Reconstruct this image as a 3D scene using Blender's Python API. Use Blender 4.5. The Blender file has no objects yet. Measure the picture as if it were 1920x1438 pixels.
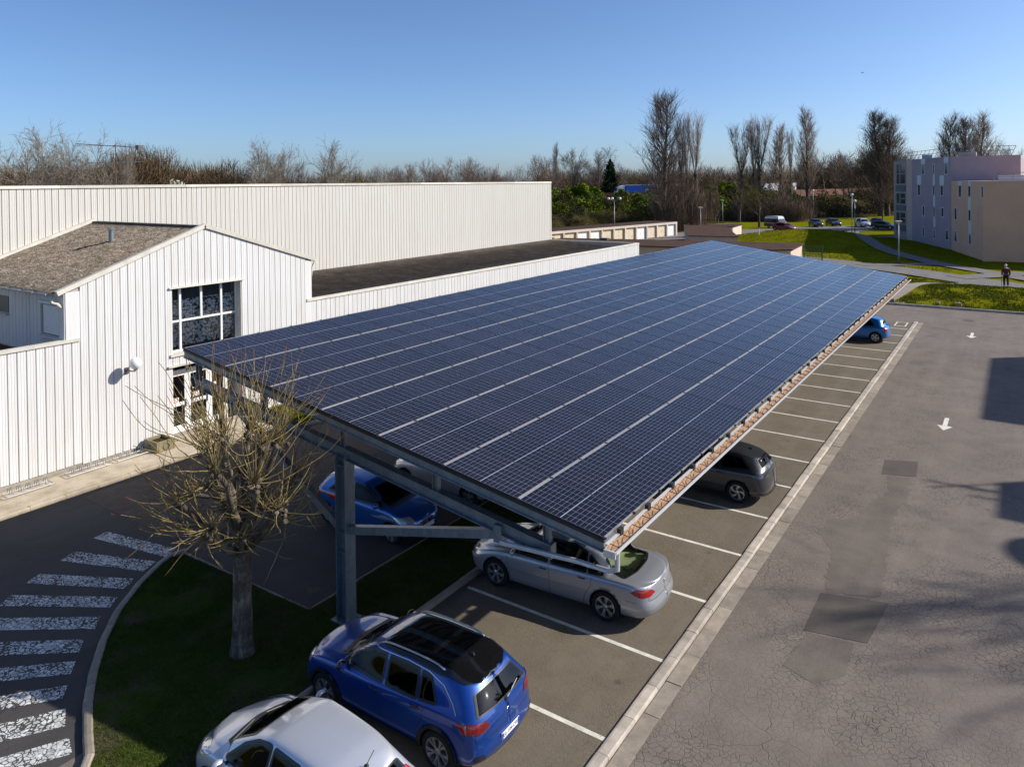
import bpy, bmesh, math, random
import numpy as np
from mathutils import Vector, Matrix
from mathutils.bvhtree import BVHTree
from mathutils.geometry import delaunay_2d_cdt

# ------------------------------------------------------------------ camera, light, exposure
SC = bpy.context.scene
COL = SC.collection
CAM_H = 9.75
PITCH, ROLL, YAW = 0.01416, 0.010388, 0.600411
def camera():
    cd = bpy.data.cameras.new('camera'); co = bpy.data.objects.new('camera', cd); COL.objects.link(co)
    cd.sensor_width = 36.0; cd.lens = 1392.163/1920*36
    cd.shift_y = -(718.0-362.79)/1920
    cd.clip_end = 9000; cd.clip_start = .1
    cy, sy = math.cos(YAW), math.sin(YAW)
    A = Matrix(((cy, sy, 0), (-sy, cy, 0), (0, 0, 1)))
    cp, sp = math.cos(PITCH), math.sin(PITCH)
    B = Matrix(((1, 0, 0), (0, cp, -sp), (0, sp, cp)))
    cr, sr = math.cos(ROLL), math.sin(ROLL)
    Cm = Matrix(((cr, 0, -sr), (0, 1, 0), (sr, 0, cr)))
    R = Cm @ B @ A
    right, fwd, up = R[0], R[1], R[2]
    M = Matrix((right, up, -fwd)).transposed().to_4x4()
    M.translation = Vector((0, 0, CAM_H))
    co.matrix_world = M
    SC.camera = co
camera()
SUN_DIR = Vector((1.24, 1.0, 1.0)).normalized()
SUN_EL = math.asin(SUN_DIR.z); SUN_AZ = math.atan2(SUN_DIR.x, SUN_DIR.y)
def light():
    w = bpy.data.worlds.new('World'); SC.world = w; w.use_nodes = True
    nt = w.node_tree; bg = nt.nodes['Background']
    sk = nt.nodes.new('ShaderNodeTexSky'); sk.sky_type = 'NISHITA'; sk.sun_disc = False
    sk.sun_elevation = SUN_EL; sk.sun_rotation = SUN_AZ
    sk.altitude = 80; sk.air_density = .7; sk.dust_density = 1.1; sk.ozone_density = 6.0
    nt.links.new(sk.outputs[0], bg.inputs[0]); bg.inputs[1].default_value = 0.122
    ld = bpy.data.lights.new('sun', 'SUN'); ld.energy = 4.6; ld.angle = math.radians(.53); ld.color = (1, .94, .84)
    lo = bpy.data.objects.new('sun', ld); COL.objects.link(lo)
    lo.rotation_euler = (-SUN_DIR).to_track_quat('-Z', 'Y').to_euler(); lo.location = (40, 30, 60)
light()
vs = SC.view_settings
vs.view_transform = 'Standard'; vs.look = 'None'; vs.exposure = 0.4; vs.gamma = 1
SC.render.engine = 'CYCLES'
SC.cycles.max_bounces = 8; SC.cycles.transparent_max_bounces = 16

# ------------------------------------------------------------------ helpers
RND = random.Random(7)
def tag(o, label=None, cat=None, group=None, kind=None):
    if label: o['label'] = label
    if cat: o['category'] = cat
    if group: o['group'] = group
    if kind: o['kind'] = kind
    return o
def thing(name, label, cat, loc=(0, 0, 0), rz=0, group=None):
    o = bpy.data.objects.new(name, None); COL.objects.link(o); o.empty_display_size = .3
    o.location = loc; o.rotation_euler = (0, 0, rz)
    return tag(o, label, cat, group)
def setting(name, loc=(0, 0, 0)):
    o = bpy.data.objects.new(name, None); COL.objects.link(o); o.location = loc
    return tag(o, kind='structure')
def place(name, me, parent=None, loc=(0, 0, 0), rot=(0, 0, 0), sc=None):
    o = bpy.data.objects.new(name, me); COL.objects.link(o); o.parent = parent
    o.location = loc; o.rotation_euler = rot
    if sc: o.scale = sc
    return o
def copy_tree(o, parent=None):
    c = o.copy(); COL.objects.link(c); c.parent = parent
    for ch in list(o.children): copy_tree(ch, c)
    return c
class MB:
    """collects polygons with a material slot each"""
    def __init__(s): s.v = []; s.f = []; s.m = []
    def add(s, vs, fs, m=0):
        b = len(s.v); s.v += [tuple(p) for p in vs]; s.f += [tuple(b+i for i in f) for f in fs]; s.m += [m]*len(fs); return s
    def box(s, lo, hi, m=0):
        x0, y0, z0 = lo; x1, y1, z1 = hi
        return s.add([(x0,y0,z0),(x1,y0,z0),(x1,y1,z0),(x0,y1,z0),(x0,y0,z1),(x1,y0,z1),(x1,y1,z1),(x0,y1,z1)],
                     [(0,3,2,1),(4,5,6,7),(0,1,5,4),(1,2,6,5),(2,3,7,6),(3,0,4,7)], m)
    def bevbox(s, lo, hi, b, m=0):
        bm = bmesh.new(); bmesh.ops.create_cube(bm, size=1)
        c = [(l+h)/2 for l, h in zip(lo, hi)]; d = [h-l for l, h in zip(lo, hi)]
        for v in bm.verts: v.co = Vector((c[0]+v.co.x*d[0], c[1]+v.co.y*d[1], c[2]+v.co.z*d[2]))
        bmesh.ops.bevel(bm, geom=list(bm.edges), offset=b, segments=1, affect='EDGES')
        s.add([tuple(v.co) for v in bm.verts], [[v.index for v in f.verts] for f in bm.faces], m) if not bm.verts.index_update() else 0
        bm.free(); return s
    def bar(s, a, b, w, h, up=(0, 0, 1), m=0):
        a = Vector(a); b = Vector(b); d = (b-a).normalized(); u = Vector(up)
        sd = d.cross(u)
        if sd.length < 1e-4: sd = d.cross(Vector((1, 0, 0)))
        sd.normalize(); u = sd.cross(d).normalized()
        vs = []
        for p in (a, b):
            for i, j in ((-1,-1),(1,-1),(1,1),(-1,1)): vs.append(tuple(p+sd*(i*w/2)+u*(j*h/2)))
        return s.add(vs, [(3,2,1,0),(4,5,6,7),(0,1,5,4),(1,2,6,5),(2,3,7,6),(3,0,4,7)], m)
    def tube(s, pts, rad, n=6, m=0, cap=True):
        P = [Vector(p) for p in pts]; k = len(P)
        if not hasattr(rad, '__len__'): rad = [rad]*k
        vs = []; ref = None
        for i in range(k):
            d = (P[min(i+1,k-1)]-P[max(i-1,0)]); d = d.normalized() if d.length > 1e-9 else Vector((0,0,1))
            if ref is None: ref = Vector((0,0,1)) if abs(d.z) < .9 else Vector((1,0,0))
            a = d.cross(ref)
            if a.length < 1e-3: a = d.cross(Vector((0,1,0)))
            a.normalize(); b = d.cross(a); ref = -b if False else ref
            for j in range(n):
                t = 2*math.pi*j/n; vs.append(tuple(P[i]+(a*math.cos(t)+b*math.sin(t))*rad[i]))
        fs = [(i*n+j, (i+1)*n+j, (i+1)*n+(j+1)%n, i*n+(j+1)%n) for i in range(k-1) for j in range(n)]
        if cap: fs += [tuple(range(n)), tuple((k-1)*n+j for j in reversed(range(n)))]
        return s.add(vs, fs, m)
    def lathe(s, prof, n=20, c=(0,0,0), axis='z', m=0):
        vs = []; fs = []; k = len(prof)
        for j in range(n):
            t = 2*math.pi*j/n
            for r, z in prof:
                x, y = r*math.cos(t), r*math.sin(t)
                p = (x, y, z) if axis == 'z' else ((z, x, y) if axis == 'x' else (x, z, y))
                vs.append((p[0]+c[0], p[1]+c[1], p[2]+c[2]))
        for j in range(n):
            for i in range(k-1):
                a = j*k+i; b = ((j+1) % n)*k+i
                fs.append((a, b, b+1, a+1))
        return s.add(vs, fs, m)
    def sphere(s, c, r, n=12, m=0, sc=(1,1,1)):
        vs = []; fs = []; h = n//2
        for i in range(h+1):
            a = math.pi*i/h
            for j in range(n):
                t = 2*math.pi*j/n
                vs.append((c[0]+r*sc[0]*math.sin(a)*math.cos(t), c[1]+r*sc[1]*math.sin(a)*math.sin(t), c[2]+r*sc[2]*math.cos(a)))
        for i in range(h):
            for j in range(n): fs.append((i*n+j, (i+1)*n+j, (i+1)*n+(j+1)%n, i*n+(j+1)%n))
        return s.add(vs, fs, m)
    def prism(s, poly, z0, z1, m=0):
        n = len(poly); a = sum(poly[i][0]*poly[(i+1)%n][1]-poly[(i+1)%n][0]*poly[i][1] for i in range(n))
        if a < 0: poly = poly[::-1]
        vs = [(x, y, z0) for x, y in poly]+[(x, y, z1) for x, y in poly]
        fs = [tuple(range(n, 2*n)), tuple(reversed(range(n)))]+[(i, (i+1)%n, n+(i+1)%n, n+i) for i in range(n)]
        return s.add(vs, fs, m)
    def shift(s, d):
        s.v = [(x+d[0], y+d[1], z+d[2]) for x, y, z in s.v]; return s
    def mesh(s, name, mats, smooth=False, angle=None):
        me = bpy.data.meshes.new(name); me.from_pydata(s.v, [], s.f); me.validate(verbose=False)
        for m in (mats if isinstance(mats, (list, tuple)) else [mats]): me.materials.append(m)
        if len(me.polygons) == len(s.m) and any(s.m): me.polygons.foreach_set('material_index', s.m)
        if smooth:
            me.polygons.foreach_set('use_smooth', [True]*len(me.polygons))
            if angle: me.set_sharp_from_angle(angle=math.radians(angle))
        me.update(); return me
    def build(s, name, mats, parent=None, smooth=False, angle=None, local=False):
        """vertices are world coordinates unless local; an unrotated parent's offset is taken off"""
        if parent is not None and not local:
            q = parent; off = Vector((0,0,0))
            while q is not None: off += q.location; q = q.parent
            s.shift(-off)
        return place(name, s.mesh(name, mats, smooth, angle), parent)

# ------------------------------------------------------------------ materials
MATS = {}
def nodes_of(m):
    m.use_nodes = True; nt = m.node_tree; b = nt.nodes['Principled BSDF']; return nt, b
def setin(b, k, v):
    if k in b.inputs: b.inputs[k].default_value = v
def mat(name, col, rough=.6, metal=0, spec=.5, coat=0, emit=None, alpha=1):
    if name in MATS: return MATS[name]
    m = bpy.data.materials.new(name); nt, b = nodes_of(m)
    setin(b, 'Base Color', (*col, 1)); setin(b, 'Roughness', rough); setin(b, 'Metallic', metal)
    setin(b, 'Specular IOR Level', spec); setin(b, 'Coat Weight', coat); setin(b, 'Coat Roughness', .03)
    MATS[name] = m; return m
class G:
    """tiny node-graph writer"""
    def __init__(s, m): s.nt, s.b = nodes_of(m); s.m = m
    def n(s, t, **k):
        nd = s.nt.nodes.new(t)
        for a, v in k.items(): setattr(nd, a, v)
        return nd
    def l(s, a, b): s.nt.links.new(a, b)
    def coord(s, kind='Object'): return s.n('ShaderNodeTexCoord').outputs[kind]
    def pos(s): return s.n('ShaderNodeNewGeometry').outputs['Position']
    def mapping(s, v, scale=(1,1,1), rot=(0,0,0), loc=(0,0,0)):
        q = s.n('ShaderNodeMapping'); q.inputs['Scale'].default_value = scale; q.inputs['Rotation'].default_value = rot; q.inputs['Location'].default_value = loc
        s.l(v, q.inputs[0]); return q.outputs[0]
    def noise(s, v, scale=5, detail=4, rough=.55, out='Fac', dist=0):
        q = s.n('ShaderNodeTexNoise'); q.inputs['Scale'].default_value = scale; q.inputs['Detail'].default_value = detail
        q.inputs['Roughness'].default_value = rough; q.inputs['Distortion'].default_value = dist; s.l(v, q.inputs['Vector']); return q.outputs[out]
    def voro(s, v, scale=5, feature='F1', out='Distance', rand=1):
        q = s.n('ShaderNodeTexVoronoi', feature=feature); q.inputs['Scale'].default_value = scale; q.inputs['Randomness'].default_value = rand
        s.l(v, q.inputs['Vector']); return q.outputs[out]
    def math(s, op, a, b=None, c=None, clamp=False):
        q = s.n('ShaderNodeMath', operation=op, use_clamp=clamp)
        for i, x in enumerate((a, b, c)):
            if x is None: continue
            if isinstance(x, (int, float)): q.inputs[i].default_value = x
            else: s.l(x, q.inputs[i])
        return q.outputs[0]
    def ramp(s, f, stops, interp='LINEAR'):
        q = s.n('ShaderNodeValToRGB'); cr = q.color_ramp; cr.interpolation = interp
        while len(cr.elements) < len(stops): cr.elements.new(.5)
        for e, (p, c) in zip(cr.elements, stops):
            e.position = p; e.color = (*c, 1) if hasattr(c, '__len__') else (c, c, c, 1)
        s.l(f, q.inputs[0]); return q.outputs[0]
    def mix(s, f, a, b, mode='MIX'):
        q = s.n('ShaderNodeMix', data_type='RGBA', blend_type=mode)
        for i, x in ((0, f), (6, a), (7, b)):
            if isinstance(x, (int, float)): q.inputs[i].default_value = x
            elif isinstance(x, tuple): q.inputs[i].default_value = (*x, 1)
            else: s.l(x, q.inputs[i])
        return q.outputs[2]
    def sep(s, v):
        q = s.n('ShaderNodeSeparateXYZ'); s.l(v, q.inputs[0]); return q.outputs
    def comb(s, x, y, z=0):
        q = s.n('ShaderNodeCombineXYZ')
        for i, a in enumerate((x, y, z)):
            if isinstance(a, (int, float)): q.inputs[i].default_value = a
            else: s.l(a, q.inputs[i])
        return q.outputs[0]
    def rand(s): return s.n('ShaderNodeObjectInfo').outputs['Random']
    def bump(s, h, strength=.3, dist=.02):
        q = s.n('ShaderNodeBump'); q.inputs['Strength'].default_value = strength; q.inputs['Distance'].default_value = dist
        s.l(h, q.inputs['Height']); s.l(q.outputs[0], s.b.inputs['Normal']); return q
    def color(s, c): s.l(c, s.b.inputs['Base Color'])
    def rough(s, r): s.l(r, s.b.inputs['Roughness'])
def new(name, rough=.7, spec=.4, metal=0, coat=0):
    m = bpy.data.materials.new(name); g = G(m); setin(g.b, 'Roughness', rough); setin(g.b, 'Specular IOR Level', spec)
    setin(g.b, 'Metallic', metal); setin(g.b, 'Coat Weight', coat); setin(g.b, 'Coat Roughness', .04); MATS[name] = m; return g

def asphalt(name, c0, c1, crack=0.0, scale=1.0, stain=(0.03,0.03,0.03), cracksize=2.4, moss=0):
    g = new(name, rough=.85, spec=.25); p = g.pos()
    fine = g.math('ADD', g.math('MULTIPLY', g.noise(p, 85, 2, .7), .5), g.math('MULTIPLY', g.noise(p, 24, 3, .75), .5)); mid = g.noise(p, 1.3, 5, .6); big = g.noise(p, .18, 4, .6)
    t = g.math('ADD', g.math('MULTIPLY', fine, .5), g.math('ADD', g.math('MULTIPLY', mid, .25), g.math('MULTIPLY', big, .25)))
    c = g.ramp(t, [(.38, c0), (.62, c1)])
    speck = g.ramp(g.noise(p, 140, 1, .5), [(.62, 0.0), (.75, 1.0)])
    c = g.mix(g.math('MULTIPLY', speck, .5), c, tuple(min(1, x*2.0) for x in c1))
    st = g.ramp(g.noise(p, .55, 3, .5, dist=.5), [(.62, 0.0), (.72, 1.0)])
    c = g.mix(g.math('MULTIPLY', st, .3), c, stain)
    spots = g.math('MULTIPLY', g.ramp(g.voro(p, 1.1), [(.05, 1.0), (.11, 0.0)]), g.ramp(g.noise(p, .8, 2), [(.5, 0.0), (.6, 1.0)]))
    c = g.mix(g.math('MULTIPLY', spots, .45), c, stain)
    # drawn-out tyre wear along the lane
    wear = g.noise(g.mapping(p, (1.2, .05, 1)), 1.0, 4, .6)
    c = g.mix(g.math('MULTIPLY', g.ramp(wear, [(.45, 0.0), (.7, 1.0)]), .25), c, tuple(x*1.25 for x in c1))
    if moss: 
        mo = g.ramp(g.noise(p, .8, 5, .65), [(.5, 0.0), (.75, 1.0)])
        c = g.mix(g.math('MULTIPLY', mo, moss), c, (.075, .062, .03))
    h = fine
    if crack:
        pd = g.n('ShaderNodeVectorMath', operation='ADD'); g.l(p, pd.inputs[0])
        ns = g.n('ShaderNodeVectorMath', operation='SCALE'); g.l(g.noise(p, 3.0, 3, .6, out='Color'), ns.inputs[0]); ns.inputs[3].default_value = .22
        g.l(ns.outputs[0], pd.inputs[1])
        e1 = g.voro(pd.outputs[0], cracksize*3.1, 'DISTANCE_TO_EDGE'); e2 = g.voro(pd.outputs[0], cracksize*.35, 'DISTANCE_TO_EDGE')
        m1 = g.ramp(e1, [(0.0, 1.0), (.055, 0.0)]); m2 = g.ramp(e2, [(0.0, 1.0), (.005, 0.0)])
        zone = g.ramp(g.noise(p, .35, 3, .6), [(.42, 0.0), (.6, 1.0)])
        k = g.math('MAXIMUM', g.math('MULTIPLY', m1, g.math('ADD', g.math('MULTIPLY', zone, .45), .16)), g.math('MULTIPLY', g.math('MULTIPLY', m2, .5), g.ramp(g.noise(p, .5, 3), [(.4, 0.0), (.6, 1.0)])))
        k = g.math('MULTIPLY', k, crack)
        c = g.mix(k, c, tuple(x*.3 for x in c0))
        h = g.math('SUBTRACT', g.math('MULTIPLY', fine, .5), g.math('MULTIPLY', k, 1.5))
    g.color(c); g.bump(h, .8, .014); return g.m
asphalt('road_asphalt', (.122,.100,.085), (.215,.180,.153), crack=1.0)
asphalt('bay_asphalt', (.102,.084,.062), (.182,.152,.114), crack=.35, moss=.3)
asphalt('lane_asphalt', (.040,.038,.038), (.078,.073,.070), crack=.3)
asphalt('patch_asphalt', (.074,.062,.054), (.112,.095,.083), crack=0)
asphalt('smear_asphalt', (.078,.065,.055), (.185,.155,.13), crack=0.15)
asphalt('path_asphalt', (.13,.12,.115), (.20,.185,.17), crack=0)
def concrete(name, c0, c1, scale=3, bump=.3, lichen=None):
    g = new(name, rough=.85, spec=.3); p = g.pos()
    t = g.noise(p, scale, 6, .65); f = g.noise(p, scale*18, 2, .6)
    c = g.ramp(g.math('ADD', g.math('MULTIPLY', t, .7), g.math('MULTIPLY', f, .3)), [(.35, c0), (.65, c1)])
    rv = g.math('MULTIPLY', g.math('SUBTRACT', g.rand(), .5), .35)
    c = g.mix(1.0, c, g.comb(g.math('ADD', 1.0, rv), g.math('ADD', 1.0, rv), g.math('ADD', 1.0, rv)), 'MULTIPLY')
    if lichen: c = g.mix(g.ramp(g.noise(p, 6, 5, .7), [(.48, 0.0), (.62, 1.0)]), c, lichen)
    g.color(c); g.bump(f, bump, .01); return g.m
concrete('kerb_concrete', (.30,.26,.215), (.52,.46,.39))
concrete('strip_concrete', (.22,.185,.15), (.36,.31,.25))
concrete('walk_concrete', (.28,.23,.165), (.52,.44,.33), 1.4)
concrete('old_concrete', (.16,.14,.09), (.33,.29,.2), 3, .5, lichen=(.20,.17,.03))
concrete('plinth', (.2,.18,.15), (.33,.3,.25))
def grassm(name, c0, c1, c2, sc=1.0, bare=None):
    g = new(name, rough=1.0, spec=.0); p = g.pos()
    t = g.noise(p, .35*sc, 5, .65); f = g.noise(p, 9*sc, 4, .7)
    c = g.ramp(g.math('ADD', g.math('MULTIPLY', t, .55), g.math('MULTIPLY', f, .45)), [(.3, c0), (.5, c1), (.72, c2)])
    if bare: c = g.mix(g.ramp(g.noise(p, .5*sc, 4, .6), [(.5, 0.0), (.68, 1.0)]), c, bare)
    g.color(c); g.bump(f, .9, .05/sc); return g.m
grassm('lawn', (.085,.088,.004), (.145,.145,.006), (.22,.205,.018))
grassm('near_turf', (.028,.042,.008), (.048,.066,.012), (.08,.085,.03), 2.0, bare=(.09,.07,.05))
grassm('far_field', (.03,.035,.012), (.05,.055,.018), (.08,.08,.03), .15)
grassm('bank_earth', (.035,.03,.014), (.06,.05,.022), (.08,.085,.025), .6)
def paint_line():
    g = new('road_paint', rough=.75, spec=.3); p = g.pos()
    w = g.ramp(g.noise(p, 14, 5, .7), [(.30, 0.0), (.42, 1.0)])
    c = g.ramp(g.noise(p, 3, 4, .6), [(.3, (.55,.52,.44)), (.7, (.78,.75,.67))])
    g.color(g.mix(w, (.16,.145,.12), c)); g.bump(g.noise(p, 60, 2), .3, .005)
    g = new('worn_paint', rough=.75, spec=.3); p = g.pos()
    pd = g.n('ShaderNodeVectorMath', operation='ADD'); g.l(p, pd.inputs[0])
    ns = g.n('ShaderNodeVectorMath', operation='SCALE'); g.l(g.noise(p, 3.5, 3, .6, out='Color'), ns.inputs[0]); ns.inputs[3].default_value = .25
    g.l(ns.outputs[0], pd.inputs[1])
    e = g.voro(pd.outputs[0], 10.5, 'DISTANCE_TO_EDGE'); thick = g.math('MULTIPLY', g.math('POWER', g.noise(p, 1.6, 5, .7), 2.6), .62)
    k = g.math('MULTIPLY', g.math('GREATER_THAN', e, thick), g.math('GREATER_THAN', g.math('ADD', g.voro(pd.outputs[0], 21, 'DISTANCE_TO_EDGE'), g.math('MULTIPLY', g.noise(p, 2.3, 4, .6), .5)), .24))
    g.color(g.mix(k, (.062,.060,.060), g.ramp(g.noise(p, 5, 4), [(.35, (.42,.42,.41)), (.65, (.74,.74,.72))])))
paint_line()
def pavers():
    g = new('paver_blocks', rough=.85, spec=.25); p = g.pos()
    br = g.n('ShaderNodeTexBrick'); br.inputs['Scale'].default_value = 1; br.inputs['Mortar Size'].default_value = .008
    br.inputs['Brick Width'].default_value = .2; br.inputs['Row Height'].default_value = .1; br.offset = .5
    br.inputs['Color1'].default_value = (.085,.062,.050,1); br.inputs['Color2'].default_value = (.125,.088,.068,1); br.inputs['Mortar'].default_value = (.03,.027,.024,1)
    g.l(g.mapping(p, rot=(0,0,math.pi/2)), br.inputs['Vector'])
    g.color(g.mix(.35, br.outputs['Color'], g.ramp(g.noise(p, 1.5, 4), [(.3, (.05,.045,.04)), (.7, (.14,.11,.09))])))
    g.bump(br.outputs['Fac'], -.6, .006)
pavers()
def cladding(name, c, dirt, amt=.25, spec=.4):
    g = new(name, rough=.42, spec=spec); p = g.pos()
    st = g.noise(g.mapping(p, (3, 3, .25)), 1.5, 5, .7)
    rv = g.math('MULTIPLY', g.rand(), .14)
    cc = g.mix(g.math('MULTIPLY', g.ramp(st, [(.45, 0.0), (.8, 1.0)]), amt), c, dirt)
    cc = g.mix(rv, cc, dirt)
    xs, ys, zs = g.sep(g.coord('Generated'))
    g.color(cc); g.rough(g.math('ADD', .35, g.math('MULTIPLY', st, .25))); return g.m
cladding('white_cladding', (.665,.665,.665), (.43,.37,.30), .38)
cladding('cream_cladding', (.575,.565,.53), (.48,.40,.31), .35)
mat('groove_steel', (.42,.36,.32), .7)
concrete('cap_metal', (.50,.47,.41), (.68,.64,.56), 2, .05)
def fibre():
    g = new('fibre_cement', rough=.95, spec=.15); p = g.pos()
    a = g.noise(g.mapping(p, (.8, 2.2, 1)), 2.5, 6, .75); b = g.noise(p, 22, 4, .7); l = g.voro(p, 7, out='Distance')
    c = g.ramp(g.math('ADD', g.math('MULTIPLY', a, .5), g.math('MULTIPLY', b, .5)), [(.35, (.045,.036,.028)), (.5, (.135,.112,.09)), (.65, (.35,.30,.25))])
    c = g.mix(g.ramp(g.noise(p, 11, 3, .7), [(.60, 0.0), (.68, 1.0)]), c, (.40,.33,.26))
    c = g.mix(g.ramp(g.noise(p, 5, 5, .7), [(.52, 0.0), (.66, .8)]), c, (.04,.032,.018))
    g.color(c); g.bump(b, .8, .03)
    g = new('dark_fibre_cement', rough=.95, spec=.15); p = g.pos()
    a = g.noise(p, 1.2, 6, .75); b = g.noise(p, 25, 4, .75)
    c = g.ramp(g.math('ADD', g.math('MULTIPLY', a, .4), g.math('MULTIPLY', b, .6)), [(.35, (.060,.046,.036)), (.5, (.15,.122,.098)), (.64, (.36,.30,.24))])
    g.color(c); g.bump(b, .8, .03)
fibre()
concrete('brown_felt', (.045,.026,.019), (.085,.052,.040), .8, .2); setin(MATS['brown_felt'].node_tree.nodes['Principled BSDF'], 'Specular IOR Level', .08)
concrete('garage_render', (.50,.41,.36), (.62,.53,.47), .8, .1)
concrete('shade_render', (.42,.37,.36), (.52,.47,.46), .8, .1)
mat('door_white', (.80,.80,.80), .5)
g_ = new('door_cream', rough=.5); g_.color(g_.ramp(g_.noise(g_.pos(), 2.2, 4), [(.5, (.68,.60,.47)), (.72, (.62,.42,.20))]))
mat('white_frame', (.75,.75,.74), .45); mat('dark_frame', (.07,.07,.08), .5)
mat('black_rubber', (.012,.012,.013), .7); mat('tyre', (.018,.018,.019), .85, spec=.2)
def galv():
    g = new('galvanised', rough=.42, metal=.45, spec=.5); p = g.pos()
    c = g.ramp(g.voro(p, 26, out='Color'), [(0, (.13,.17,.21)), (1, (.26,.30,.34))])
    c = g.mix(.5, c, g.ramp(g.noise(g.mapping(p, (2, 2, .5)), 3, 5), [(.3, (.12,.15,.18)), (.7, (.28,.32,.35))]))
    g.color(c)
    g = new('zinc_sheet', rough=.5, metal=.5, spec=.5); p = g.pos(); g.color(g.ramp(g.noise(p, 4, 5), [(.3, (.50,.52,.54)), (.7, (.68,.69,.70))]))
galv()
def cells():
    """module glass: 18 x 6 half cells, white back sheet between them"""
    g = new('solar_cells', rough=.10, spec=.27, coat=.0); o = g.coord('Object'); x, y, z = g.sep(o)
    half = g.math('MODULO', g.math('SUBTRACT', x, .020), .8445)
    fx = g.math('FRACT', g.math('DIVIDE', half, .0921)); fy = g.math('FRACT', g.math('DIVIDE', g.math('SUBTRACT', y, .021), .182))
    lx = g.math('GREATER_THAN', g.math('ABSOLUTE', g.math('SUBTRACT', fx, .5)), .480)
    ly = g.math('GREATER_THAN', g.math('ABSOLUTE', g.math('SUBTRACT', fy, .5)), .489)
    midl = g.math('GREATER_THAN', half, .829)
    fx2 = g.math('FRACT', g.math('DIVIDE', half, .1842))
    dx = g.math('MULTIPLY', g.math('SUBTRACT', .5, g.math('ABSOLUTE', g.math('SUBTRACT', fx2, .5))), .1842)
    dy = g.math('MULTIPLY', g.math('SUBTRACT', .5, g.math('ABSOLUTE', g.math('SUBTRACT', fy, .5))), .182)
    dia = g.math('LESS_THAN', g.math('ADD', dx, dy), .008)
    ln = g.math('MAXIMUM', g.math('MAXIMUM', lx, ly), g.math('MAXIMUM', midl, dia))
    rv = g.rand(); base = g.mix(rv, (.0055,.0050,.009), (.014,.011,.019))
    base = g.mix(g.math('MULTIPLY', g.noise(o, .9, 3), .6), base, (.014,.012,.024))
    g.color(g.mix(ln, base, (.30,.33,.40)))
    dust = g.noise(g.pos(), 2.2, 5, .7); g.rough(g.math('ADD', .06, g.math('MULTIPLY', dust, .10)))
    setin(g.b, 'IOR', 1.45)
cells()
mat('module_frame', (.40,.38,.36), .4, metal=.6); mat('module_edge', (.02,.02,.022), .5); 
g_ = new('bright_rail', rough=.5, metal=.2); g_.color(g_.ramp(g_.noise(g_.pos(), 6, 4), [(.3, (.27,.25,.23)), (.7, (.40,.37,.34))]))
g_ = new('gutter_rust', rough=.8); g_.color(g_.ramp(g_.noise(g_.pos(), 9, 5), [(.3, (.26,.16,.10)), (.55, (.42,.27,.17)), (.75, (.52,.38,.27))]))
mat('gutter_lip', (.62,.62,.62), .4, metal=.3)
def glassm(name, tint, refl=1.0, rough=.02, ior=1.5):
    m = bpy.data.materials.new(name); m.use_nodes = True; nt = m.node_tree; nt.nodes.clear()
    o = nt.nodes.new('ShaderNodeOutputMaterial'); mx = nt.nodes.new('ShaderNodeMixShader'); fr = nt.nodes.new('ShaderNodeFresnel'); fr.inputs[0].default_value = ior
    t = nt.nodes.new('ShaderNodeBsdfTransparent'); t.inputs[0].default_value = (*tint, 1)
    gl = nt.nodes.new('ShaderNodeBsdfGlossy'); gl.inputs['Roughness'].default_value = rough
    mm = nt.nodes.new('ShaderNodeMath'); mm.operation = 'MULTIPLY'; mm.inputs[1].default_value = refl; mm.use_clamp = True
    nt.links.new(fr.outputs[0], mm.inputs[0]); nt.links.new(mm.outputs[0], mx.inputs[0]); nt.links.new(t.outputs[0], mx.inputs[1]); nt.links.new(gl.outputs[0], mx.inputs[2]); nt.links.new(mx.outputs[0], o.inputs[0])
    MATS[name] = m; return m
glassm('window_glass', (.96,.98,.98), 1.0)
glassm('car_glass', (.22,.26,.24), .55); glassm('dark_car_glass', (.06,.065,.065), 1.1); glassm('clear_car_glass', (.72,.86,.72), 1.0)
def bark(name, c0, c1, c2, sc=1):
    g = new(name, rough=.9, spec=.15); p = g.pos()
    a = g.noise(g.mapping(p, (1, 1, .3)), 9*sc, 5, .7); b = g.noise(p, 3*sc, 4, .6)
    c = g.ramp(g.math('ADD', g.math('MULTIPLY', a, .5), g.math('MULTIPLY', b, .5)), [(.35, c0), (.5, c1), (.62, c2)])
    g.color(c); g.bump(a, .8, .02/sc); return g.m
bark('lime_bark', (.045,.035,.026), (.105,.085,.065), (.23,.20,.155))
bark('twig_yellow', (.13,.095,.05), (.25,.19,.08), (.36,.285,.13), 1.2); bark('twig_warm', (.15,.11,.085), (.235,.175,.135), (.31,.24,.19), .5)
bark('twig_red', (.12,.05,.03), (.20,.09,.045), (.26,.14,.06), 3)
bark('bark_brown', (.055,.042,.032), (.095,.072,.055), (.14,.11,.085), .4)
bark('bark_grey', (.09,.075,.060), (.16,.14,.115), (.24,.215,.18), .4)
bark('twig_brown', (.11,.075,.055), (.17,.12,.085), (.23,.17,.125), .5)
bark('twig_grey', (.15,.125,.10), (.23,.195,.155), (.30,.26,.21), .5)
bark('twig_olive', (.07,.06,.02), (.12,.10,.035), (.18,.15,.05), .5)
bark('wood_mass', (.075,.048,.026), (.13,.088,.048), (.19,.135,.075), .2)
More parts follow.
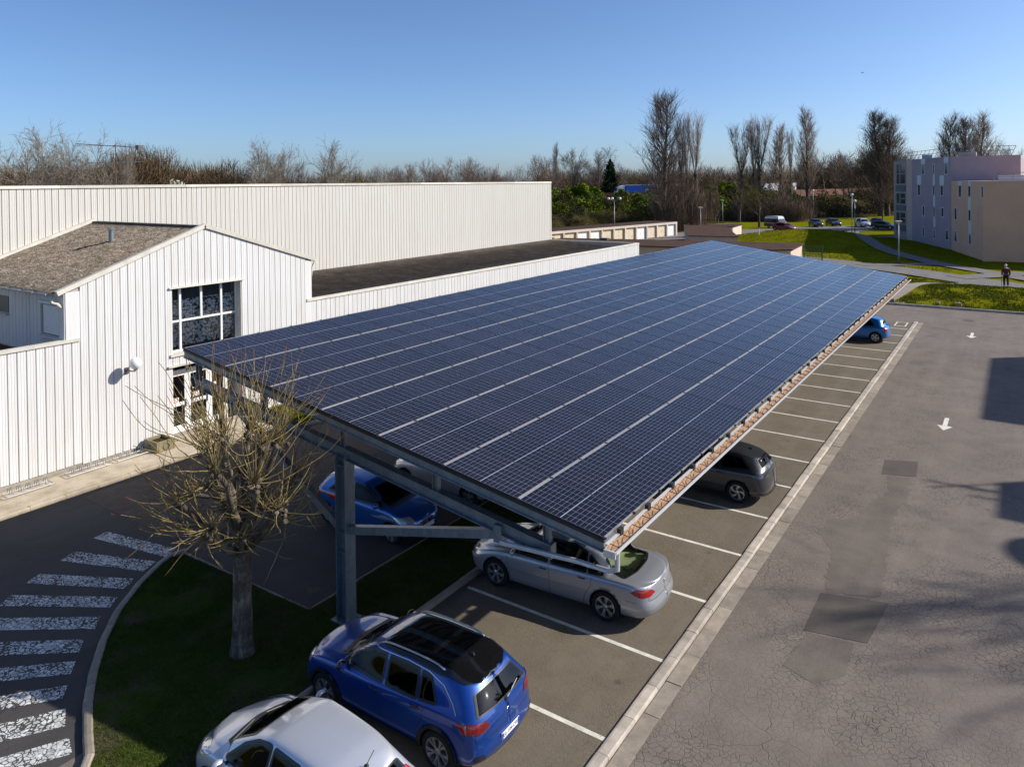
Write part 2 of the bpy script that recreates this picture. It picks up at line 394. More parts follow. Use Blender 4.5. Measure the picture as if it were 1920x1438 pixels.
# ------------------------------------------------------------------ ground, roads, markings
def seg_dist(px, py, pts):
    best = np.full(px.shape, 1e9)
    for (ax, ay), (bx, by) in zip(pts[:-1], pts[1:]):
        dx, dy = bx-ax, by-ay; t = np.clip(((px-ax)*dx+(py-ay)*dy)/(dx*dx+dy*dy), 0, 1)
        best = np.minimum(best, np.hypot(px-ax-t*dx, py-ay-t*dy))
    return best
HW = [(-330, 130), (-190, 150), (-106, 171), (-84, 192), (-68, 214), (-56, 245), (-47, 292), (-36, 345), (-20, 430), (0, 520)]
def sstep(x, a, b):
    t = np.clip((x-a)/(b-a), 0, 1); return t*t*(3-2*t)
def gh(x, y):
    x = np.asarray(x, float); y = np.asarray(y, float)
    d = seg_dist(x, y, HW)
    h = 5.0*(1-sstep(d, 9, 27))
    h = h + 1.7*np.exp(-(((x+30)/10)**2+((y-122)/10)**2)) + .9*np.exp(-(((x+22)/7)**2+((y-121)/8)**2))
    h = h*sstep(y, 98, 112)
    h = h + .55*np.exp(-(((y-73)/5.0)**2))*sstep(y, 65, 68)*sstep(-y, -81, -76)*(1-sstep(x, -14, -9)*0)*sstep(x, -40, -30)
    return h
def ground():
    xs = np.concatenate([[-5000, -2500, -1000, -600], np.arange(-420, -140, 12.), np.arange(-140, 20, 1.6), np.arange(20, 80, 12.), [200, 600, 2500, 5000]])
    ys = np.concatenate([[-400, -60, 64.25], np.arange(64.36, 150, 1.3), np.arange(150, 330, 3.2), np.arange(330, 600, 14.), [800, 1500, 3000, 7000]])
    X, Y = np.meshgrid(xs, ys); Z = gh(X, Y)
    rng = np.random.RandomState(3); near = (Y > 66) & (Y < 160)
    Z = Z+near*rng.uniform(-.045, .06, Z.shape)
    Z[Y < 64.3] = -.06; Z[(Y > 64.3) & (Y < 64.6)] = .12
    n, m = X.shape; V = np.stack([X, Y, Z], -1).reshape(-1, 3)
    I = np.arange(n*m).reshape(n, m)
    F = np.stack([I[:-1, :-1], I[:-1, 1:], I[1:, 1:], I[1:, :-1]], -1).reshape(-1, 4)
    me = bpy.data.meshes.new('ground'); me.from_pydata(V.tolist(), [], F.tolist())
    me.materials.append(MATS['lawn']); me.materials.append(MATS['bank_earth']); me.materials.append(MATS['far_field'])
    cx = V[F].mean(1); d = seg_dist(cx[:, 0], cx[:, 1], HW)
    mi = np.where(d < 34, 1, 0); mi = np.where((cx[:, 1] > 330) | (cx[:, 0] < -150) | (cx[:, 0] > 60), 2, mi)
    me.polygons.foreach_set('material_index', mi.astype(int)); me.polygons.foreach_set('use_smooth', [True]*len(F))
    tag(place('ground', me), kind='structure')
ground()
def flat(name, poly, z, m, parent=None, kind='structure'):
    b = MB(); n = len(poly); a = sum(poly[i][0]*poly[(i+1)%n][1]-poly[(i+1)%n][0]*poly[i][1] for i in range(n))
    if a < 0: poly = poly[::-1]
    b.add([(x, y, z) for x, y in poly], [tuple(range(n))]); o = b.build(name, MATS[m], parent)
    if parent is None: tag(o, kind=kind)
    return o
def slab(name, poly, z0, z1, m, parent=None):
    o = MB().prism(poly, z0, z1).build(name, MATS[m] if isinstance(m, str) else m, parent)
    if parent is None: tag(o, kind='structure')
    return o
road = flat('road', [(-27, -12), (45, -12), (45, 64.2), (-60, 64.2), (-60, 57.9), (-27, 57.9)], 0, 'road_asphalt')
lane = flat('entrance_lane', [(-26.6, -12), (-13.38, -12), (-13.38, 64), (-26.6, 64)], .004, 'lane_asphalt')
car_park = flat('car_park', [(-11.35, -6), (-5.95, -6), (-5.95, 56.9), (-11.35, 56.9)], .004, 'bay_asphalt')
# turf island: kerb arc on the left, stall kerb on the right, a strip between the two rows
ARC = [(-18.36, 11.25), (-18.44, 10.9), (-18.30, 10.5), (-17.75, 9.62), (-17.05, 8.75), (-16.2, 8.0), (-15.3, 7.35), (-14.45, 6.83), (-13.6, 6.42), (-13.1, 6.2), (-12.75, 5.9), (-12.7, 5.3), (-12.9, 4.2)]
isl = [(-11.32, 3.0), (-11.32, 56.4), (-13.38, 56.4), (-13.38, 11.22), (-15.0, 11.2), (-18.2, 11.1)]+[(x+.1, y) for x, y in ARC[1:]]
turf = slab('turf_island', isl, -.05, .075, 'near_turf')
def stones(name, pts, L, w, h, m, prof='kerb', seed=1, first=0):
    """kerb stones one by one along a polyline; stones of equal length share a mesh"""
    root = setting(name, (pts[0][0], pts[0][1], 0)); rnd = random.Random(seed)
    P = [Vector((x, y, 0)) for x, y in pts]; ml = {}
    def mk(l):
        key = round(l, 2)
        if key in ml: return ml[key]
        b = MB(); g = .012; x0, x1 = g/2, l-g/2
        sec = [(-w/2, -.05), (w/2, -.05), (w/2, h*.55), (w/2-.03, h*.9), (w/2-.07, h), (-w/2+.03, h), (-w/2, h-.02)] if prof == 'kerb' else [(-w/2, -.05), (w/2, -.05), (w/2, h), (-w/2, h)]
        k = len(sec); vs = [(x, y, z) for x in (x0, x1) for y, z in sec]
        fs = [tuple(range(k))[::-1], tuple(range(k, 2*k))]+[(i, (i+1)%k, k+(i+1)%k, k+i) for i in range(k)]
        b.add(vs, fs); ml[key] = b.mesh('kerb_stone', MATS[m]); return ml[key]
    i = 0; cur = P[0].copy(); seg = 0
    while seg < len(P)-1:
        d = P[seg+1]-cur; l = d.length
        if l < .12: seg += 1; continue
        st = min(L, l) if l > L*1.35 or l <= L else l/2
        d.normalize(); o = place('kerb_stone', mk(st), root, cur-P[0]+Vector((0, 0, rnd.uniform(-.008, .008))), (0, 0, math.atan2(d.y, d.x)+rnd.uniform(-.006, .006)))
        cur = cur+d*st
        if (P[seg+1]-cur).length < .05: cur = P[seg+1].copy(); seg += 1
    return root
stones('kerb', [(-5.86, 8.0), (-5.86, 57.0)], 1.03, .25, .07, 'kerb_concrete', seed=2)
stones('gutter_strip', [(-5.56, 8.35), (-5.56, 57.1)], 1.03, .30, .012, 'strip_concrete', prof='flat', seed=3)
stones('island_kerb', [(-11.25, 3.0), (-11.25, 56.4)], 1.0, .16, .13, 'strip_concrete', seed=4)
stones('arc_kerb', ARC[::-1], .55, .17, .12, 'strip_concrete', seed=5)
stones('lot_kerb', [(-18.2, 11.16), (-13.43, 11.22)], .98, .1, .09, 'strip_concrete', seed=6)
stones('row_kerb', [(-13.43, 11.3), (-13.43, 56.4)], .98, .1, .09, 'strip_concrete', seed=7)
stones('far_kerb', [(6, 64.28), (-50, 64.28)], 1.0, .16, .17, 'kerb_concrete', seed=8)
# bay lines
ys = [11.48, 14.04, 16.59, 19.17, 21.71, 24.29, 26.8, 29.29, 31.87, 34.4, 36.88, 39.33, 41.78, 44.3, 46.7, 49.24, 51.77, 54.17]
lm = MB().box((-5.05, -.05, 0), (0, .05, .004)).mesh('bay_line', MATS['road_paint'])
for y in [6.4, 8.95]+ys: place('bay_line', lm, car_park, (-5.99, y, .001), (0, 0, RND.uniform(-.004, .004)))
b = MB()
for lo, hi in (((-6.9,55.1),(-6.35,55.18)), ((-6.9,56.6),(-6.35,56.68)), ((-6.98,55.1),(-6.9,56.68)), ((-6.35,55.1),(-6.27,56.68))): b.box((*lo, .005), (*hi, .009))
b.build('bay_line', MATS['road_paint'], car_park)
# direction arrows
def arrow(x, y, s=1):
    b = MB(); p = [(0, -.9), (.27, -.25), (.08, -.25), (.08, .9), (-.08, .9), (-.08, -.25), (-.27, -.25)]
    b.prism([(x+a*s, y+c*s) for a, c in p], .001, .005); b.build('direction_arrow', MATS['road_paint'], road)
arrow(-2.47, 33.95); arrow(-2.5, 54.1, 1.05); arrow(-2.5, 12.05)
# zebra stripes, each one a worn parallelogram
Z = [[(-21.38,10.71),(-21.29,10.31),(-18.61,10.82),(-18.78,11.23)], [(-20.94,9.64),(-20.75,9.19),(-18.38,10.11),(-18.59,10.55)], [(-20.47,8.58),(-20.3,8.18),(-17.95,9.41),(-18.23,9.78)],
     [(-19.97,7.75),(-19.74,7.36),(-17.46,8.79),(-17.75,9.12)], [(-19.28,7.08),(-18.98,6.72),(-16.89,8.17),(-17.27,8.47)], [(-18.5,6.5),(-18.12,6.2),(-16.32,7.56),(-16.7,7.84)],
     [(-17.6,5.98),(-17.2,5.72),(-15.74,7.13),(-16.08,7.38)], [(-16.6,5.6),(-16.15,5.4),(-15.11,6.69),(-15.43,6.92)], [(-15.7,5.2),(-15.2,5.0),(-14.3,6.36),(-14.77,6.59)], [(-14.7,4.9),(-14.3,4.7),(-13.5,6.11),(-13.93,6.26)]]
for q in Z: MB().prism(q, .005, .009).build('crossing_stripe', MATS['worn_paint'], lane)
pav = flat('paved_crossing', [(-24.42, 11.5), (-19.35, 11.5), (-19.35, 30), (-24.42, 30)], .009, 'paver_blocks')
# asphalt repairs
for q in ([(-3.9,18.45),(-2.5,18.85),(-2.66,16.95),(-3.88,16.7)], [(-3.9,28.5),(-2.92,28.9),(-2.82,27.4),(-3.8,27.05)]):
    MB().prism(q, .001, .006).build('asphalt_patch', MATS['patch_asphalt'], road)
q0 = [(-3.6,27.0),(-2.95,27.2),(-2.85,25.5),(-3.0,23.8),(-2.9,22.0),(-2.75,20.3),(-2.7,18.9),(-3.8,18.5),(-4.0,19.6),(-4.05,20.6),(-4.7,21.6),(-4.5,22.6),(-3.9,23.2),(-3.75,24.6),(-3.45,25.3)]
rq = random.Random(5); q = []
for i in range(len(q0)):
    a, c = Vector(q0[i]), Vector(q0[(i+1) % len(q0)])
    for k in range(9): t_ = a.lerp(c, k/9); q.append((t_.x+rq.uniform(-.07,.07), t_.y+rq.uniform(-.09,.09)))
MB().prism(q, .001, .004).build('asphalt_patch', MATS['smear_asphalt'], road)
MB().prism([(-3.8,16.65),(-2.9,16.8),(-2.85,15.6),(-3.3,15.0),(-3.95,15.25)], .001, .004).build('asphalt_patch', MATS['smear_asphalt'], road)
MB().lathe([(0,.007),(.34,.007),(.34,.001)], 20, (-2.95, 59.6, 0)).build('manhole_cover', MATS['patch_asphalt'], road)
MB().lathe([(0,.016),(.16,.016),(.18,.006)], 16, (-14.05, 11.9, 0)).build('drain_cover', MATS['patch_asphalt'], lane)
# pavement along the hall
walk = slab('pavement', [(-26.68, -5), (-24.9, -5), (-24.9, 18.6), (-24.3, 19.4), (-23.9, 20.6), (-23.9, 57.8), (-26.68, 57.8)], -.02, .12, 'walk_concrete')
stones('pavement_kerb', [(-24.8, 4), (-24.8, 18.8), (-24.2, 19.6), (-23.8, 20.8), (-23.8, 57)], 1.02, .22, .125, 'walk_concrete', seed=9)
slab('grass_bed', [(-26.3,19.3),(-24.6,19.2),(-23.95,19.7),(-23.95,20.5),(-25.9,21.1),(-26.3,21.1)], .1, .3, 'lawn')
MB().box((-26.35,21.1,.1),(-24.0,21.25,.42)).build('bed_wall', MATS['garage_render'], None)
tag(bpy.data.objects['bed_wall'], 'low cream wall behind the small grass bed beside the entrance', 'wall')

def strip(name, pts, w, m, dz=.03, step=1.2, parent=None, thick=0):
    P = [Vector((x, y, 0)) for x, y in pts]; Q = []
    for a, c in zip(P[:-1], P[1:]):
        k = max(1, int((c-a).length/step))
        for i in range(k): Q.append(a.lerp(c, i/k))
    Q.append(P[-1])
    for _ in range(3): Q = [Q[0]]+[(Q[i-1]+Q[i]*2+Q[i+1])/4 for i in range(1, len(Q)-1)]+[Q[-1]]
    if not hasattr(w, '__len__'): w = [w]*len(Q)
    vs = []; K = 5
    for i, q in enumerate(Q):
        d = (Q[min(i+1, len(Q)-1)]-Q[max(i-1, 0)]).normalized(); s = Vector((-d.y, d.x, 0))
        for j in range(K):
            p = q+s*(w[i]*(j/(K-1)-.5)); vs.append((p.x, p.y, float(gh(p.x, p.y))+dz))
    fs = [(i*K+j, i*K+j+1, (i+1)*K+j+1, (i+1)*K+j)[::-1] for i in range(len(Q)-1) for j in range(K-1)]
    o = MB().add(vs, fs).build(name, MATS[m], parent, smooth=True)
    if parent is None: tag(o, kind='structure')
    return o
strip('far_road', [(14,66),(6,74),(.3,79.2),(-5,83.7),(-9.5,88),(-15,91.9),(-20,95.2),(-29,99)], 4.6, 'path_asphalt', .09)
strip('footpath', [(-24,160),(-26,150),(-22.2,129.5),(-19,119.7),(-11.9,105.5),(-7.6,97),(-3.5,92),(.4,86.5),(8,79)], 2.3, 'path_asphalt', .10)
strip('footpath', [(-15,91.5),(-11.6,94.4),(-7.4,97)], 2.0, 'path_asphalt', .11)
strip('footpath', [(-22.5,131),(-17,140),(-9,150)], 2.6, 'path_asphalt', .11)
strip('footpath', [(-5.2,84.4),(-2,88),(.6,92)], 2.6, 'path_asphalt', .12)
strip('worn_track', [(-8.8,66.2),(-8.2,69),(-7.6,73),(-5.2,78),(-4,80.5)], 1.1, 'strip_concrete', .08, .8)
strip('far_car_park', [(-62,120),(-52,127),(-43,136),(-37,150),(-29,162),(-20,168),(-8,172)], 13, 'path_asphalt', .10, 2)
strip('far_road_verge', [(-11,65),(-7.4,65)], 1.6, 'strip_concrete', .03)
strip('garage_yard', [(-78,104),(-62,112),(-48,122)], 9, 'path_asphalt', .05)
# ------------------------------------------------------------------ the white hall
XF = -26.7; XT = -35.35; PW = .28
_pm = {}
def panel_mesh(h0, h1, w=PW, key='white_cladding'):
    """trapezoid-profiled cladding sheet, bottom at 0, top h0 at its left edge and h1 at its right; faces +x, runs along +y"""
    k = (round(h0, 3), round(h1, 3), round(w, 3), key)
    if k in _pm: return _pm[k]
    s = w/.28
    pr = [(0,-.04),(.010,-.04),(.022,0),(.082,0),(.090,-.007),(.104,-.007),(.112,0),(.170,0),(.178,-.007),(.192,-.007),(.200,0),(.262,0),(.272,-.04),(.28,-.04)]
    pr = [(y*s, x) for y, x in pr]; n = len(pr)
    vs = [(x, y, 0) for y, x in pr]+[(x, y, h0+(h1-h0)*y/w) for y, x in pr]
    b = MB()
    for i in range(n-1): b.add([vs[i], vs[i+1], vs[n+i+1], vs[n+i]], [(0,1,2,3)], 1 if i in (0, n-2) else 0)
    _pm[k] = b.mesh('cladding_panel', [MATS[key], MATS['groove_steel']]); return _pm[k]
GY0, GYA, GY1 = 12.1, 17.37, 22.72; GZ0, GZA, GZ1 = 6.26, 8.16, 6.42
def gz(y): return GZ0+(GZA-GZ0)*(y-GY0)/(GYA-GY0) if y < GYA else GZA+(GZ1-GZA)*(y-GYA)/(GY1-GYA)
hall = thing('low_hall', 'white clad gabled hall with long low wing beside the solar carport', 'building', (XF, 17, 0))
def P(y, z0, z1a, z1b=None, w=PW, name='cladding_panel'):
    z1b = z1a if z1b is None else z1b
    return place(name, panel_mesh(z1a-z0, z1b-z0, w), hall, (RND.uniform(-.004, .004), y-17, z0))
y = 12.60-PW*16
while y < 12.59: P(y, .28, 4.50); y += PW
y = 12.60
while y < 22.34:
    a, c = gz(y)-.02, gz(min(y+PW, 22.7))-.02
    if 15.93 < y+PW/2 < 19.0:
        P(y, 5.90, a, c); P(y, 2.92, 3.30)
    else: P(y, .22, a, c)
    y += PW
y = 22.72
while y < 57.8: P(y, .2, 4.50); y += PW
b = MB()
def sheet(y0, y1, z0, za, zc, x=XF): b.add([(x,y0,z0),(x,y1,z0),(x,y1,zc),(x,y0,za)], [(0,1,2,3)])
b.box((XF-.02, 12.14, 4.5), (XF+.006, 12.60, 6.2)).build('corner_sheet', MATS['white_cladding'], hall); MB().box((XF-.02, 22.34, .2), (XF+.006, 22.72, 6.34)).build('corner_sheet', MATS['white_cladding'], hall)
# carcass behind the sheets
b = MB(); M0 = XF-.045
b.box((M0-.1, 4, -.1), (M0, 15.97, 4.5)); b.box((M0-.1, 15.97, 2.95), (M0, 19.0, 3.3)); b.box((M0-.1, 19.0, -.1), (M0, 57.86, 4.5))
def gab(y0, y1, z0): b.add([(M0,y0,z0),(M0,y1,z0),(M0,y1,gz(y1)-.03),(M0,y0,gz(y0)-.03)], [(0,1,2,3)])
gab(12.14, 15.97, 4.5); gab(15.97, GYA, 5.9); gab(GYA, 19.0, 5.9); gab(19.0, 22.7, 4.5)
b.box((XT, 22.68, 3.0), (M0, 22.72, 6.3)); b.box((XT, 57.80, 0), (M0, 57.86, 4.5)); b.box((XT, 12.16, 0), (M0, 12.22, 6.15))
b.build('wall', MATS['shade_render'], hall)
MB().box((XF-.06, 4, -.05), (XF-.03, 57.86, .3)).build('plinth', MATS['plinth'], hall)
# caps
b = MB(); b.box((XF-.16, 4, 4.49), (XF+.05, 12.58, 4.60)); b.build('parapet_cap', MATS['cap_metal'], hall)
b = MB(); b.box((XF-.16, 22.42, 4.49), (XF+.05, 57.92, 4.60)); b.build('parapet_cap', MATS['cap_metal'], hall)
b = MB(); b.box((XT, 57.74, 4.49), (XF-.16, 57.95, 4.60)); b.build('parapet_cap', MATS['cap_metal'], hall)
for s, (y0, z0, y1, z1) in enumerate([(11.86, 6.20, GYA+.02, 8.20), (GYA-.02, 8.20, 22.95, 6.36)]):
    MB().bar((XF-.02, y0, z0), (XF-.02, y1, z1), .20, .16).build('verge_trim', MATS['cap_metal'], hall)
MB().bar((XT+.10, 11.9, 6.28), (XT+.10, GYA, 8.28), .24, .14).build('flashing', MATS['cap_metal'], hall)
# fibre cement roofs, really corrugated
def corrugated(name, m, along, a0, a1, prof, pitch=.177, amp=.026):
    n = int((a1-a0)/pitch*6); vs = []; fs = []; k = len(prof)
    for i in range(n+1):
        t = a0+(a1-a0)*i/n; w = amp*math.cos(2*math.pi*i/6)
        for q, z in prof: vs.append((t, q, z+w) if along == 'x' else (q, t, z+w))
    for i in range(n):
        for j in range(k-1):
            f = (i*k+j, (i+1)*k+j, (i+1)*k+j+1, i*k+j+1); fs.append(f if along == 'x' else f[::-1])
    return MB().add(vs, fs).build(name, MATS[m], hall, smooth=True)
def laps(p0, p1, n, d=.022):
    out = []
    for i in range(n):
        a, c = i/n, (i+1)/n
        out += [(p0[0]+(p1[0]-p0[0])*a, p0[1]+(p1[1]-p0[1])*a), (p0[0]+(p1[0]-p0[0])*c, p0[1]+(p1[1]-p0[1])*c+d)]
    return out
corrugated('roof', 'fibre_cement', 'x', XT+.12, XF-.05, laps((11.80, 6.22), (GYA, 8.16), 4))
corrugated('roof', 'fibre_cement', 'x', XT+.12, XF-.05, laps((22.95, 6.36), (GYA, 8.16), 4)[::-1][::-1])
corrugated('roof', 'dark_fibre_cement', 'y', 22.74, 57.75, laps((XF-.2, 4.02), (XT+.02, 4.56), 3))
MB().box((XT, GYA-.14, 8.15), (XF-.05, GYA+.14, 8.21)).build('ridge_cap', MATS['fibre_cement'], hall)
b = MB(); b.box((XT, 4, 3.8), (XF-.16, 12.1, 3.9)); b.build('flat_roof', MATS['brown_felt'], hall)
# side wall facing the low roof, in shade
x = XF-.42
while x > XT+.3:
    zb = 3.92; segs = [(zb, 6.12)]
    if -28.5 < x-PW/2 < -26.98: segs = [(zb, 4.62), (5.78, 6.12)]
    if -31.95 < x-PW/2 < -31.0: segs = [(zb, 5.12), (5.75, 6.12)]
    for z0, z1 in segs: place('cladding_panel', panel_mesh(z1-z0, z1-z0), hall, (x-PW-XF, 12.14-17, z0), (0, 0, -math.pi/2))
    x -= PW
MB().box((XF-.42, 12.10, 3.92), (XF-.02, 12.15, 6.15)).build('corner_sheet', MATS['white_cladding'], hall)
sh = MB().box((-28.42, 12.155, 4.66), (-27.05, 12.175, 5.74)).build('window', MATS['dark_frame'], hall)
for i in range(16): MB().bevbox((-28.3, 12.13, 4.70+i*.062), (-27.2, 12.155, 4.755+i*.062), .006).build('shutter_slat', MATS['door_white'], sh)
MB().box((-28.5, 12.02, 4.56), (-27.0, 12.16, 4.62)).build('sill', MATS['cap_metal'], sh); MB().tube([(-28.45,12.1,5.78),(-27.02,12.1,5.78)], .06, 8).build('shutter_box', MATS['door_white'], sh)
w2 = MB().box((-31.9, 12.13, 5.14), (-31.05, 12.16, 5.74)).build('window', MATS['dark_frame'], hall)
MB().box((-31.95, 12.04, 5.06), (-31.0, 12.16, 5.11)).build('sill', MATS['cap_metal'], w2)
# eaves gutter in joined lengths and the elbow at the corner
b = MB(); xx = XT+.2
while xx < XF-.5:
    pr = [(math.cos(t)*.075, math.sin(t)*.075) for t in [math.pi+math.pi*i/8 for i in range(9)]]
    x1 = min(xx+1.0, XF-.35); vs = [(xq, 11.79+p, 6.17+q) for xq in (xx, x1-.01) for p, q in pr]
    b.add(vs, [(i, i+1, 9+i+1, 9+i) for i in range(8)]); b.box((x1-.02, 11.71, 6.09), (x1, 11.87, 6.175)); xx = x1+.001
b.build('gutter', MATS['zinc_sheet'], hall)
MB().tube([(XF-.30,11.80,6.12),(XF-.30,11.80,5.98),(XF-.26,11.84,5.86),(XF-.14,11.95,5.82),(XF-.12,12.05,5.7)], [.10,.06,.055,.06,.055], 10).build('downpipe', MATS['cap_metal'], hall, smooth=True)
MB().tube([(XF-.05,22.95,6.4),(XF-.05,22.95,6.2),(XF-.1,22.85,6.0),(XF-.1,22.8,5.6)], .045, 8).build('downpipe', MATS['cap_metal'], hall, smooth=True)
# roof vent pipe
v = MB(); v.tube([(-30.4,15.62,7.4),(-30.4,15.62,8.02)], .10, 12); v.lathe([(.16,0),(.16,.03),(.02,.09)], 12, (-30.4,15.62,8.05))
v.build('vent_pipe', MATS['galvanised'], hall, smooth=True, angle=40)
# upper window: frame, panes, curtain
def bars(lst, name, m, parent, bev=None):
    for lo, hi in lst: MB().bevbox(lo, hi, .006).build(name, MATS[m], parent)
xw = XF-.34
win = MB().box((xw-.02,15.98,3.40),(xw+.06,16.04,5.86)).build('window', MATS['white_frame'], hall)
bars([((xw-.02,16.42,3.40),(xw+.07,16.51,5.86)), ((xw-.02,18.22,3.40),(xw+.07,18.31,5.86)), ((xw-.02,18.92,3.40),(xw+.06,18.99,5.86)), ((xw-.02,16.04,4.50),(xw+.05,18.92,4.58)),
      ((xw-.02,17.33,4.58),(xw+.06,17.42,5.86)), ((xw-.02,16.04,3.36),(xw+.08,18.99,3.43))], 'frame', 'white_frame', win)
for y0, y1, z0, z1 in ((16.04,16.42,3.43,4.5),(16.04,16.42,4.58,5.86),(16.51,18.22,3.43,4.5),(16.51,17.33,4.58,5.86),(17.42,18.22,4.58,5.86),(18.31,18.92,3.43,4.5),(18.31,18.92,4.58,5.86)):
    MB().box((xw+.01,y0,z0),(xw+.018,y1,z1)).build('pane', MATS['window_glass'], win)
def curtain():
    g = new('lace_curtain', rough=.9); p = g.pos(); xs, ys, zs = g.sep(p)
    v = g.n('ShaderNodeTexVoronoi'); v.inputs['Scale'].default_value = 8.5; v.inputs['Randomness'].default_value = .75; g.l(p, v.inputs['Vector'])
    m1 = g.math('LESS_THAN', g.math('ADD', v.outputs['Distance'], g.math('MULTIPLY', g.noise(p, 30, 2), .3)), .70)
    band = g.math('MULTIPLY', g.math('GREATER_THAN', zs, 3.55), g.math('LESS_THAN', zs, 5.35))
    k = g.math('MULTIPLY', m1, band)
    c = g.mix(k, (.05,.055,.055), g.ramp(g.noise(p, 7, 3), [(.3, (.50,.51,.50)), (.7, (.85,.86,.85))])); g.color(c)
curtain()
b = MB(); n = 60; vs = []
for i in range(n+1):
    yy = 16.04+2.88*i/n; o_ = .03*math.sin(i*1.35)
    vs += [(xw-.05+o_, yy, 3.4), (xw-.05+o_, yy, 5.9)]
b.add(vs, [(2*i, 2*i+2, 2*i+3, 2*i+1) for i in range(n)]).build('curtain', MATS['lace_curtain'], win, smooth=True)
b = MB()
for lo, hi in (((xw-.3,18.99,3.3),(XF,19.02,5.92)), ((xw-.3,15.94,3.3),(XF,15.97,5.92)), ((xw-.3,15.94,5.90),(XF-.03,19.02,5.93))): b.box(lo, hi)
b.build('reveal', MATS['cap_metal'], hall)
MB().box((XF-.4,15.85,3.26),(XF+.07,19.05,3.36)).build('sill', MATS['cap_metal'], hall)
MB().box((XF-.03,15.83,5.86),(XF+.09,19.12,5.92)).build('lintel_drip', MATS['cap_metal'], hall)
MB().box((XF-.03,15.75,2.87),(XF+.10,19.15,2.93)).build('lintel_drip', MATS['cap_metal'], hall)
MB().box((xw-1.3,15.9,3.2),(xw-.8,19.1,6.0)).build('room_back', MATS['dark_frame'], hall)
# glazed entrance
xd = XF-.5
b = MB()
for lo, hi in (((xd-.8,15.9,0),(XF-.02,15.97,2.9)), ((xd-.8,19.02,0),(XF-.02,19.1,2.9)), ((xd-.8,15.97,2.84),(XF-.05,19.02,2.95)), ((xd-1.2,15.9,0),(xd-1.1,19.1,3.0))): b.box(lo, hi)
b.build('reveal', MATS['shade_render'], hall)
MB().box((xd-1.1,15.97,.02),(XF+.02,19.02,.14)).build('threshold', MATS['walk_concrete'], hall)
for i, (y0, y1) in enumerate(((16.0,16.78),(16.9,17.72),(17.84,18.5))):
    d = MB().box((xd-.03,y0,.15),(xd+.03,y0+.07,2.5)).build('door', MATS['white_frame'], hall)
    bars([((xd-.03,y1-.07,.15),(xd+.03,y1,2.5)), ((xd-.028,y0+.07,.15),(xd+.028,y1-.07,.42)), ((xd-.028,y0+.07,1.18),(xd+.028,y1-.07,1.32)), ((xd-.028,y0+.07,2.36),(xd+.028,y1-.07,2.5))], 'frame', 'white_frame', d)
    for z0, z1 in ((.42,1.18),(1.32,2.36)): MB().box((xd-.004,y0+.07,z0),(xd+.004,y1-.07,z1)).build('pane', MATS['window_glass'], d)
    MB().box((xd+.03,y1-.05,1.1),(xd+.07,y1-.02,1.4)).build('handle', MATS['dark_frame'], d)
bars([((xd-.04,16.78,.15),(xd+.04,16.9,2.86)), ((xd-.04,17.72,.15),(xd+.04,17.84,2.86)), ((xd-.04,15.97,2.5),(xd+.04,19.0,2.6)), ((xd-.04,18.5,.15),(xd+.04,18.62,2.86))], 'door_post', 'white_frame', hall)
MB().box((xd-.004,15.97,2.6),(xd+.004,19.0,2.86)).build('transom_pane', MATS['window_glass'], hall)
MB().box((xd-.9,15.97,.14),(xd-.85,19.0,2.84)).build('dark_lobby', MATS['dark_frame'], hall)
mat('sign_red', (.55,.02,.03), .5); mat('paper_white', (.75,.75,.73), .7)
for (yy, zz, r) in ((16.32,1.42,.10),(17.2,1.50,.10)):
    s = MB().box((xd+.031,yy-.14,zz-.10),(xd+.035,yy+.14,zz+.10)).build('door_sticker', MATS['paper_white'], hall)
    q = MB(); q.lathe([(r,.0),(r,.004),(r-.022,.004),(r-.022,0)], 20, (xd+.036,yy,zz), 'x'); q.bar((xd+.039,yy-.06,zz+.06),(xd+.039,yy+.06,zz-.06),.018,.003,(1,0,0)); q.build('ban_symbol', MATS['sign_red'], s)
s = MB().box((xd+.031,17.05,1.75),(xd+.035,17.5,2.1)).build('notice', MATS['paper_white'], hall)
q = MB(); q.lathe([(.07,0),(.07,.003),(.045,.003),(.045,0)], 16, (xd+.036,17.27,1.98), 'x'); [q.box((xd+.036,17.1,1.79+k*.03),(xd+.038,17.45,1.80+k*.03)) for k in range(3)]; q.build('ban_symbol', MATS['sign_red'], s)
MB().box((xd+.031,17.95,1.6),(xd+.035,18.1,1.8)).build('notice', MATS['paper_white'], hall)
# ------------------------------------------------------------------ tall hall behind
tall = thing('tall_hall', 'tall cream ribbed hall behind the low roofs, its wall blank', 'building', (XT, 30, 0))
y = 57.87-PW; k = 0
while y > 9.5:
    place('cladding_panel', panel_mesh(9.74-3.8, 9.74-3.8, PW, 'cream_cladding'), tall, (0, y-30, 3.8)); y -= PW
b = MB(); b.box((XT-26, 6, 0), (XT-.045, 57.84, 9.72)); b.build('wall', MATS['cream_cladding'], tall)
y = 57.95
while y > 8:
    MB().box((XT-.2, y-6.0, 9.73), (XT+.06, y-.012, 9.86)).build('roof_cap', MATS['cap_metal'], tall); y -= 6.0
MB().box((XT-26.1, 57.83, 9.74), (XT-.2, 57.95, 9.86)).build('roof_cap', MATS['cap_metal'], tall)
MB().box((XT-.03, 57.8, 3.8), (XT+.02, 57.93, 9.74)).build('corner_sheet', MATS['cream_cladding'], tall)
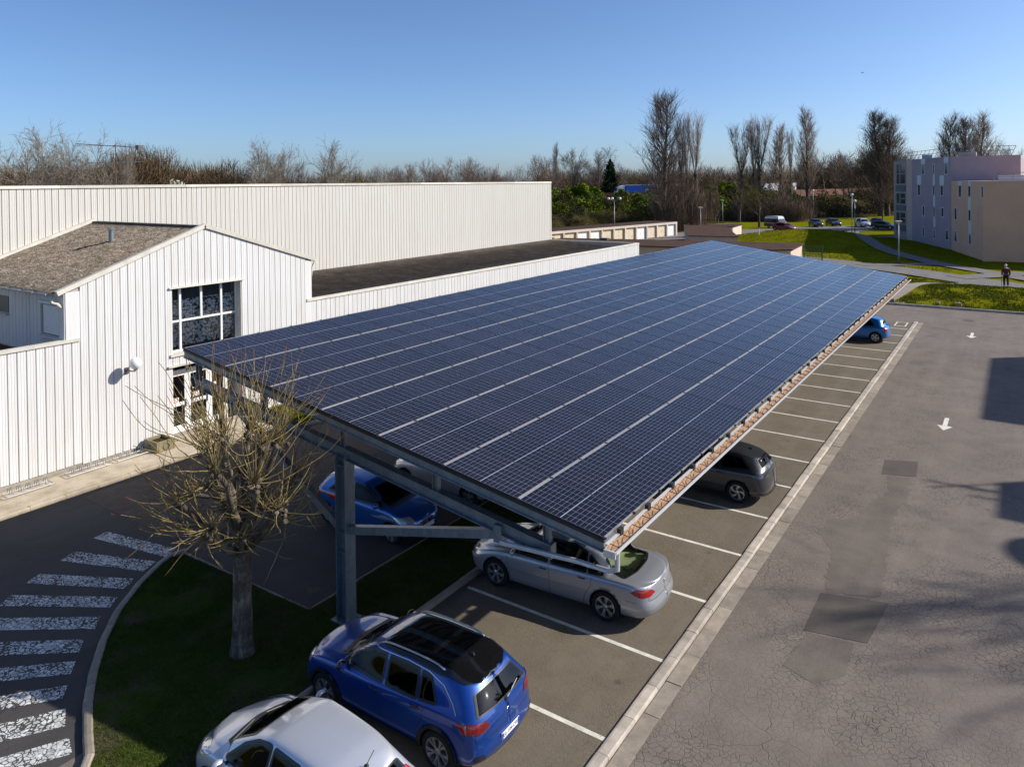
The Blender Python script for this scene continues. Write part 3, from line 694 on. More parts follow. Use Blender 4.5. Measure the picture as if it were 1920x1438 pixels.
# aerial on the roof
an = thing('roof_aerial', 'rusty television aerial mast with two booms above the tall hall roof', 'aerial', (-42, 21.9, 9.8))
MB().tube([(-42,21.9,9.75),(-42,21.9,12.15)], .025, 6).build('mast', mat('rust', (.16,.07,.045), .9), an)
e = Vector((math.cos(.6), math.sin(.6), 0))
for zz, dz, l0, l1, nn in ((12.1,-.12,-2.2,1.3,14),(11.15,.02,-1.75,1.4,0)):
    b = MB(); c0 = Vector((-42,21.9,zz)); b.tube([c0+e*l0-Vector((0,0,dz)), c0+e*l1+Vector((0,0,dz))], .022, 5)
    for i in range(nn):
        q = c0+e*(l0+(l1-l0)*i/(nn-1)); b.tube([q+Vector((-.1,.16,.0)), q-Vector((-.1,.16,.0))], .012, 4)
    if nn: b.box((-41.0,22.5,11.85),(-40.7,22.8,12.1))
    b.build('boom', MATS['galvanised'] if not nn else MATS['dark_frame'], an)
# globe lamp on the gable
gl = thing('wall_lamp', 'white globe lamp on a dark bracket on the gable wall', 'wall lamp', (XF, 14.2, 3.15))
gm = mat('opal_globe', (.82,.82,.80), .25)
MB().sphere((XF+.55,14.22,3.45), .21, 28).build('globe', gm, gl, smooth=True)
MB().box((XF,14.12,3.02),(XF+.05,14.26,3.24)).tube([(XF+.04,14.19,3.17),(XF+.25,14.2,3.13),(XF+.5,14.22,3.16),(XF+.55,14.22,3.27)], .022, 8).lathe([(.075,0),(.075,.05),(.03,.06)],12,(XF+.55,14.22,3.22)).build('bracket', MATS['dark_frame'], gl)
mat('rack_steel', (.30,.31,.33), .5, metal=.4)
# concrete planter and bicycle racks on the pavement
pl = thing('concrete_planter', 'mossy square concrete planter beside the glazed entrance', 'planter', (-26.1, 15.0, .12))
b = MB()
for lo, hi in (((-26.6,14.72,.12),(-25.75,14.80,.5)), ((-26.6,15.36,.12),(-25.75,15.44,.5)), ((-26.6,14.80,.12),(-26.52,15.36,.5)), ((-25.83,14.80,.12),(-25.75,15.36,.5))): b.bevbox(lo, hi, .012)
b.build('planter_box', MATS['old_concrete'], pl); MB().box((-26.52,14.8,.12),(-25.83,15.36,.40)).build('soil', MATS['bark_earth'] if 'bark_earth' in MATS else MATS['bank_earth'], pl)
MB().lathe([(.12,0),(.14,.02),(.10,.03)], 16, (-25.75,15.1,.3), 'x').build('planter_boss', MATS['old_concrete'], pl)
for i, (x0, y0, nm) in enumerate([(-26.05,10.0,'low steel bicycle rack on the pavement at the photo\'s left edge'), (-26.18,11.9,'low steel bicycle rack in the middle of the row of three'), (-26.2,13.5,'low steel bicycle rack nearest the concrete planter')]):
    r = thing('bicycle_rack', nm, 'bicycle rack', (x0, y0, .12), 0, 'bicycle racks along the hall wall')
    for dx in (-.18, .2): MB().tube([(x0+dx,y0-.05,.2),(x0+dx,y0+1.3,.2)], .015, 6).build('rail', MATS['rack_steel'], r)
    for dy in (-.05, 1.3): MB().tube([(x0-.18,y0+dy,.2),(x0+.2,y0+dy,.2)], .014, 6).build('rail', MATS['rack_steel'], r)
    for k in range(5):
        yy = y0+.1+k*.26
        MB().tube([(x0-.18,yy,.2),(x0-.12,yy,.36),(x0-.02,yy,.38),(x0+.03,yy,.2)], .010, 5).tube([(x0-.18,yy+.07,.2),(x0-.12,yy+.07,.36),(x0-.02,yy+.07,.38),(x0+.03,yy+.07,.2)], .010, 5).build('wheel_hoop', MATS['galvanised'], r)
# ------------------------------------------------------------------ solar carport
CX, CZ, SL = -5.69, 3.88, .1445
ANG = math.atan(SL); CA, SA = math.cos(ANG), math.sin(ANG)
NROW, NCOL = 7, 35; MP = 1.7415; YP = 1.135; Y0 = 10.9; Y1 = Y0+YP*NCOL
def cz(x, d=0): return CZ+(CX-x)*SL-d
cp = thing('solar_carport', 'long steel carport roofed with seven rows of dark blue solar modules', 'carport', (-12.42, 11.43, 0))
b = MB(); L, W = 1.722, 1.128
b.add([(.018,.010,-.004),(L-.018,.010,-.004),(L-.018,W-.010,-.004),(.018,W-.010,-.004)], [(0,1,2,3)], 0)
b.box((0,0,-.035),(.018,W,0), 1); b.box((L-.018,0,-.035),(L,W,0), 1)
b.box((.018,0,-.035),(L-.018,.010,-.001), 2); b.box((.018,W-.010,-.035),(L-.018,W,-.001), 2)
b.add([(.018,.010,-.03),(.018,W-.01,-.03),(L-.018,W-.01,-.03),(L-.018,.01,-.03)], [(0,1,2,3)], 2)
mod = b.mesh('solar_module', [MATS['solar_cells'], MATS['module_frame'], MATS['module_edge']])
RM = Matrix(((-CA, 0, SA), (0, -1, 0), (SA, 0, CA)))
eu = RM.to_euler()
for i in range(NROW):
    for j in range(NCOL):
        s = MP*i+.0
        o = place('solar_module', mod, cp, (CX-CA*s+12.42, Y0+YP*(j+1)-.003-11.43, CZ+SA*s+RND.uniform(-.002,.002)),
                  (eu.x, eu.y+RND.uniform(-.0012,.0012), eu.z))
# rails, clamps, purlins
clm = MB().box((-.03,-.02,-.03),(.03,.02,.004)).mesh('clamp', MATS['module_edge'])
for i in range(NROW+1):
    x = CX-CA*(MP*i-.01); 
    if 0 < i < NROW: MB().bar((x, Y0, cz(x, .022)), (x, Y1, cz(x, .022)), .05, .024).build('module_rail', MATS['bright_rail'], cp)
    for j in range(NCOL+1): place('clamp', clm, cp, (x+12.42, Y0+YP*j-11.43, cz(x)))
for i in range(NROW):
    for f in (.28, .72):
        x = CX-CA*MP*(i+f); MB().bar((x, Y0+.15, cz(x, .10)), (x, Y1-.15, cz(x, .10)), .06, .12).build('purlin', MATS['galvanised'], cp)
XL = CX-CA*MP*NROW
def chan(y, d0, h, xa, xb, name, w=.09, m='galvanised'):
    """C channel following the slope, open towards +y"""
    b = MB(); pts = [(xa, cz(xa, d0)), (xb, cz(xb, d0))]
    for (o0, o1, y0, y1) in ((0, h, y-.006, y+.006), (0, .014, y+.006, y+w), (h-.014, h, y+.006, y+w)):
        vs = []
        for (x, z) in pts: vs += [(x, y0, z-o0), (x, y1, z-o0), (x, y1, z-o1), (x, y0, z-o1)]
        b.add(vs, [(0,1,2,3)[::-1], (4,5,6,7), (0,4,5,1)[::-1], (1,5,6,2)[::-1], (2,6,7,3)[::-1], (3,7,4,0)[::-1]])
    return b.build(name, MATS[m], cp)
chan(Y0+.0, .04, .055, CX, XL, 'edge_trim', .04, 'module_edge')
chan(Y0+.02, .09, .15, CX-.02, XL+.02, 'edge_channel')
MB().bar((CX-.02, Y0+.01, cz(CX, .245)), (XL+.02, Y0+.01, cz(XL, .245)), .06, .02, (SA,0,CA)).build('edge_channel', MATS['galvanised'], cp)
chan(Y1-.1, .06, .2, CX-.02, XL+.02, 'edge_channel')
# portal frames
PX = -12.42
def frame(y, near):
    pr = []
    post = MB(); hz = 3.78
    post.box((PX-.155, y-.15, 0), (PX-.135, y+.15, hz)); post.box((PX+.135, y-.15, 0), (PX+.155, y+.15, hz)); post.box((PX-.135, y-.008, 0), (PX+.135, y+.008, hz))
    if near:
        for z in (1.62, 2.05, 3.55): post.box((PX-.135, y-.145, z), (PX+.135, y-.008, z+.012)); post.box((PX-.135, y+.008, z), (PX+.135, y+.145, z+.012))
    post.box((PX-.25, y-.25, 0.07), (PX+.25, y+.25, .10))
    post.build('post', MATS['galvanised'], cp)
    # main beam: an I profile, bottom flange nearly parallel to the roof
    xa, xb = -18.15, -7.0; za, zb = 4.72, 3.20
    bm = MB()
    for o, hgt, yy in ((0, .012, .09), (-.24, .012, .09)): bm.bar((xa, y, za+o), (xb, y, zb+o), .18, .014, (.13,0,.99))
    vs = [(xa, y-.006, za), (xb, y-.006, zb), (xb, y-.006, zb-.235), (xa, y-.006, za-.235), (xa, y+.006, za), (xb, y+.006, zb), (xb, y+.006, zb-.235), (xa, y+.006, za-.235)]
    bm.add(vs, [(0,1,2,3), (7,6,5,4), (0,4,5,1), (3,2,6,7), (1,5,6,2), (0,3,7,4)])
    bm.box((xb-.01, y-.09, zb-.245), (xb+.008, y+.09, zb+.01)); bm.box((xa-.008, y-.09, za-.245), (xa+.01, y+.09, za+.01))
    bm.build('main_beam', MATS['galvanised'], cp)
    for x in (-17.9, -15.2, -12.42, -9.75, -7.12):
        zz = za+(zb-za)*(x-xa)/(xb-xa)
        MB().box((x-.07, y-.05, zz), (x-.055, y+.05, cz(x, .16))).box((x+.055, y-.05, zz), (x+.07, y+.05, cz(x, .16))).box((x-.055, y-.004, zz), (x+.055, y+.004, cz(x, .16))).build('stub', MATS['galvanised'], cp)
    if abs(y-11.43) < .1 or not near:
        pass
    for sx, zt in ((1, 3.02), (-1, 4.05)):
        x1 = PX+sx*4.15; x1 = -8.25 if sx > 0 else -16.3; zt = (za+(zb-za)*(x1-xa)/(xb-xa))-.29
        MB().bar((PX+sx*.16, y, 2.12), (x1, y, zt), .14, .17).build('knee_brace', MATS['galvanised'], cp)
        MB().box((x1-.02, y-.10, zt-.13), (x1+.16, y+.10, zt+.2)).build('gusset', MATS['galvanised'], cp)
    # secondary rafter right under the purlins
    if not near: chan(y, .16, .18, CX-.1, XL+.1, 'rafter')
for k in range(6): frame(11.43+7.6*k, k == 0)
# eaves gutter along the low side: trough, lip and brackets
gx0, gx1, gz0 = -5.66, -5.48, 3.62
MB().add([(gx0,Y0-.02,gz0+.13),(gx0,Y1,gz0+.13),(gx0,Y1,gz0),(gx0,Y0-.02,gz0),(gx1,Y0-.02,gz0),(gx1,Y1,gz0),(gx1,Y0-.02,gz0+.08),(gx1,Y1,gz0+.08)],
         [(0,1,2,3),(3,2,5,4),(4,5,7,6)]).build('gutter', MATS['gutter_rust'], cp)
MB().bar((gx1+.02,Y0-.03,gz0+.06),(gx1+.02,Y1,gz0+.06),.025,.05).bar((gx0+.02,Y0-.02,gz0+.16),(gx0+.02,Y1,gz0+.16),.05,.02).build('gutter_lip', MATS['gutter_lip'], cp)
gbm = MB().bar((gx0, 0, gz0+.12), (gx1, .02, gz0+.09), .012, .01).bar((gx1, .02, gz0+.09), (gx0, .30, gz0+.06), .010, .008).shift((12.42,0,0)).mesh('gutter_bracket', MATS['module_edge']); yy = Y0+.12
while yy < Y1-.3: place('gutter_bracket', gbm, cp, (0, yy-11.43, 0)); yy += .42
gcm = MB().box((gx0-.01, -.06, gz0+.13), (gx0+.06, .06, gz0+.24)).shift((12.42,0,0)).mesh('gutter_clip', MATS['module_edge']); yy = Y0+.5
while yy < Y1: place('gutter_clip', gcm, cp, (0, yy-11.43, 0)); yy += YP
b = MB(); b.box((gx0-.01,Y0-.06,gz0-.03),(gx1+.02,Y0-.02,gz0+.09)); b.tube([(-5.55,Y0+.2,gz0),(-5.56,Y0+.22,3.28),(-5.75,Y0+.3,3.17),(-6.4,Y0+.38,3.12),(-8.1,11.33,2.98)], .045, 10)
b.build('drain_pipe', MATS['zinc_sheet'], cp)
# ------------------------------------------------------------------ cars
def paint(name, c, flake=0.0, rough=.28, metal=.35):
    g = new('paint_'+name, rough=rough, metal=metal, spec=.5, coat=1.0)
    n = g.noise(g.coord('Object'), 1.3, 3); geo = g.n('ShaderNodeNewGeometry')
    d = g.ramp(g.sep(g.coord('Object'))[2], [(.15, 1.0), (.5, 0.0)])
    dirt = g.math('MULTIPLY', g.math('MULTIPLY', d, g.noise(g.coord('Object'), 6, 4)), .5)
    base = g.mix(dirt, c, (.16,.14,.115))
    if flake: base = g.mix(g.math('MULTIPLY', g.noise(g.coord('Object'), 400, 1), flake), base, tuple(min(1, x*1.7+.03) for x in c))
    base = g.mix(geo.outputs['Backfacing'], base, (.03,.03,.032)); g.color(base)
    g.rough(g.math('ADD', rough, g.math('MULTIPLY', n, .1))); return g.m
def spline(xs, ys):
    """monotone cubic through knots"""
    xs = np.array(xs, float); ys = np.array(ys, float); o = np.argsort(xs); xs = xs[o]; ys = ys[o]
    h = np.diff(xs); d = np.diff(ys)/h; m = np.zeros_like(ys)
    m[0], m[-1] = d[0], d[-1]
    for i in range(1, len(xs)-1):
        if d[i-1]*d[i] > 0: w1, w2 = 2*h[i]+h[i-1], h[i]+2*h[i-1]; m[i] = (w1+w2)/(w1/d[i-1]+w2/d[i])
    def f(x):
        x = np.clip(x, xs[0], xs[-1]); i = np.clip(np.searchsorted(xs, x)-1, 0, len(h)-1)
        t = (x-xs[i])/h[i]
        return (2*t**3-3*t**2+1)*ys[i]+(t**3-2*t**2+t)*h[i]*m[i]+(-2*t**3+3*t**2)*ys[i+1]+(t**3-t**2)*h[i]*m[i+1]
    return f
def bspl(P, n):
    """clamped uniform cubic b-spline of control points P sampled n times"""
    P = [P[0], P[0]]+list(P)+[P[-1], P[-1]]; P = np.array(P, float); out = []
    for t in np.linspace(0, len(P)-3-1e-6, n):
        i = int(t); u = t-i
        b = np.array([(1-u)**3, 3*u**3-6*u*u+4, -3*u**3+3*u*u+3*u+1, u**3])/6
        out.append(b@P[i:i+4])
    return np.array(out)
class Car:
    def __init__(s, spec, hi=True):
        s.s = spec; s.L, s.W = spec['L'], spec['W']; s.nx, s.nr = (110, 34) if hi else (56, 24); s.hi = hi
        s.top = spline(*zip(*spec['top'])); s.belt = spline(*zip(*spec['belt'])); s.rail = spline(*zip(*spec['rail']))
        s.bot = spline(*zip(*spec.get('bot', [(-9, .22), (9, .20)])))
        s.fs = spline(*zip(*spec['fshift'])); s.rs = spline(*zip(*spec['rshift']))
    def half(s, x):
        a = s.L/2; W = s.W/2; xf, xr = s.s.get('xf', .62), s.s.get('xr', .5)
        w = W
        if x > a-xf: u = (x-(a-xf))/xf; w = W*(1-u**s.s.get('pf', 3.0))**(1/2.2) if u < 1 else 0
        if x < -a+xr: u = (-a+xr-x)/xr; w = W*(1-u**s.s.get('pr', 3.4))**(1/2.4) if u < 1 else 0
        w = max(w, .008)
        return w*(1-.035*max(0, x/a)**2-.02*max(0, -x/a)**2)
    def section(s, x):
        h = s.half(x); b = float(s.belt(x)); t = float(s.top(x)); r = float(s.rail(x)); zb = float(s.bot(x)); W = s.W/2
        k = h/W; g = max(t-b, .02); r = min(r*k, h*.97)
        cr = float(min(.07+.0*g, g*.5)); tr = t-cr if g > .25 else b+g*.35
        q = s.s.get('sill', .94)
        P = [(0, zb), (h*.55, zb), (h*q, zb+.01), (h*.965, zb+.08), (h*.985, .30+.3*zb), (h*.995, .5), (h*1.0, .5+(b-.5)*.35), (h*.992, b-.14), (h*.975, b-.045), (h*.95, b-.005), (h*.925, b+.012)]
        P += [(h*.925+(r-h*.925)*.33, b+(tr-b)*.33), (h*.925+(r-h*.925)*.68, b+(tr-b)*.70), (r+.01*k, tr-.03*min(1, g*3)), (r-.02*k, tr+cr*.30), (r*.86, tr+cr*.62), (r*.62, tr+cr*.86), (r*.3, t-.003), (0, t)]
        return bspl(P, s.nr)
    def body(s):
        a = s.L/2; xf, xr = s.s.get('xf', .62), s.s.get('xr', .5); ne = 16 if s.hi else 9
        f = np.linspace(0, 1, ne+1)[:-1]; fe = np.concatenate([[.045], f[1:]])
        rear = -a+xr-xr*(1-fe**2.4)**(1/s.s.get('pr', 3.4)); front = (a-xf+xf*(1-fe**2.2)**(1/s.s.get('pf', 3.0)))[::-1]
        mid = np.linspace(rear[-1], front[0], s.nx-2*ne+2)[1:-1]; xs = np.concatenate([rear, mid, front])
        R = []
        for x in xs:
            S = s.section(x); row = []
            wf = float(sstep(x, a-1.25, a)); wr = float(sstep(-x, a-1.15, a))
            for y, z in S:
                row.append((x-wf*float(s.fs(z))+wr*float(s.rs(z)), y, z))
            R.append(row)
        nr = s.nr; V = []
        for row in R: V += row+[(p[0], -p[1], p[2]) for p in row[1:-1][::-1]]
        m = 2*nr-2; n = len(R)
        F = [(i*m+j, i*m+(j+1)%m, (i+1)*m+(j+1)%m, (i+1)*m+j) for i in range(n-1) for j in range(m)]
        F += [tuple(range(m))[::-1], tuple((n-1)*m+j for j in range(m))]
        me = bpy.data.meshes.new('car_body'); me.from_pydata(V, [], F)
        me.polygons.foreach_set('use_smooth', [True]*len(F)); me.update()
        return me
    def cut_arches(s, me):
        sp = s.s; ob = bpy.data.objects.new('tmp', me); COL.objects.link(ob)
        b = MB()
        for x in (sp['xrw'], sp['xfw']):
            for sy in (1, -1):
                R = sp['R']+.045; n = 32
                y0, y1 = sy*(s.W/2-.34), sy*(s.W/2+.2)
                vs = [(x+R*math.cos(2*math.pi*i/n), y, sp['R']+R*math.sin(2*math.pi*i/n)) for y in (y0, y1) for i in range(n)]
                fs = [tuple(range(n)), tuple(n+i for i in range(n))[::-1]]+[(i, n+i, n+(i+1)%n, (i+1)%n) for i in range(n)]
                if sy < 0: fs = [f[::-1] for f in fs]
                b.add(vs, fs)
        cm = b.mesh('cut', MATS['black_rubber']); bm = bmesh.new(); bm.from_mesh(cm); bmesh.ops.recalc_face_normals(bm, faces=bm.faces); bm.to_mesh(cm); bm.free()
        bm = bmesh.new(); bm.from_mesh(me); bmesh.ops.recalc_face_normals(bm, faces=bm.faces); bm.to_mesh(me); bm.free()
        me.materials.append(MATS[sp['paint']]); me.materials.append(MATS['black_rubber'])
        co = bpy.data.objects.new('cut', cm); COL.objects.link(co); cm.polygons.foreach_set('material_index', [0]*len(cm.polygons))
        md = ob.modifiers.new('b', 'BOOLEAN'); md.operation = 'DIFFERENCE'; md.object = co; md.solver = 'EXACT'; md.material_mode = 'TRANSFER'
        dg = bpy.context.evaluated_depsgraph_get(); out = bpy.data.meshes.new_from_object(ob.evaluated_get(dg))
        bpy.data.objects.remove(ob); bpy.data.objects.remove(co)
        out.name = 'car_body'; return out
def inside(p, poly):
    x, y = p; c = False; n = len(poly); j = n-1
    for i in range(n):
        xi, yi = poly[i]; xj, yj = poly[j]
        if (yi > y) != (yj > y) and x < (xj-xi)*(y-yi)/(yj-yi)+xi: c = not c
        j = i
    return c
def rnd_poly(poly, r=.04, k=4):
    """round the corners"""
    out = []; n = len(poly)
    for i in range(n):
        p0, p1, p2 = Vector(poly[i-1]), Vector(poly[i]), Vector(poly[(i+1) % n])
        a, b = p0-p1, p2-p1; rr = min(r, a.length*.45, b.length*.45)
        s, e = p1+a.normalized()*rr, p1+b.normalized()*rr
        for q in range(k+1):
            t = q/k; out.append(tuple(s*(1-t)**2+p1*2*t*(1-t)+e*t*t))
    return out
def off_poly(poly, d):
    n = len(poly); A = sum(poly[i][0]*poly[(i+1)%n][1]-poly[(i+1)%n][0]*poly[i][1] for i in range(n)); sg = 1 if A > 0 else -1
    out = []
    for i in range(n):
        p0, p1, p2 = Vector(poly[i-1]), Vector(poly[i]), Vector(poly[(i+1) % n])
        e1 = (p1-p0).normalized(); e2 = (p2-p1).normalized(); n1 = Vector((e1.y, -e1.x)); n2 = Vector((e2.y, -e2.x))
        m = n1+n2
        if m.length < 1e-6: m = n1
        m.normalize(); c = max(.5, m.dot(n1)); q = p1+m*(sg*d/c); out.append((q.x, q.y))
    return out
def densify(poly, st):
    out = []
    for i in range(len(poly)):
        a, b = Vector(poly[i]), Vector(poly[(i+1) % len(poly)]); k = max(1, int((b-a).length/st+.5))
        for q in range(k): out.append(tuple(a.lerp(b, q/k)))
    return out
class Skin:
    """lays thin panels on a body surface: an outline in a side/top/end view is projected onto the body"""
    def __init__(s, me, root):
        s.me = me; s.root = root
        dv = [v.co.copy() for v in me.vertices]; s.bvh = BVHTree.FromPolygons(dv, [tuple(p.vertices) for p in me.polygons]); s.nrm = None
        s.vn = [Vector(v.normal) for v in me.vertices]; s.pv = [tuple(p.vertices) for p in me.polygons]; s.dv = dv
    def hit(s, u, v, view):
        if view in ('L', 'R'): sg = 1 if view == 'L' else -1; o = Vector((u, 3*sg, v)); d = Vector((0, -sg, 0))
        elif view == 'T': o = Vector((u, v, 4)); d = Vector((0, 0, -1))
        elif view == 'B': o = Vector((-4, u, v)); d = Vector((1, 0, 0))
        elif view == 'F': o = Vector((4, u, v)); d = Vector((-1, 0, 0))
        elif view == 'WF': d = Vector((-.8, 0, -.6)); o = Vector((4, 0, 3.5)); e = Vector((-.6, 0, .8)); o = Vector((0, u, 0))+e*0+Vector((0,0,0)); o = Vector((v, u, 1.0))-d*4
        else: d = Vector((.85, 0, -.53)); o = Vector((v, u, 1.0))-d*4
        h = s.bvh.ray_cast(o, d)
        if h[0] is None:
            h = s.bvh.find_nearest(o+d*3.2)
        loc, n, idx, dist = h
        # smooth normal from the vertices of the face hit
        w = Vector((0,0,0))
        for i in s.pv[idx]:
            dd = (s.dv[i]-loc).length+1e-4; w += s.vn[i]/dd
        return loc, w.normalized()
    def patch(s, name, poly, view, m, off=.004, st=.07, hole=None, parent=None, thick=0, smooth=True):
        out = densify(poly, st); V = [Vector(p) for p in out]; n0 = len(V)
        E = [(i, (i+1) % n0) for i in range(n0)]
        if hole:
            ho = densify(hole, st); k = len(ho); E += [(n0+i, n0+(i+1) % k) for i in range(k)]; V += [Vector(p) for p in ho]
        xs = [p[0] for p in out]; ys = [p[1] for p in out]
        if not hole:
            x = min(xs)+st/2
            while x < max(xs):
                y = min(ys)+st/2
                while y < max(ys):
                    if inside((x, y), out) and min((Vector((x, y))-q).length for q in V[:n0]) > st*.45: V.append(Vector((x, y)))
                    y += st
                x += st
        r = delaunay_2d_cdt(V, E, [], 1 if not hole else 0, 1e-5)
        vs2, fs = r[0], r[2]
        if hole: fs = [f for f in fs if inside(tuple(sum((vs2[i] for i in f), Vector((0, 0)))/len(f)), out) and not inside(tuple(sum((vs2[i] for i in f), Vector((0, 0)))/len(f)), ho)]
        P, N = [], []
        for q in vs2:
            l, nn = s.hit(q.x, q.y, view); P.append(l+nn*off); N.append(nn)
        me = bpy.data.meshes.new(name); me.from_pydata([tuple(p) for p in P], [], [tuple(f) for f in fs]); me.materials.append(MATS[m] if isinstance(m, str) else m)
        me.update(); fl = []
        for p in me.polygons:
            if p.normal.dot(N[p.vertices[0]]) < 0: fl.append(p.index)
        if fl:
            bm = bmesh.new(); bm.from_mesh(me); bm.faces.ensure_lookup_table(); bmesh.ops.reverse_faces(bm, faces=[bm.faces[i] for i in fl]); bm.to_mesh(me); bm.free()
        me.polygons.foreach_set('use_smooth', [smooth]*len(me.polygons))
        if smooth: me.normals_split_custom_set_from_vertices([tuple(n) for n in N])
        return place(name, me, parent or s.root)
    def line(s, name, pts, view, m, w=.010, off=.0025, parent=None, st=.05):
        """narrow strip laid along a poly-line on the body"""
        P = []
        for a, b in zip(pts[:-1], pts[1:]):
            a, b = Vector(a), Vector(b); k = max(1, int((b-a).length/st))
            for q in range(k): P.append(a.lerp(b, q/k))
        P.append(Vector(pts[-1])); L = [s.hit(p.x, p.y, view) for p in P]; b = MB(); vs = []
        for i, (l, n) in enumerate(L):
            d = (L[min(i+1, len(L)-1)][0]-L[max(i-1, 0)][0]).normalized(); sd = n.cross(d).normalized()
            vs += [tuple(l+n*off-sd*w/2), tuple(l+n*off+sd*w/2)]
        b.add(vs, [(2*i, 2*i+2, 2*i+3, 2*i+1) for i in range(len(L)-1)])
        return b.build(name, MATS[m] if isinstance(m, str) else m, parent or s.root, local=True)
mat('lamp_red', (.33,.004,.006), .12, coat=1); mat('lamp_dark_red', (.12,.004,.006), .12, coat=1); mat('lamp_clear', (.55,.57,.60), .08, metal=.5, coat=1); mat('lamp_smoke', (.05,.05,.055), .1, coat=1)
mat('chrome', (.80,.80,.80), .12, metal=1); mat('alloy', (.50,.51,.53), .3, metal=.85); mat('dark_alloy', (.10,.10,.11), .3, metal=.8)
mat('trim_black', (.02,.02,.021), .45); mat('gloss_black', (.006,.006,.007), .06, coat=1); mat('seat_beige', (.42,.38,.28), .8); mat('seat_dark', (.035,.035,.04), .8); mat('brake', (.12,.11,.10), .5, metal=.6)
mat('plate_blue', (.01,.05,.35), .4); mat('plate_white', (.78,.78,.76), .4); mat('ink', (.015,.015,.016), .5)
mat('seal', (.012,.012,.013), .35)
_tx = {}
def text_mesh(txt, size, m, th=.002):
    k = (txt, size, m)
    if k in _tx: return _tx[k]
    cu = bpy.data.curves.new('t', 'FONT'); cu.body = txt; cu.size = size; cu.extrude = th/2; cu.align_x = 'CENTER'; cu.align_y = 'CENTER'
    ob = bpy.data.objects.new('t', cu); COL.objects.link(ob); dg = bpy.context.evaluated_depsgraph_get()
    me = bpy.data.meshes.new_from_object(ob.evaluated_get(dg)); bpy.data.objects.remove(ob); me.materials.clear(); me.materials.append(MATS[m]); _tx[k] = me; return me
_wh = {}
def wheel_meshes(R, kind):
    k = (round(R, 3), kind)
    if k in _wh: return _wh[k]
    w = .205; rr = R*.70
    t = MB(); t.lathe([(rr-.01, -w/2+.02), (rr, -w/2), (R-.03, -w/2), (R-.006, -w/2+.03), (R, -w/2+.06), (R, w/2-.06), (R-.006, w/2-.03), (R-.03, w/2), (rr, w/2), (rr-.01, w/2-.02)], 36, axis='y')
    tm = t.mesh('wheel', MATS['tyre'], True, 50)
    r = MB(); yo = w/2-.012
    r.lathe([(rr, yo+.004), (rr-.018, yo+.006), (rr-.022, yo-.02), (rr-.03, yo-.06), (rr-.035, -.03)], 36, axis='y', m=0)
    r.lathe([(0, -.02), (rr-.04, -.02)], 30, axis='y', m=1); r.lathe([(.0, .01), (R*.42, .01), (R*.42, -.01)], 24, axis='y', m=2)
    n = {'five': 5, 'six': 6, 'split': 5, 'cover': 7, 'twist': 5}[kind]
    for i in range(n):
        a = 2*math.pi*i/n
        def pt(rad, da, y): return (rad*math.cos(a+da), y, rad*math.sin(a+da))
        if kind in ('split', 'twist'):
            for sg in ((-1, 1) if kind == 'split' else (1,)):
                d0, d1, w0, w1 = (.10*sg, .26*sg, .018, .030) if kind == 'split' else (0, .5, .03, .055)
                vs = []
                for (rad, dc, hw) in ((.05, d0, w0), (rr*.6, (d0+d1)/2, w0), (rr-.02, d1, w1)):
                    for e in (-1, 1):
                        vs += [pt(rad, dc+e*hw/max(rad, .08), yo-.004-.01*(rad < .1)), pt(rad, dc+e*hw/max(rad, .08), yo-.035)]
                fs = []
                for q in (0, 4): fs += [(q, q+2, q+6, q+4), (q, q+4, q+5, q+1), (q+2, q+3, q+7, q+6)]
                r.add(vs, fs, 0 if kind == 'split' else 3)
        else:
            w0, w1 = {'five': (.034, .058), 'six': (.026, .046), 'cover': (.028, .05)}[kind]; vs = []
            for (rad, hw) in ((.05, w0), (rr*.55, w0*1.05), (rr-.018, w1)):
                for e in (-1, 1): vs += [pt(rad, e*hw/max(rad, .07), yo-.005-.012*(rad < .1)), pt(rad, e*hw/max(rad, .07), yo-.035)]
            fs = []
            for q in (0, 4): fs += [(q, q+2, q+6, q+4), (q, q+4, q+5, q+1), (q+2, q+3, q+7, q+6)]
            r.add(vs, fs, 0)
    r.lathe([(0, yo+.004), (.03, yo+.002), (.058, yo-.01), (.06, yo-.03)], 16, axis='y', m=0)
    for i in range(5):
        a = 2*math.pi*(i+.5)/5; r.lathe([(0, yo-.012), (.009, yo-.012), (.009, yo-.03)], 6, (.042*math.cos(a), 0, .042*math.sin(a)), 'y', 2)
    rm = r.mesh('rim', [MATS['alloy'], MATS['trim_black'], MATS['brake'], MATS['dark_alloy'] if kind != 'twist' else MATS['alloy']], True, 35)
    _wh[k] = (tm, rm); return _wh[k]
def add_wheels(root, sp, W, kind):
    tm, rm = wheel_meshes(sp['R'], kind)
    for x in (sp['xrw'], sp['xfw']):
        for sy in (1, -1):
            w = place('wheel', tm, root, (x, sy*(W/2-.115), sp['R']), (0, RND.uniform(0, 6), 0) if sy > 0 else (0, RND.uniform(0, 6), math.pi))
            place('rim', rm, w)
def mirror_view(poly): return [(x, z) for x, z in poly]
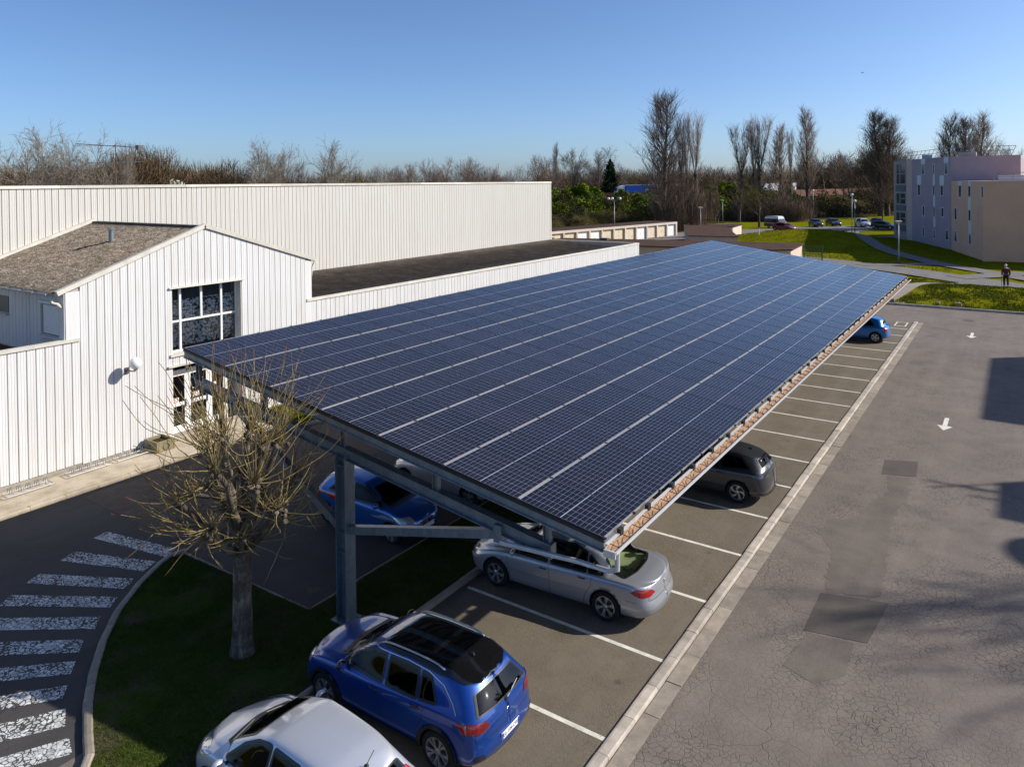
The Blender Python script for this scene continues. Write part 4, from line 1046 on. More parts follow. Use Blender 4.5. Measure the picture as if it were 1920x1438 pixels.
def stretch(sp, k):
    """same car, k times as long"""
    for key in ('top','belt','rail','bot'):
        if key in sp: sp[key] = [(x*k, z) for x, z in sp[key]]
    for key in ('L','xrw','xfw','wx'): sp[key] *= k
    sp['side_glass'] = [[(x*k, z) for x, z in q] for q in sp['side_glass']]; sp['seams'] = [[(x*k, z) for x, z in q] for q in sp['seams']]
    for key in ('wscreen','rscreen'): sp[key] = [(y, x*k) for y, x in sp[key]]
    sp['lamps'] = [(n, [(x*k, z) for x, z in q] if v == 'L' else q, v, m) for n, q, v, m in sp['lamps']]
    for key in ('glass_chrome','roof_panel','side_strip'):
        if sp.get(key): sp[key] = [(x*k, z) for x, z in sp[key]]
    c = sp['cowl']; sp['cowl'] = (c[0]*k, c[1]*k, c[2]); sp['mirror'] = (sp['mirror'][0]*k, sp['mirror'][1]); return sp
def make_car(name, label, loc, heading, sp, wheels='five', group=None, cat='car'):
    root = thing(name, label, cat, loc, heading, group); car = Car(sp, sp.get('hi', True)); me = car.cut_arches(car.body())
    sk = Skin(me, root); glass = sp.get('glass', 'car_glass'); P = sp['paint']
    shell = place('body', me, root)
    kill = []; hi = sp.get('hi', True); st = .07 if hi else .16
    for pi, poly in enumerate(sp['side_glass']):
        pr = rnd_poly(poly, .035, 3)
        for v in ('L', 'R'):
            w = sk.patch('side_window', pr, v, glass, .003, st)
            sk.patch('window_seal', off_poly(pr, .022), v, sp.get('seal', 'seal'), .005, .06 if hi else .14, hole=off_poly(pr, -.022), parent=w)
            kill.append((off_poly(pr, -.012), v))
    for nm, poly, v in (('windscreen', sp['wscreen'], 'WF'), ('rear_window', sp['rscreen'], 'WB')):
        pr = rnd_poly(poly, .07, 4); gm = sp.get('rear_glass', glass) if nm == 'rear_window' else sp.get('front_glass', glass)
        w = sk.patch(nm, pr, v, gm, .003, st)
        sk.patch('window_seal', off_poly(pr, .015), v, sp.get('seal', 'seal'), .005, .06 if hi else .14, hole=off_poly(pr, -.035), parent=w)
        kill.append((off_poly(pr, -.02), v))
    # open the body under the glass
    dirs = {'L': Vector((0,1,0)), 'R': Vector((0,-1,0)), 'WF': Vector((.8,0,.6)), 'WB': Vector((-.85,0,.53))}
    dele = []
    for p in me.polygons:
        c = p.center
        if c.z < .72: continue
        for poly, v in kill:
            d = dirs[v]
            if p.normal.dot(d) < .15: continue
            if v in 'LR': u = (c.x, c.z)
            else:
                t = (c.z-1.0)/d.z; q = c-d*t; u = (q.y, q.x)
            if inside(u, poly): dele.append(p.index); break
    bm = bmesh.new(); bm.from_mesh(me); bm.faces.ensure_lookup_table(); bmesh.ops.delete(bm, geom=[bm.faces[i] for i in dele], context='FACES'); bm.to_mesh(me); bm.free()
    # cabin
    seat = sp.get('seat', 'seat_dark'); W = sp['W']; b = MB(); xf, xr = sp['cab']; zs = .62
    b.box((xr, -W/2+.13, .32), (xf, W/2-.13, .36)); b.build('cabin_floor', MATS['seat_dark'], root, local=True)
    for fx in sp.get('seats', [xf-1.05, xr+.45]):
        for sy in (-.37, .37):
            b = MB(); b.bevbox((fx-.02, sy-.24, .38), (fx+.48, sy+.24, zs-.06), .04); b.bar((fx, sy, .5), (fx-.22, sy, 1.08), .46, .12, (1,0,0)); b.bevbox((fx-.30, sy-.13, 1.12), (fx-.19, sy+.13, 1.30), .03)
            b.build('seat', MATS[seat], root, local=True)
    if sp.get('shelf'):
        x0, x1, z = sp['shelf']; b = MB().bevbox((x0, -W/2+.22, z-.03), (x1, W/2-.22, z), .01); b.bevbox((x0+.1, .15, z), (x0+.25, .32, z+.05), .02); b.build('parcel_shelf', MATS[seat], root, local=True)
    b = MB().bevbox((xf-.42, -W/2+.15, .62), (xf+.05, W/2-.15, .90), .05); b.lathe([(.17,0),(.185,.012),(.17,.024),(.16,.012),(.17,0)], 18, (xf-.55,.36,.86), 'x'); b.build('dashboard', MATS['seat_dark'], root, local=True)
    # shut lines, handles, trims
    ln = []
    for pts in sp.get('seams', []):
        for v in ('L', 'R'): sk.line('panel_gap', pts, v, 'seal', .009, .0015)
    for pts, v in sp.get('top_seams', []): sk.line('panel_gap', pts, v, 'seal', .009, .0015)
    for (x, z) in sp.get('handles', []):
        for v in ('L', 'R'):
            l, n = sk.hit(x, z, v); sy = 1 if v == 'L' else -1
            MB().tube([(x-.09, l.y-.004*sy, z), (x-.07, l.y+.03*sy, z+.004), (x+.07, l.y+.03*sy, z+.004), (x+.09, l.y-.004*sy, z)], .012, 6).build('door_handle', MATS[sp.get('handle_mat', P)], root, local=True, smooth=True)
    if sp.get('side_strip'):
        for v in ('L', 'R'): sk.line('side_moulding', sp['side_strip'], v, sp.get('strip_mat', P), .045, .010)
    if sp.get('glass_chrome'):
        for v in ('L', 'R'): sk.line('chrome_strip', sp['glass_chrome'], v, sp.get('chrome_mat', 'chrome'), .016, .010, st=.04)
    if sp.get('cladding'):
        for x in (sp['xrw'], sp['xfw']):
            R = sp['R']+.045
            for v in ('L', 'R'):
                pts = [(x+(R+.02)*math.cos(t), sp['R']+(R+.02)*math.sin(t)) for t in np.linspace(-.35, math.pi+.35, 20)]
                sk.line('arch_trim', pts, v, 'trim_black', .075, .012)
        for v in ('L', 'R'): sk.line('sill_trim', [(sp['xrw']+.42, .30), (sp['xfw']-.42, .30)], v, 'trim_black', .15, .012)
    # lamps and ends
    for nm, poly, v, m in sp['lamps']:
        pr = rnd_poly(poly, .03, 3)
        views = [v] if v in ('B', 'F', 'T', 'WF') else [v]
        sk.patch(nm, pr, v, m, .008, .035 if hi else .08)
        if v in ('B', 'F') : sk.patch(nm, [(-y, z) for y, z in pr], v, m, .008, .035 if hi else .08)
        elif v == 'L': sk.patch(nm, pr, 'R', m, .008, .035 if hi else .08)
    for nm, poly, v, m in sp.get('ends', []): sk.patch(nm, rnd_poly(poly, .03, 3), v, m, .007, .07)
    # plate
    for v, txt in sp.get('plates', []):
        pz = sp['plate_z'][0 if v == 'B' else 1]; l, n = sk.hit(0, pz, v); sx = -1 if v == 'B' else 1
        px = l.x+sx*.012; b = MB().box((px-.006, -.26, pz-.055), (px+.006, .26, pz+.055)); pl = b.build('number_plate', MATS['plate_white'], root, local=True)
        b = MB(); b.box((px-.007, -.258, pz-.053), (px+.007, -.215, pz+.053)).box((px-.007, .215, pz-.053), (px+.007, .258, pz+.053)); b.build('plate_band', MATS['plate_blue'], pl, local=True)
        if txt: place('plate_text', text_mesh(txt, .085, 'ink'), pl, (px+sx*.008, 0, pz), (math.pi/2, 0, math.pi/2*sx))
    # mirrors
    mx, mz = sp['mirror']
    for v in ('L', 'R'):
        l, n = sk.hit(mx, mz, v); sy = 1 if v == 'L' else -1
        b = MB(); b.sphere((mx-.02, l.y+sy*.17, mz+.07), .105, 12, sc=(.62, 1.05, .72)); b.tube([(mx, l.y-.02*sy, mz), (mx-.01, l.y+sy*.09, mz+.03)], .028, 6, m=1)
        mm = b.build('door_mirror', [MATS[sp.get('mirror_mat', P)], MATS['trim_black']], root, local=True, smooth=True)
        g = MB(); vs = [(mx-.088, l.y+sy*(.17+.085*math.cos(t)), mz+.07+.06*math.sin(t)) for t in np.linspace(0, 2*math.pi, 14)[:-1]]; g.add(vs, [tuple(range(13))]); g.build('mirror_glass', MATS['chrome'], mm, local=True)
    for x0, x1, yy, hgt in sp.get('roof_rails', []):
        for sy in (1, -1):
            pts = []
            for q in np.linspace(0, 1, 12):
                x = x0+(x1-x0)*q; l, n = sk.hit(x, yy*sy, 'T'); e = min(q, 1-q); pts.append((x, l.y, l.z-.01+hgt*min(1, e*9)))
            MB().tube(pts, .017, 6).build('roof_rail', MATS[sp.get('rail_mat', 'alloy')], root, local=True, smooth=True)
    if sp.get('antenna'):
        x, y, ll, lean = sp['antenna']; l, n = sk.hit(x, y, 'T'); b = MB(); b.lathe([(.035,0),(.03,.015),(.01,.03)], 12, tuple(l)); b.tube([tuple(l+Vector((0,0,.02))), tuple(l+Vector((lean,0,ll)))], .006, 5); b.build('aerial', MATS['trim_black'], root, local=True)
    if sp.get('fin'):
        x = sp['fin']; l, n = sk.hit(x, 0, 'T'); MB().add([tuple(l+Vector(q)) for q in ((-.09,-.02,-.005),(-.09,.02,-.005),(.09,0,-.005),(-.07,0,.055))], [(0,1,3),(1,2,3),(2,0,3),(0,2,1)]).build('aerial_fin', MATS['trim_black'], root, local=True)
    for v in sp.get('wipers', []):
        if v == 'WF':
            for y0, y1 in ((.12, .62), (-.62, -.05)):
                p0 = sk.hit(y0, sp['wx'], 'WF')[0]; p1 = sk.hit(y1, sp['wx']-.12, 'WF')[0]; MB().tube([tuple(p0+Vector((.03,0,.02))), tuple(p1+Vector((.02,0,.03)))], .008, 4).build('wiper', MATS['trim_black'], root, local=True)
        else:
            p0 = sk.hit(0, sp['rwz'], 'B')[0]; p1 = sk.hit(-.42, sp['rwz']+.10, 'B')[0]; MB().tube([tuple(p0+Vector((-.02,0,0))), tuple(p1+Vector((-.02,0,0)))], .010, 4).box(tuple(p0+Vector((-.035,-.03,-.03))), tuple(p0+Vector((0,.03,.03)))).build('wiper', MATS['trim_black'], root, local=True)
    if sp.get('badge'):
        v, z, kind = sp['badge']; l, n = sk.hit(0, z, v); sx = -1 if v == 'B' else 1; x = l.x+sx*.006; b = MB()
        if kind == 'ring':
            b.lathe([(.05,-.004),(.056,.006),(.049,.008),(.045,-.004)], 24, (x, 0, z), 'x')
            for pts in (((-.030,.034),(0,-.004),(.030,.034)), ((-.038,.012),(-.016,-.038),(0,-.004),(.016,-.038),(.038,.012))):
                b.tube([(x+sx*.004, p, z+q) for p, q in pts], .005, 5)
        elif kind == 'diamond':
            b.tube([(x+sx*.004, p, z+q) for p, q in ((0,.055),(.035,0),(0,-.055),(-.035,0),(0,.055))], .010, 5)
        else:
            b.tube([(x+sx*.004, p, z+q) for p, q in ((-.018,-.04),(-.01,.0),(.012,.018),(.002,.045),(-.015,.03))], .007, 5); b.tube([(x+sx*.004, p, z+q) for p, q in ((-.005,.0),(.02,-.012),(.015,-.045))], .006, 5)
        b.build('badge', MATS['chrome'], root, local=True, smooth=True)
    if sp.get('word'):
        txt, z, size = sp['word']; l, n = sk.hit(0, z, 'B'); place('tailgate_lettering', text_mesh(txt, size, 'chrome', .006), root, (l.x-.006, 0, z), (math.pi/2, 0, -math.pi/2))
    if sp.get('exhaust'):
        for sy in sp['exhaust']: MB().box((-sp['L']/2+.02, sy-.07, .2), (-sp['L']/2+.14, sy+.07, .26)).build('exhaust', MATS['chrome'], root, local=True)
    b = MB().box((-sp['L']/2+.35, -W/2+.2, .17), (sp['L']/2-.4, W/2-.2, .24)); b.build('underbody', MATS['trim_black'], root, local=True)
    add_wheels(root, sp, W, wheels)
    if sp.get('cowl'):
        x0, x1, hw = sp['cowl']; sk.patch('cowl', [(x0,-hw),(x1,-hw*.9),(x1+.06,0),(x1,hw*.9),(x0,hw),(x0+.05,0)], 'T', 'trim_black', .004, .07)
    if sp.get('roof_panel'): sk.patch('roof_panel', rnd_poly(sp['roof_panel'], .05, 3), 'T', 'gloss_black', .005, .05)
    return root
paint('blue', (.003,.052,.29), .0, .25, .45); paint('silver', (.36,.38,.42), .3, .3, .6); paint('pale_silver', (.52,.54,.60), .3, .32, .5); paint('grey', (.050,.054,.062), .2, .28, .6)
paint('mid_blue', (.010,.11,.40), 0, .25, .5); paint('bright_blue', (.012,.16,.50), 0, .25, .4); paint('red', (.22,.008,.014), 0, .3, .2); paint('black', (.010,.011,.014), 0, .22, .2); paint('white', (.75,.75,.74), 0, .35, 0); paint('van_blue', (.03,.12,.28), 0, .35, 0); paint('pale_grey', (.45,.46,.50), .2, .3, .5)
_bump = [(.15, .10), (.35, .02), (.52, .0), (.68, .03), (.85, .09), (1.6, .16)]
HATCH_R = [(.15, .12), (.32, .02), (.52, 0), (.62, .015), (.85, .05), (1.0, .10), (1.2, .24), (1.6, .46)]
def suv():
    a = 4.22/2
    return dict(L=4.22, W=1.82, R=.345, xrw=-1.26, xfw=1.34, paint='paint_blue', glass='car_glass', rear_glass='dark_car_glass', cab=(.95, -1.35), seats=[-.05, -.95],
      top=[(-2.11,1.40),(-1.9,1.47),(-1.4,1.55),(-.6,1.575),(.05,1.55),(.35,1.47),(.75,1.25),(1.12,1.065),(1.3,1.03),(1.75,.98),(2.02,.90),(2.11,.82)],
      belt=[(-2.11,1.06),(-1.5,1.04),(0,.98),(1.0,.965),(1.5,.93),(2.11,.76)], pf=3.6, pr=4.6, rail=[(-2.11,.63),(-1.2,.645),(0,.66),(.4,.66),(.9,.70),(1.2,.72),(2.11,.66)],
      bot=[(-2.11,.36),(-1.7,.26),(0,.22),(1.7,.24),(2.11,.30)], fshift=_bump, rshift=[(.2,.12),(.4,.02),(.55,0),(.72,.04),(.80,.03),(.95,.05),(1.06,.10),(1.3,.30),(1.6,.52)], xf=.6, xr=.42,
      side_glass=[[(.92,1.03),(.62,1.27),(.28,1.41),(-.02,1.45),(-.02,1.01)], [(-.11,1.01),(-.11,1.45),(-.75,1.44),(-.78,1.03)], [(-.84,1.04),(-.82,1.43),(-1.02,1.40),(-1.20,1.08)]],
      wscreen=[(-.66,1.12),(.66,1.12),(.55,.40),(.50,.0),(-.50,.0),(-.55,.40)], rscreen=[(-.70,-1.86),(-.3,-1.92),(.3,-1.92),(.70,-1.86),(.53,-1.30),(-.53,-1.30)],
      seams=[[(.95,.95),(.98,.5),(.80,.28)],[(-.06,1.0),(-.08,.45),(-.05,.28)],[(-1.0,1.0),(-.92,.75),(-.85,.62)],[(-.85,.28),(.8,.28)]], top_seams=[([(-.78,.72),(-.80,1.03)],'B'),([(.78,.72),(.80,1.03)],'B'),([(-.78,.72),(.78,.72)],'B'),([(-.5,.50),(.5,.50)],'B')],
      handles=[(.12,.90),(-.82,.93)], glass_chrome=[(.98,1.01),(.66,1.30),(.28,1.455),(-.5,1.485),(-.95,1.46),(-1.28,1.36),(-1.52,1.17),(-1.62,1.06)], chrome_mat='alloy', cladding=True,
      lamps=[('tail_lamp', [(.50,.86),(.55,.98),(.86,1.03),(.90,.93),(.72,.84)], 'B', 'lamp_dark_red'), ('tail_lamp', [(-1.62,.98),(-2.0,1.0),(-2.0,.88),(-1.78,.87)], 'L', 'lamp_red'), ('head_lamp', [(.50,.72),(.55,.84),(.82,.88),(.86,.76)], 'F', 'lamp_clear'), ('reflector', [(.62,.42),(.66,.50),(.84,.52),(.84,.44)], 'B', 'trim_black')],
      ends=[('rear_diffuser', [(-.72,.24),(-.62,.36),(.62,.36),(.72,.24)], 'B', 'trim_black'), ('grille', [(-.50,.62),(-.52,.82),(.52,.82),(.50,.62)], 'F', 'gloss_black')],
      plates=[('B', 'GL-104-CW')], plate_z=(.56, .4), mirror=(.86, 1.0), mirror_mat='gloss_black', roof_rails=[(-1.25,.28,.565,.045)], rail_mat='alloy', fin=-1.35, wipers=['WF', 'B'], wx=1.05, rwz=1.02, badge=('B', .88, 'ring'), word=('T - R O C', .775, .05),
      cowl=(1.02, 1.16, .62), roof_panel=[(.10,-.62),(.28,0),(.10,.62),(-.4,.66),(-1.2,.65),(-1.60,.58),(-1.76,.30),(-1.78,.0),(-1.76,-.30),(-1.60,-.58),(-1.2,-.65),(-.4,-.66)])
def sedan():
    return dict(L=4.87, W=1.83, R=.335, xrw=-1.33, xfw=1.47, paint='paint_silver', glass='car_glass', rear_glass='clear_car_glass', seat='seat_beige', cab=(1.0, -1.3), seats=[.0, -.95], shelf=(-1.80, -1.05, .95), sill=.93,
      top=[(-2.435,.93),(-2.2,.985),(-1.85,1.01),(-1.6,1.085),(-1.3,1.22),(-.95,1.37),(-.6,1.43),(-.1,1.455),(.25,1.43),(.6,1.30),(1.0,1.08),(1.25,.975),(1.7,.90),(2.15,.80),(2.435,.66)],
      belt=[(-2.435,.90),(-1.9,.95),(-1,.94),(0,.92),(1.1,.90),(1.6,.84),(2.1,.73),(2.435,.60)], rail=[(-2.435,.60),(-1.7,.68),(-1.2,.60),(-.7,.56),(0,.58),(.5,.62),(1.0,.70),(1.5,.70),(2.435,.60)],
      bot=[(-2.435,.30),(-2,.22),(0,.19),(1.9,.20),(2.435,.26)], fshift=[(.15,.12),(.35,.02),(.5,0),(.62,.05),(.8,.16),(1.0,.2)], rshift=[(.15,.12),(.3,.03),(.48,0),(.56,.015),(.62,.05),(.8,.08),(.95,.12),(1.1,.14)], xf=.7, xr=.55,
      side_glass=[[(1.08,.955),(.72,1.16),(.42,1.30),(.18,1.36),(.10,.945)], [(.02,.945),(.08,1.375),(-.5,1.37),(-.80,1.28),(-.86,.965)], [(-.92,.97),(-.87,1.25),(-1.03,1.17),(-1.26,.99)]],
      wscreen=[(-.66,1.15),(.66,1.15),(.56,.55),(.52,.17),(-.52,.17),(-.56,.55)], rscreen=[(-.70,-1.76),(-.3,-1.86),(.3,-1.86),(.70,-1.76),(.54,-.86),(-.54,-.86)],
      seams=[[(1.18,.90),(1.10,.5),(1.0,.25)],[(.06,.93),(.02,.5),(.04,.25)],[(-1.02,.96),(-1.0,.72),(-.86,.5),(-.80,.25)],[(-.8,.25),(1.0,.25)],[(-1.82,.62),(-2.05,.62)]], top_seams=[([(-.62,-1.78),(-.58,-1.62)],'WB'),([(-.70,.64),(-.66,.90)],'B'),([(.70,.64),(.66,.90)],'B'),([(-.7,.64),(.7,.64)],'B')],
      handles=[(.20,.80),(-.80,.84)], side_strip=[(1.32,.53),(.2,.53),(-.88,.57)], glass_chrome=[(1.14,.945),(.8,1.145),(.42,1.325),(0,1.41),(-.5,1.40),(-.9,1.28),(-1.2,1.08),(-1.34,.98)], chrome_mat='alloy',
      lamps=[('tail_lamp', [(.46,.76),(.60,.86),(.86,.90),(.9,.80),(.74,.74)], 'B', 'lamp_red'), ('tail_lamp', [(-1.90,.82),(-2.1,.86),(-2.3,.84),(-2.3,.72),(-2.12,.73)], 'L', 'lamp_red'), ('head_lamp', [(.36,.60),(.5,.70),(.84,.72),(.84,.60),(.6,.56)], 'F', 'lamp_clear'), ('head_lamp', [(1.75,.70),(2.0,.73),(2.28,.66),(2.2,.58),(1.95,.60)], 'L', 'lamp_clear')],
      ends=[('grille', [(-.34,.42),(-.30,.56),(.30,.56),(.34,.42)], 'F', 'gloss_black')],
      plates=[('B', 'CP-808-EX')], plate_z=(.50, .38), mirror=(.96, .93), fin=None, wipers=['WF'], wx=1.1, badge=('B', .80, 'lion'), word=None, cowl=(1.08, 1.22, .64))
def hatch(L=4.03, H=1.46, P='paint_pale_silver', **k):
    a = L/2; s = H/1.46
    d = dict(L=L, W=1.74, R=.305, xrw=-a+.72, xfw=a-.82, paint=P, glass='car_glass', cab=(.85, -1.35), seats=[-.15, -.95],
      top=[(-a,1.30*s),(-a+.25,1.38*s),(-1.2,1.44*s),(-.5,1.46*s),(-.1,1.45*s),(.3,1.34*s),(.8,1.12*s),(1.10,.99*s),(1.4,.93*s),(a-.25,.82*s),(a,.70*s)],
      belt=[(-a,.98),(-1.2,.96),(0,.90),(.9,.87),(1.4,.83),(a,.64)], rail=[(-a,.54),(-1.2,.56),(-.2,.58),(.3,.60),(.9,.68),(1.2,.68),(a,.56)],
      bot=[(-a,.30),(-1.5,.22),(0,.18),(1.5,.19),(a,.25)], fshift=[(.15,.10),(.35,.01),(.5,0),(.66,.06),(.85,.16),(1.2,.2)], rshift=HATCH_R, xf=.65, xr=.45,
      side_glass=[[(.86,.94),(.55,1.15*s),(.25,1.29*s),(.0,1.355*s),(-.10,1.36*s),(-.10,.93)], [(-.17,.93),(-.17,1.36*s),(-.75,1.35*s),(-.88,.97)], [(-.94,.98),(-.82,1.345*s),(-1.12,1.27*s),(-1.32,1.02)]],
      wscreen=[(-.62,1.06),(.62,1.06),(.54,.4),(.50,-.02),(-.50,-.02),(-.54,.4)], rscreen=[(-.60,-a+.36),(.60,-a+.36),(.48,-a+.86),(-.48,-a+.86)],
      seams=[[(.98,.86),(.95,.5),(.85,.24)],[(-.13,.92),(-.15,.45),(-.10,.24)],[(-1.0,.95),(-.95,.72),(-.82,.55)],[(-.82,.24),(.85,.24)]], top_seams=[([(-.70,.58),(-.70,.95)],'B'),([(.70,.58),(.70,.95)],'B')],
      handles=[(.02,.80),(-.88,.84)], lamps=[('tail_lamp', [(.56,.72),(.58,.92),(.82,.96),(.84,.76)], 'B', 'lamp_red'), ('tail_lamp', [(-a+.30,.92),(-a+.12,.90),(-a+.12,.72),(-a+.24,.72)], 'L', 'lamp_red'), ('head_lamp', [(.42,.58),(.48,.70),(.80,.76),(.82,.62)], 'F', 'lamp_clear'), ('head_lamp', [(a-.62,.76),(a-.3,.74),(a-.14,.66),(a-.2,.60),(a-.45,.64)], 'L', 'lamp_clear')],
      ends=[('grille', [(-.34,.50),(-.34,.58),(.34,.58),(.34,.50)], 'F', 'gloss_black'), ('lower_grille', [(-.5,.26),(-.5,.36),(.5,.36),(.5,.26)], 'F', 'trim_black')],
      plates=[('B', ''), ('F', '')], plate_z=(.60, .42), mirror=(.78, .90), wipers=['WF'], wx=1.0, cowl=(.98, 1.12, .62))
    d.update(k); return d
# --- the cars in the near row
c_sedan = make_car('silver_sedan', 'silver saloon with beige interior seen through its rear window, half under the carport', (-9.03, 15.42, 0), math.pi+.055, stretch(sedan(), 1.025), 'six', 'cars parked around the carport')
c_suv = make_car('blue_suv', 'bright blue small SUV with black roof, nose towards the turf island', (-9.30, 10.16, 0), math.pi+.01, stretch(suv(), 1.035), 'split', 'cars parked around the carport')
mpv = hatch(4.02, 1.52, 'paint_pale_silver', antenna=(-1.50, .0, .30, -.16), W=1.75, rear_glass='dark_car_glass', wipers=['WF'],
   lamps=[('tail_lamp', [(-1.66,1.16),(-1.74,1.14),(-1.90,.90),(-1.78,.90)], 'L', 'lamp_red'), ('head_lamp', [(.42,.62),(.46,.76),(.74,.86),(.80,.66)], 'F', 'lamp_clear'), ('head_lamp', [(1.2,.86),(1.6,.80),(1.9,.68),(1.8,.62),(1.5,.70)], 'L', 'lamp_clear')])
c_mpv = make_car('silver_hatchback', 'pale silver hatchback with short roof aerial, cut off by the bottom edge of the photo', (-9.25, 7.55, 0), math.pi-.05, mpv, 'five', 'cars parked around the carport')
wag = hatch(4.62, 1.47, 'paint_grey', W=1.85, R=.33, glass='dark_car_glass', rear_glass='car_glass', roof_rails=[], fin=-1.55, cab=(1.1,-1.9), seats=[.1,-.8],
   top=[(-2.31,1.30),(-2.05,1.37),(-1.4,1.45),(-.5,1.475),(.1,1.46),(.5,1.36),(1.0,1.13),(1.35,.99),(1.6,.94),(2.05,.84),(2.31,.72)], belt=[(-2.31,1.0),(-1.2,.97),(0,.93),(1.2,.88),(1.6,.84),(2.31,.66)], rail=[(-2.31,.52),(-1.2,.55),(0,.58),(.6,.62),(1.2,.70),(2.31,.60)], xrw=-1.42, xfw=1.31,
   side_glass=[[(1.10,.96),(.75,1.18),(.4,1.32),(.1,1.37),(.05,.95)], [(-.02,.95),(.02,1.375),(-.75,1.365),(-.85,.98)], [(-.92,.99),(-.82,1.36),(-1.5,1.30),(-1.78,1.06)]], wscreen=[(-.66,1.25),(.66,1.25),(.56,.6),(.52,.25),(-.52,.25),(-.56,.6)], rscreen=[(-.60,-1.98),(.60,-1.98),(.46,-1.46),(-.46,-1.46)],
   seams=[[(1.2,.9),(1.12,.5),(1.0,.24)],[(.0,.94),(-.02,.45),(.0,.24)],[(-1.05,.97),(-1.02,.72),(-.9,.5)],[(-.9,.24),(1.0,.24)]], handles=[(.16,.82),(-.88,.86)],
   lamps=[('tail_lamp', [(.42,.82),(.44,.90),(.88,.94),(.90,.84)], 'B', 'lamp_smoke'), ('tail_lamp', [(-1.80,.93),(-2.12,.94),(-2.16,.84),(-1.9,.85)], 'L', 'lamp_smoke')], ends=[('lower_bumper', [(-.75,.22),(-.7,.32),(.7,.32),(.75,.22)], 'B', 'trim_black')], plate_z=(.62,.4), wx=1.2, cowl=(1.2,1.36,.64), badge=('B', .90, 'lion'))
c_wag = make_car('grey_estate', 'dark grey estate car nosed in under the carport, its tail sticking out', (-8.52, 23.10, 0), math.pi+.02, wag, 'twist', 'cars parked around the carport')
meg = hatch(4.21, 1.46, 'paint_bright_blue', W=1.78, R=.315, hi=True, rshift=[(.12,.14),(.3,.02),(.5,0),(.8,.03),(.9,.04),(.98,.22),(1.1,.26),(1.35,.36),(1.6,.45)], rscreen=[(-.56,-1.62),(.56,-1.62),(.5,-1.30),(-.5,-1.30)], badge=('B', .84, 'diamond'))
c_meg = make_car('blue_hatchback', 'bright blue hatchback parked alone at the far end of the row', (-8.55, 49.55, 0), math.pi, meg, 'five', 'cars parked around the carport')
clio = hatch(3.80, 1.42, 'paint_mid_blue', W=1.64, R=.285, xrw=-1.25, xfw=1.22, badge=('F', .66, 'diamond'), top=[(-1.9,1.20),(-1.65,1.32),(-1.1,1.40),(-.4,1.42),(0,1.40),(.35,1.28),(.8,1.06),(1.05,.95),(1.4,.88),(1.7,.80),(1.9,.68)],
   side_glass=[[(.82,.92),(.5,1.14),(.2,1.27),(-.05,1.31),(-.28,1.31),(-.28,.91)], [(-.36,.92),(-.36,1.31),(-.85,1.28),(-1.22,.98)]], rscreen=[(-.56,-1.45),(.56,-1.45),(.46,-1.0),(-.46,-1.0)], seams=[[(.95,.86),(.95,.5),(.85,.24)],[(-.32,.92),(-.34,.45),(-.25,.24)],[(-.25,.24),(.85,.24)]], handles=[(-.15,.80)], belt=[(-1.9,.94),(-1.2,.93),(0,.89),(.9,.86),(1.4,.81),(1.9,.62)])
c_clio = make_car('small_blue_hatchback', 'small metallic blue three-door hatchback in the shade behind the near steel post', (-15.32, 15.36, 0), .02, clio, 'five', 'cars parked around the carport')
dk = hatch(4.1, 1.45, 'paint_pale_grey', W=1.75)
c_dk = make_car('pale_grey_hatchback', 'pale grey hatchback behind the small blue one, mostly hidden by the carport', (-15.1, 18.45, 0), math.pi, dk, 'five', 'cars parked around the carport')
# --- the far car park
lo = dict(hi=False)
far = [('black_hatchback', 'black hatchback, left one of the dark pair in the far car park', 'paint_black', (-35.0, 162.6, .1), -1.05, hatch(4.0, 1.5, 'paint_black', **lo)),
       ('black_car', 'black car tucked just behind the dark hatchback in the far car park', 'paint_black', (-32.4, 166.8, .1), -1.0, hatch(4.1, 1.45, 'paint_black', **lo)),
       ('silver_people_carrier', 'pale silver hatchback in the far car park behind the two tall lamp posts', '', (-26.6, 166.2, .1), -1.1, hatch(4.4, 1.6, 'paint_pale_silver', **lo)),
       ('dark_grey_car', 'dark car mostly hidden behind the silver one in the far car park', '', (-24.6, 172.0, .1), -1.0, hatch(4.3, 1.45, 'paint_grey', **lo)),
       ('dark_saloon', 'low black car nearest the flats in the far car park', '', (-21.9, 160.5, .1), -.35, hatch(4.5, 1.4, 'paint_black', **lo)),
       ('red_hatchback', 'dark red hatchback partly hidden by the grass mound', '', (-37.2, 146.6, .1), .15-.55, hatch(4.3, 1.48, 'paint_red', **lo))]
for nm, lb, _, loc, h, sp in far: make_car(nm, lb, loc, h, sp, 'cover', 'cars in the far car park').scale = (1.12, 1.12, 1.12)
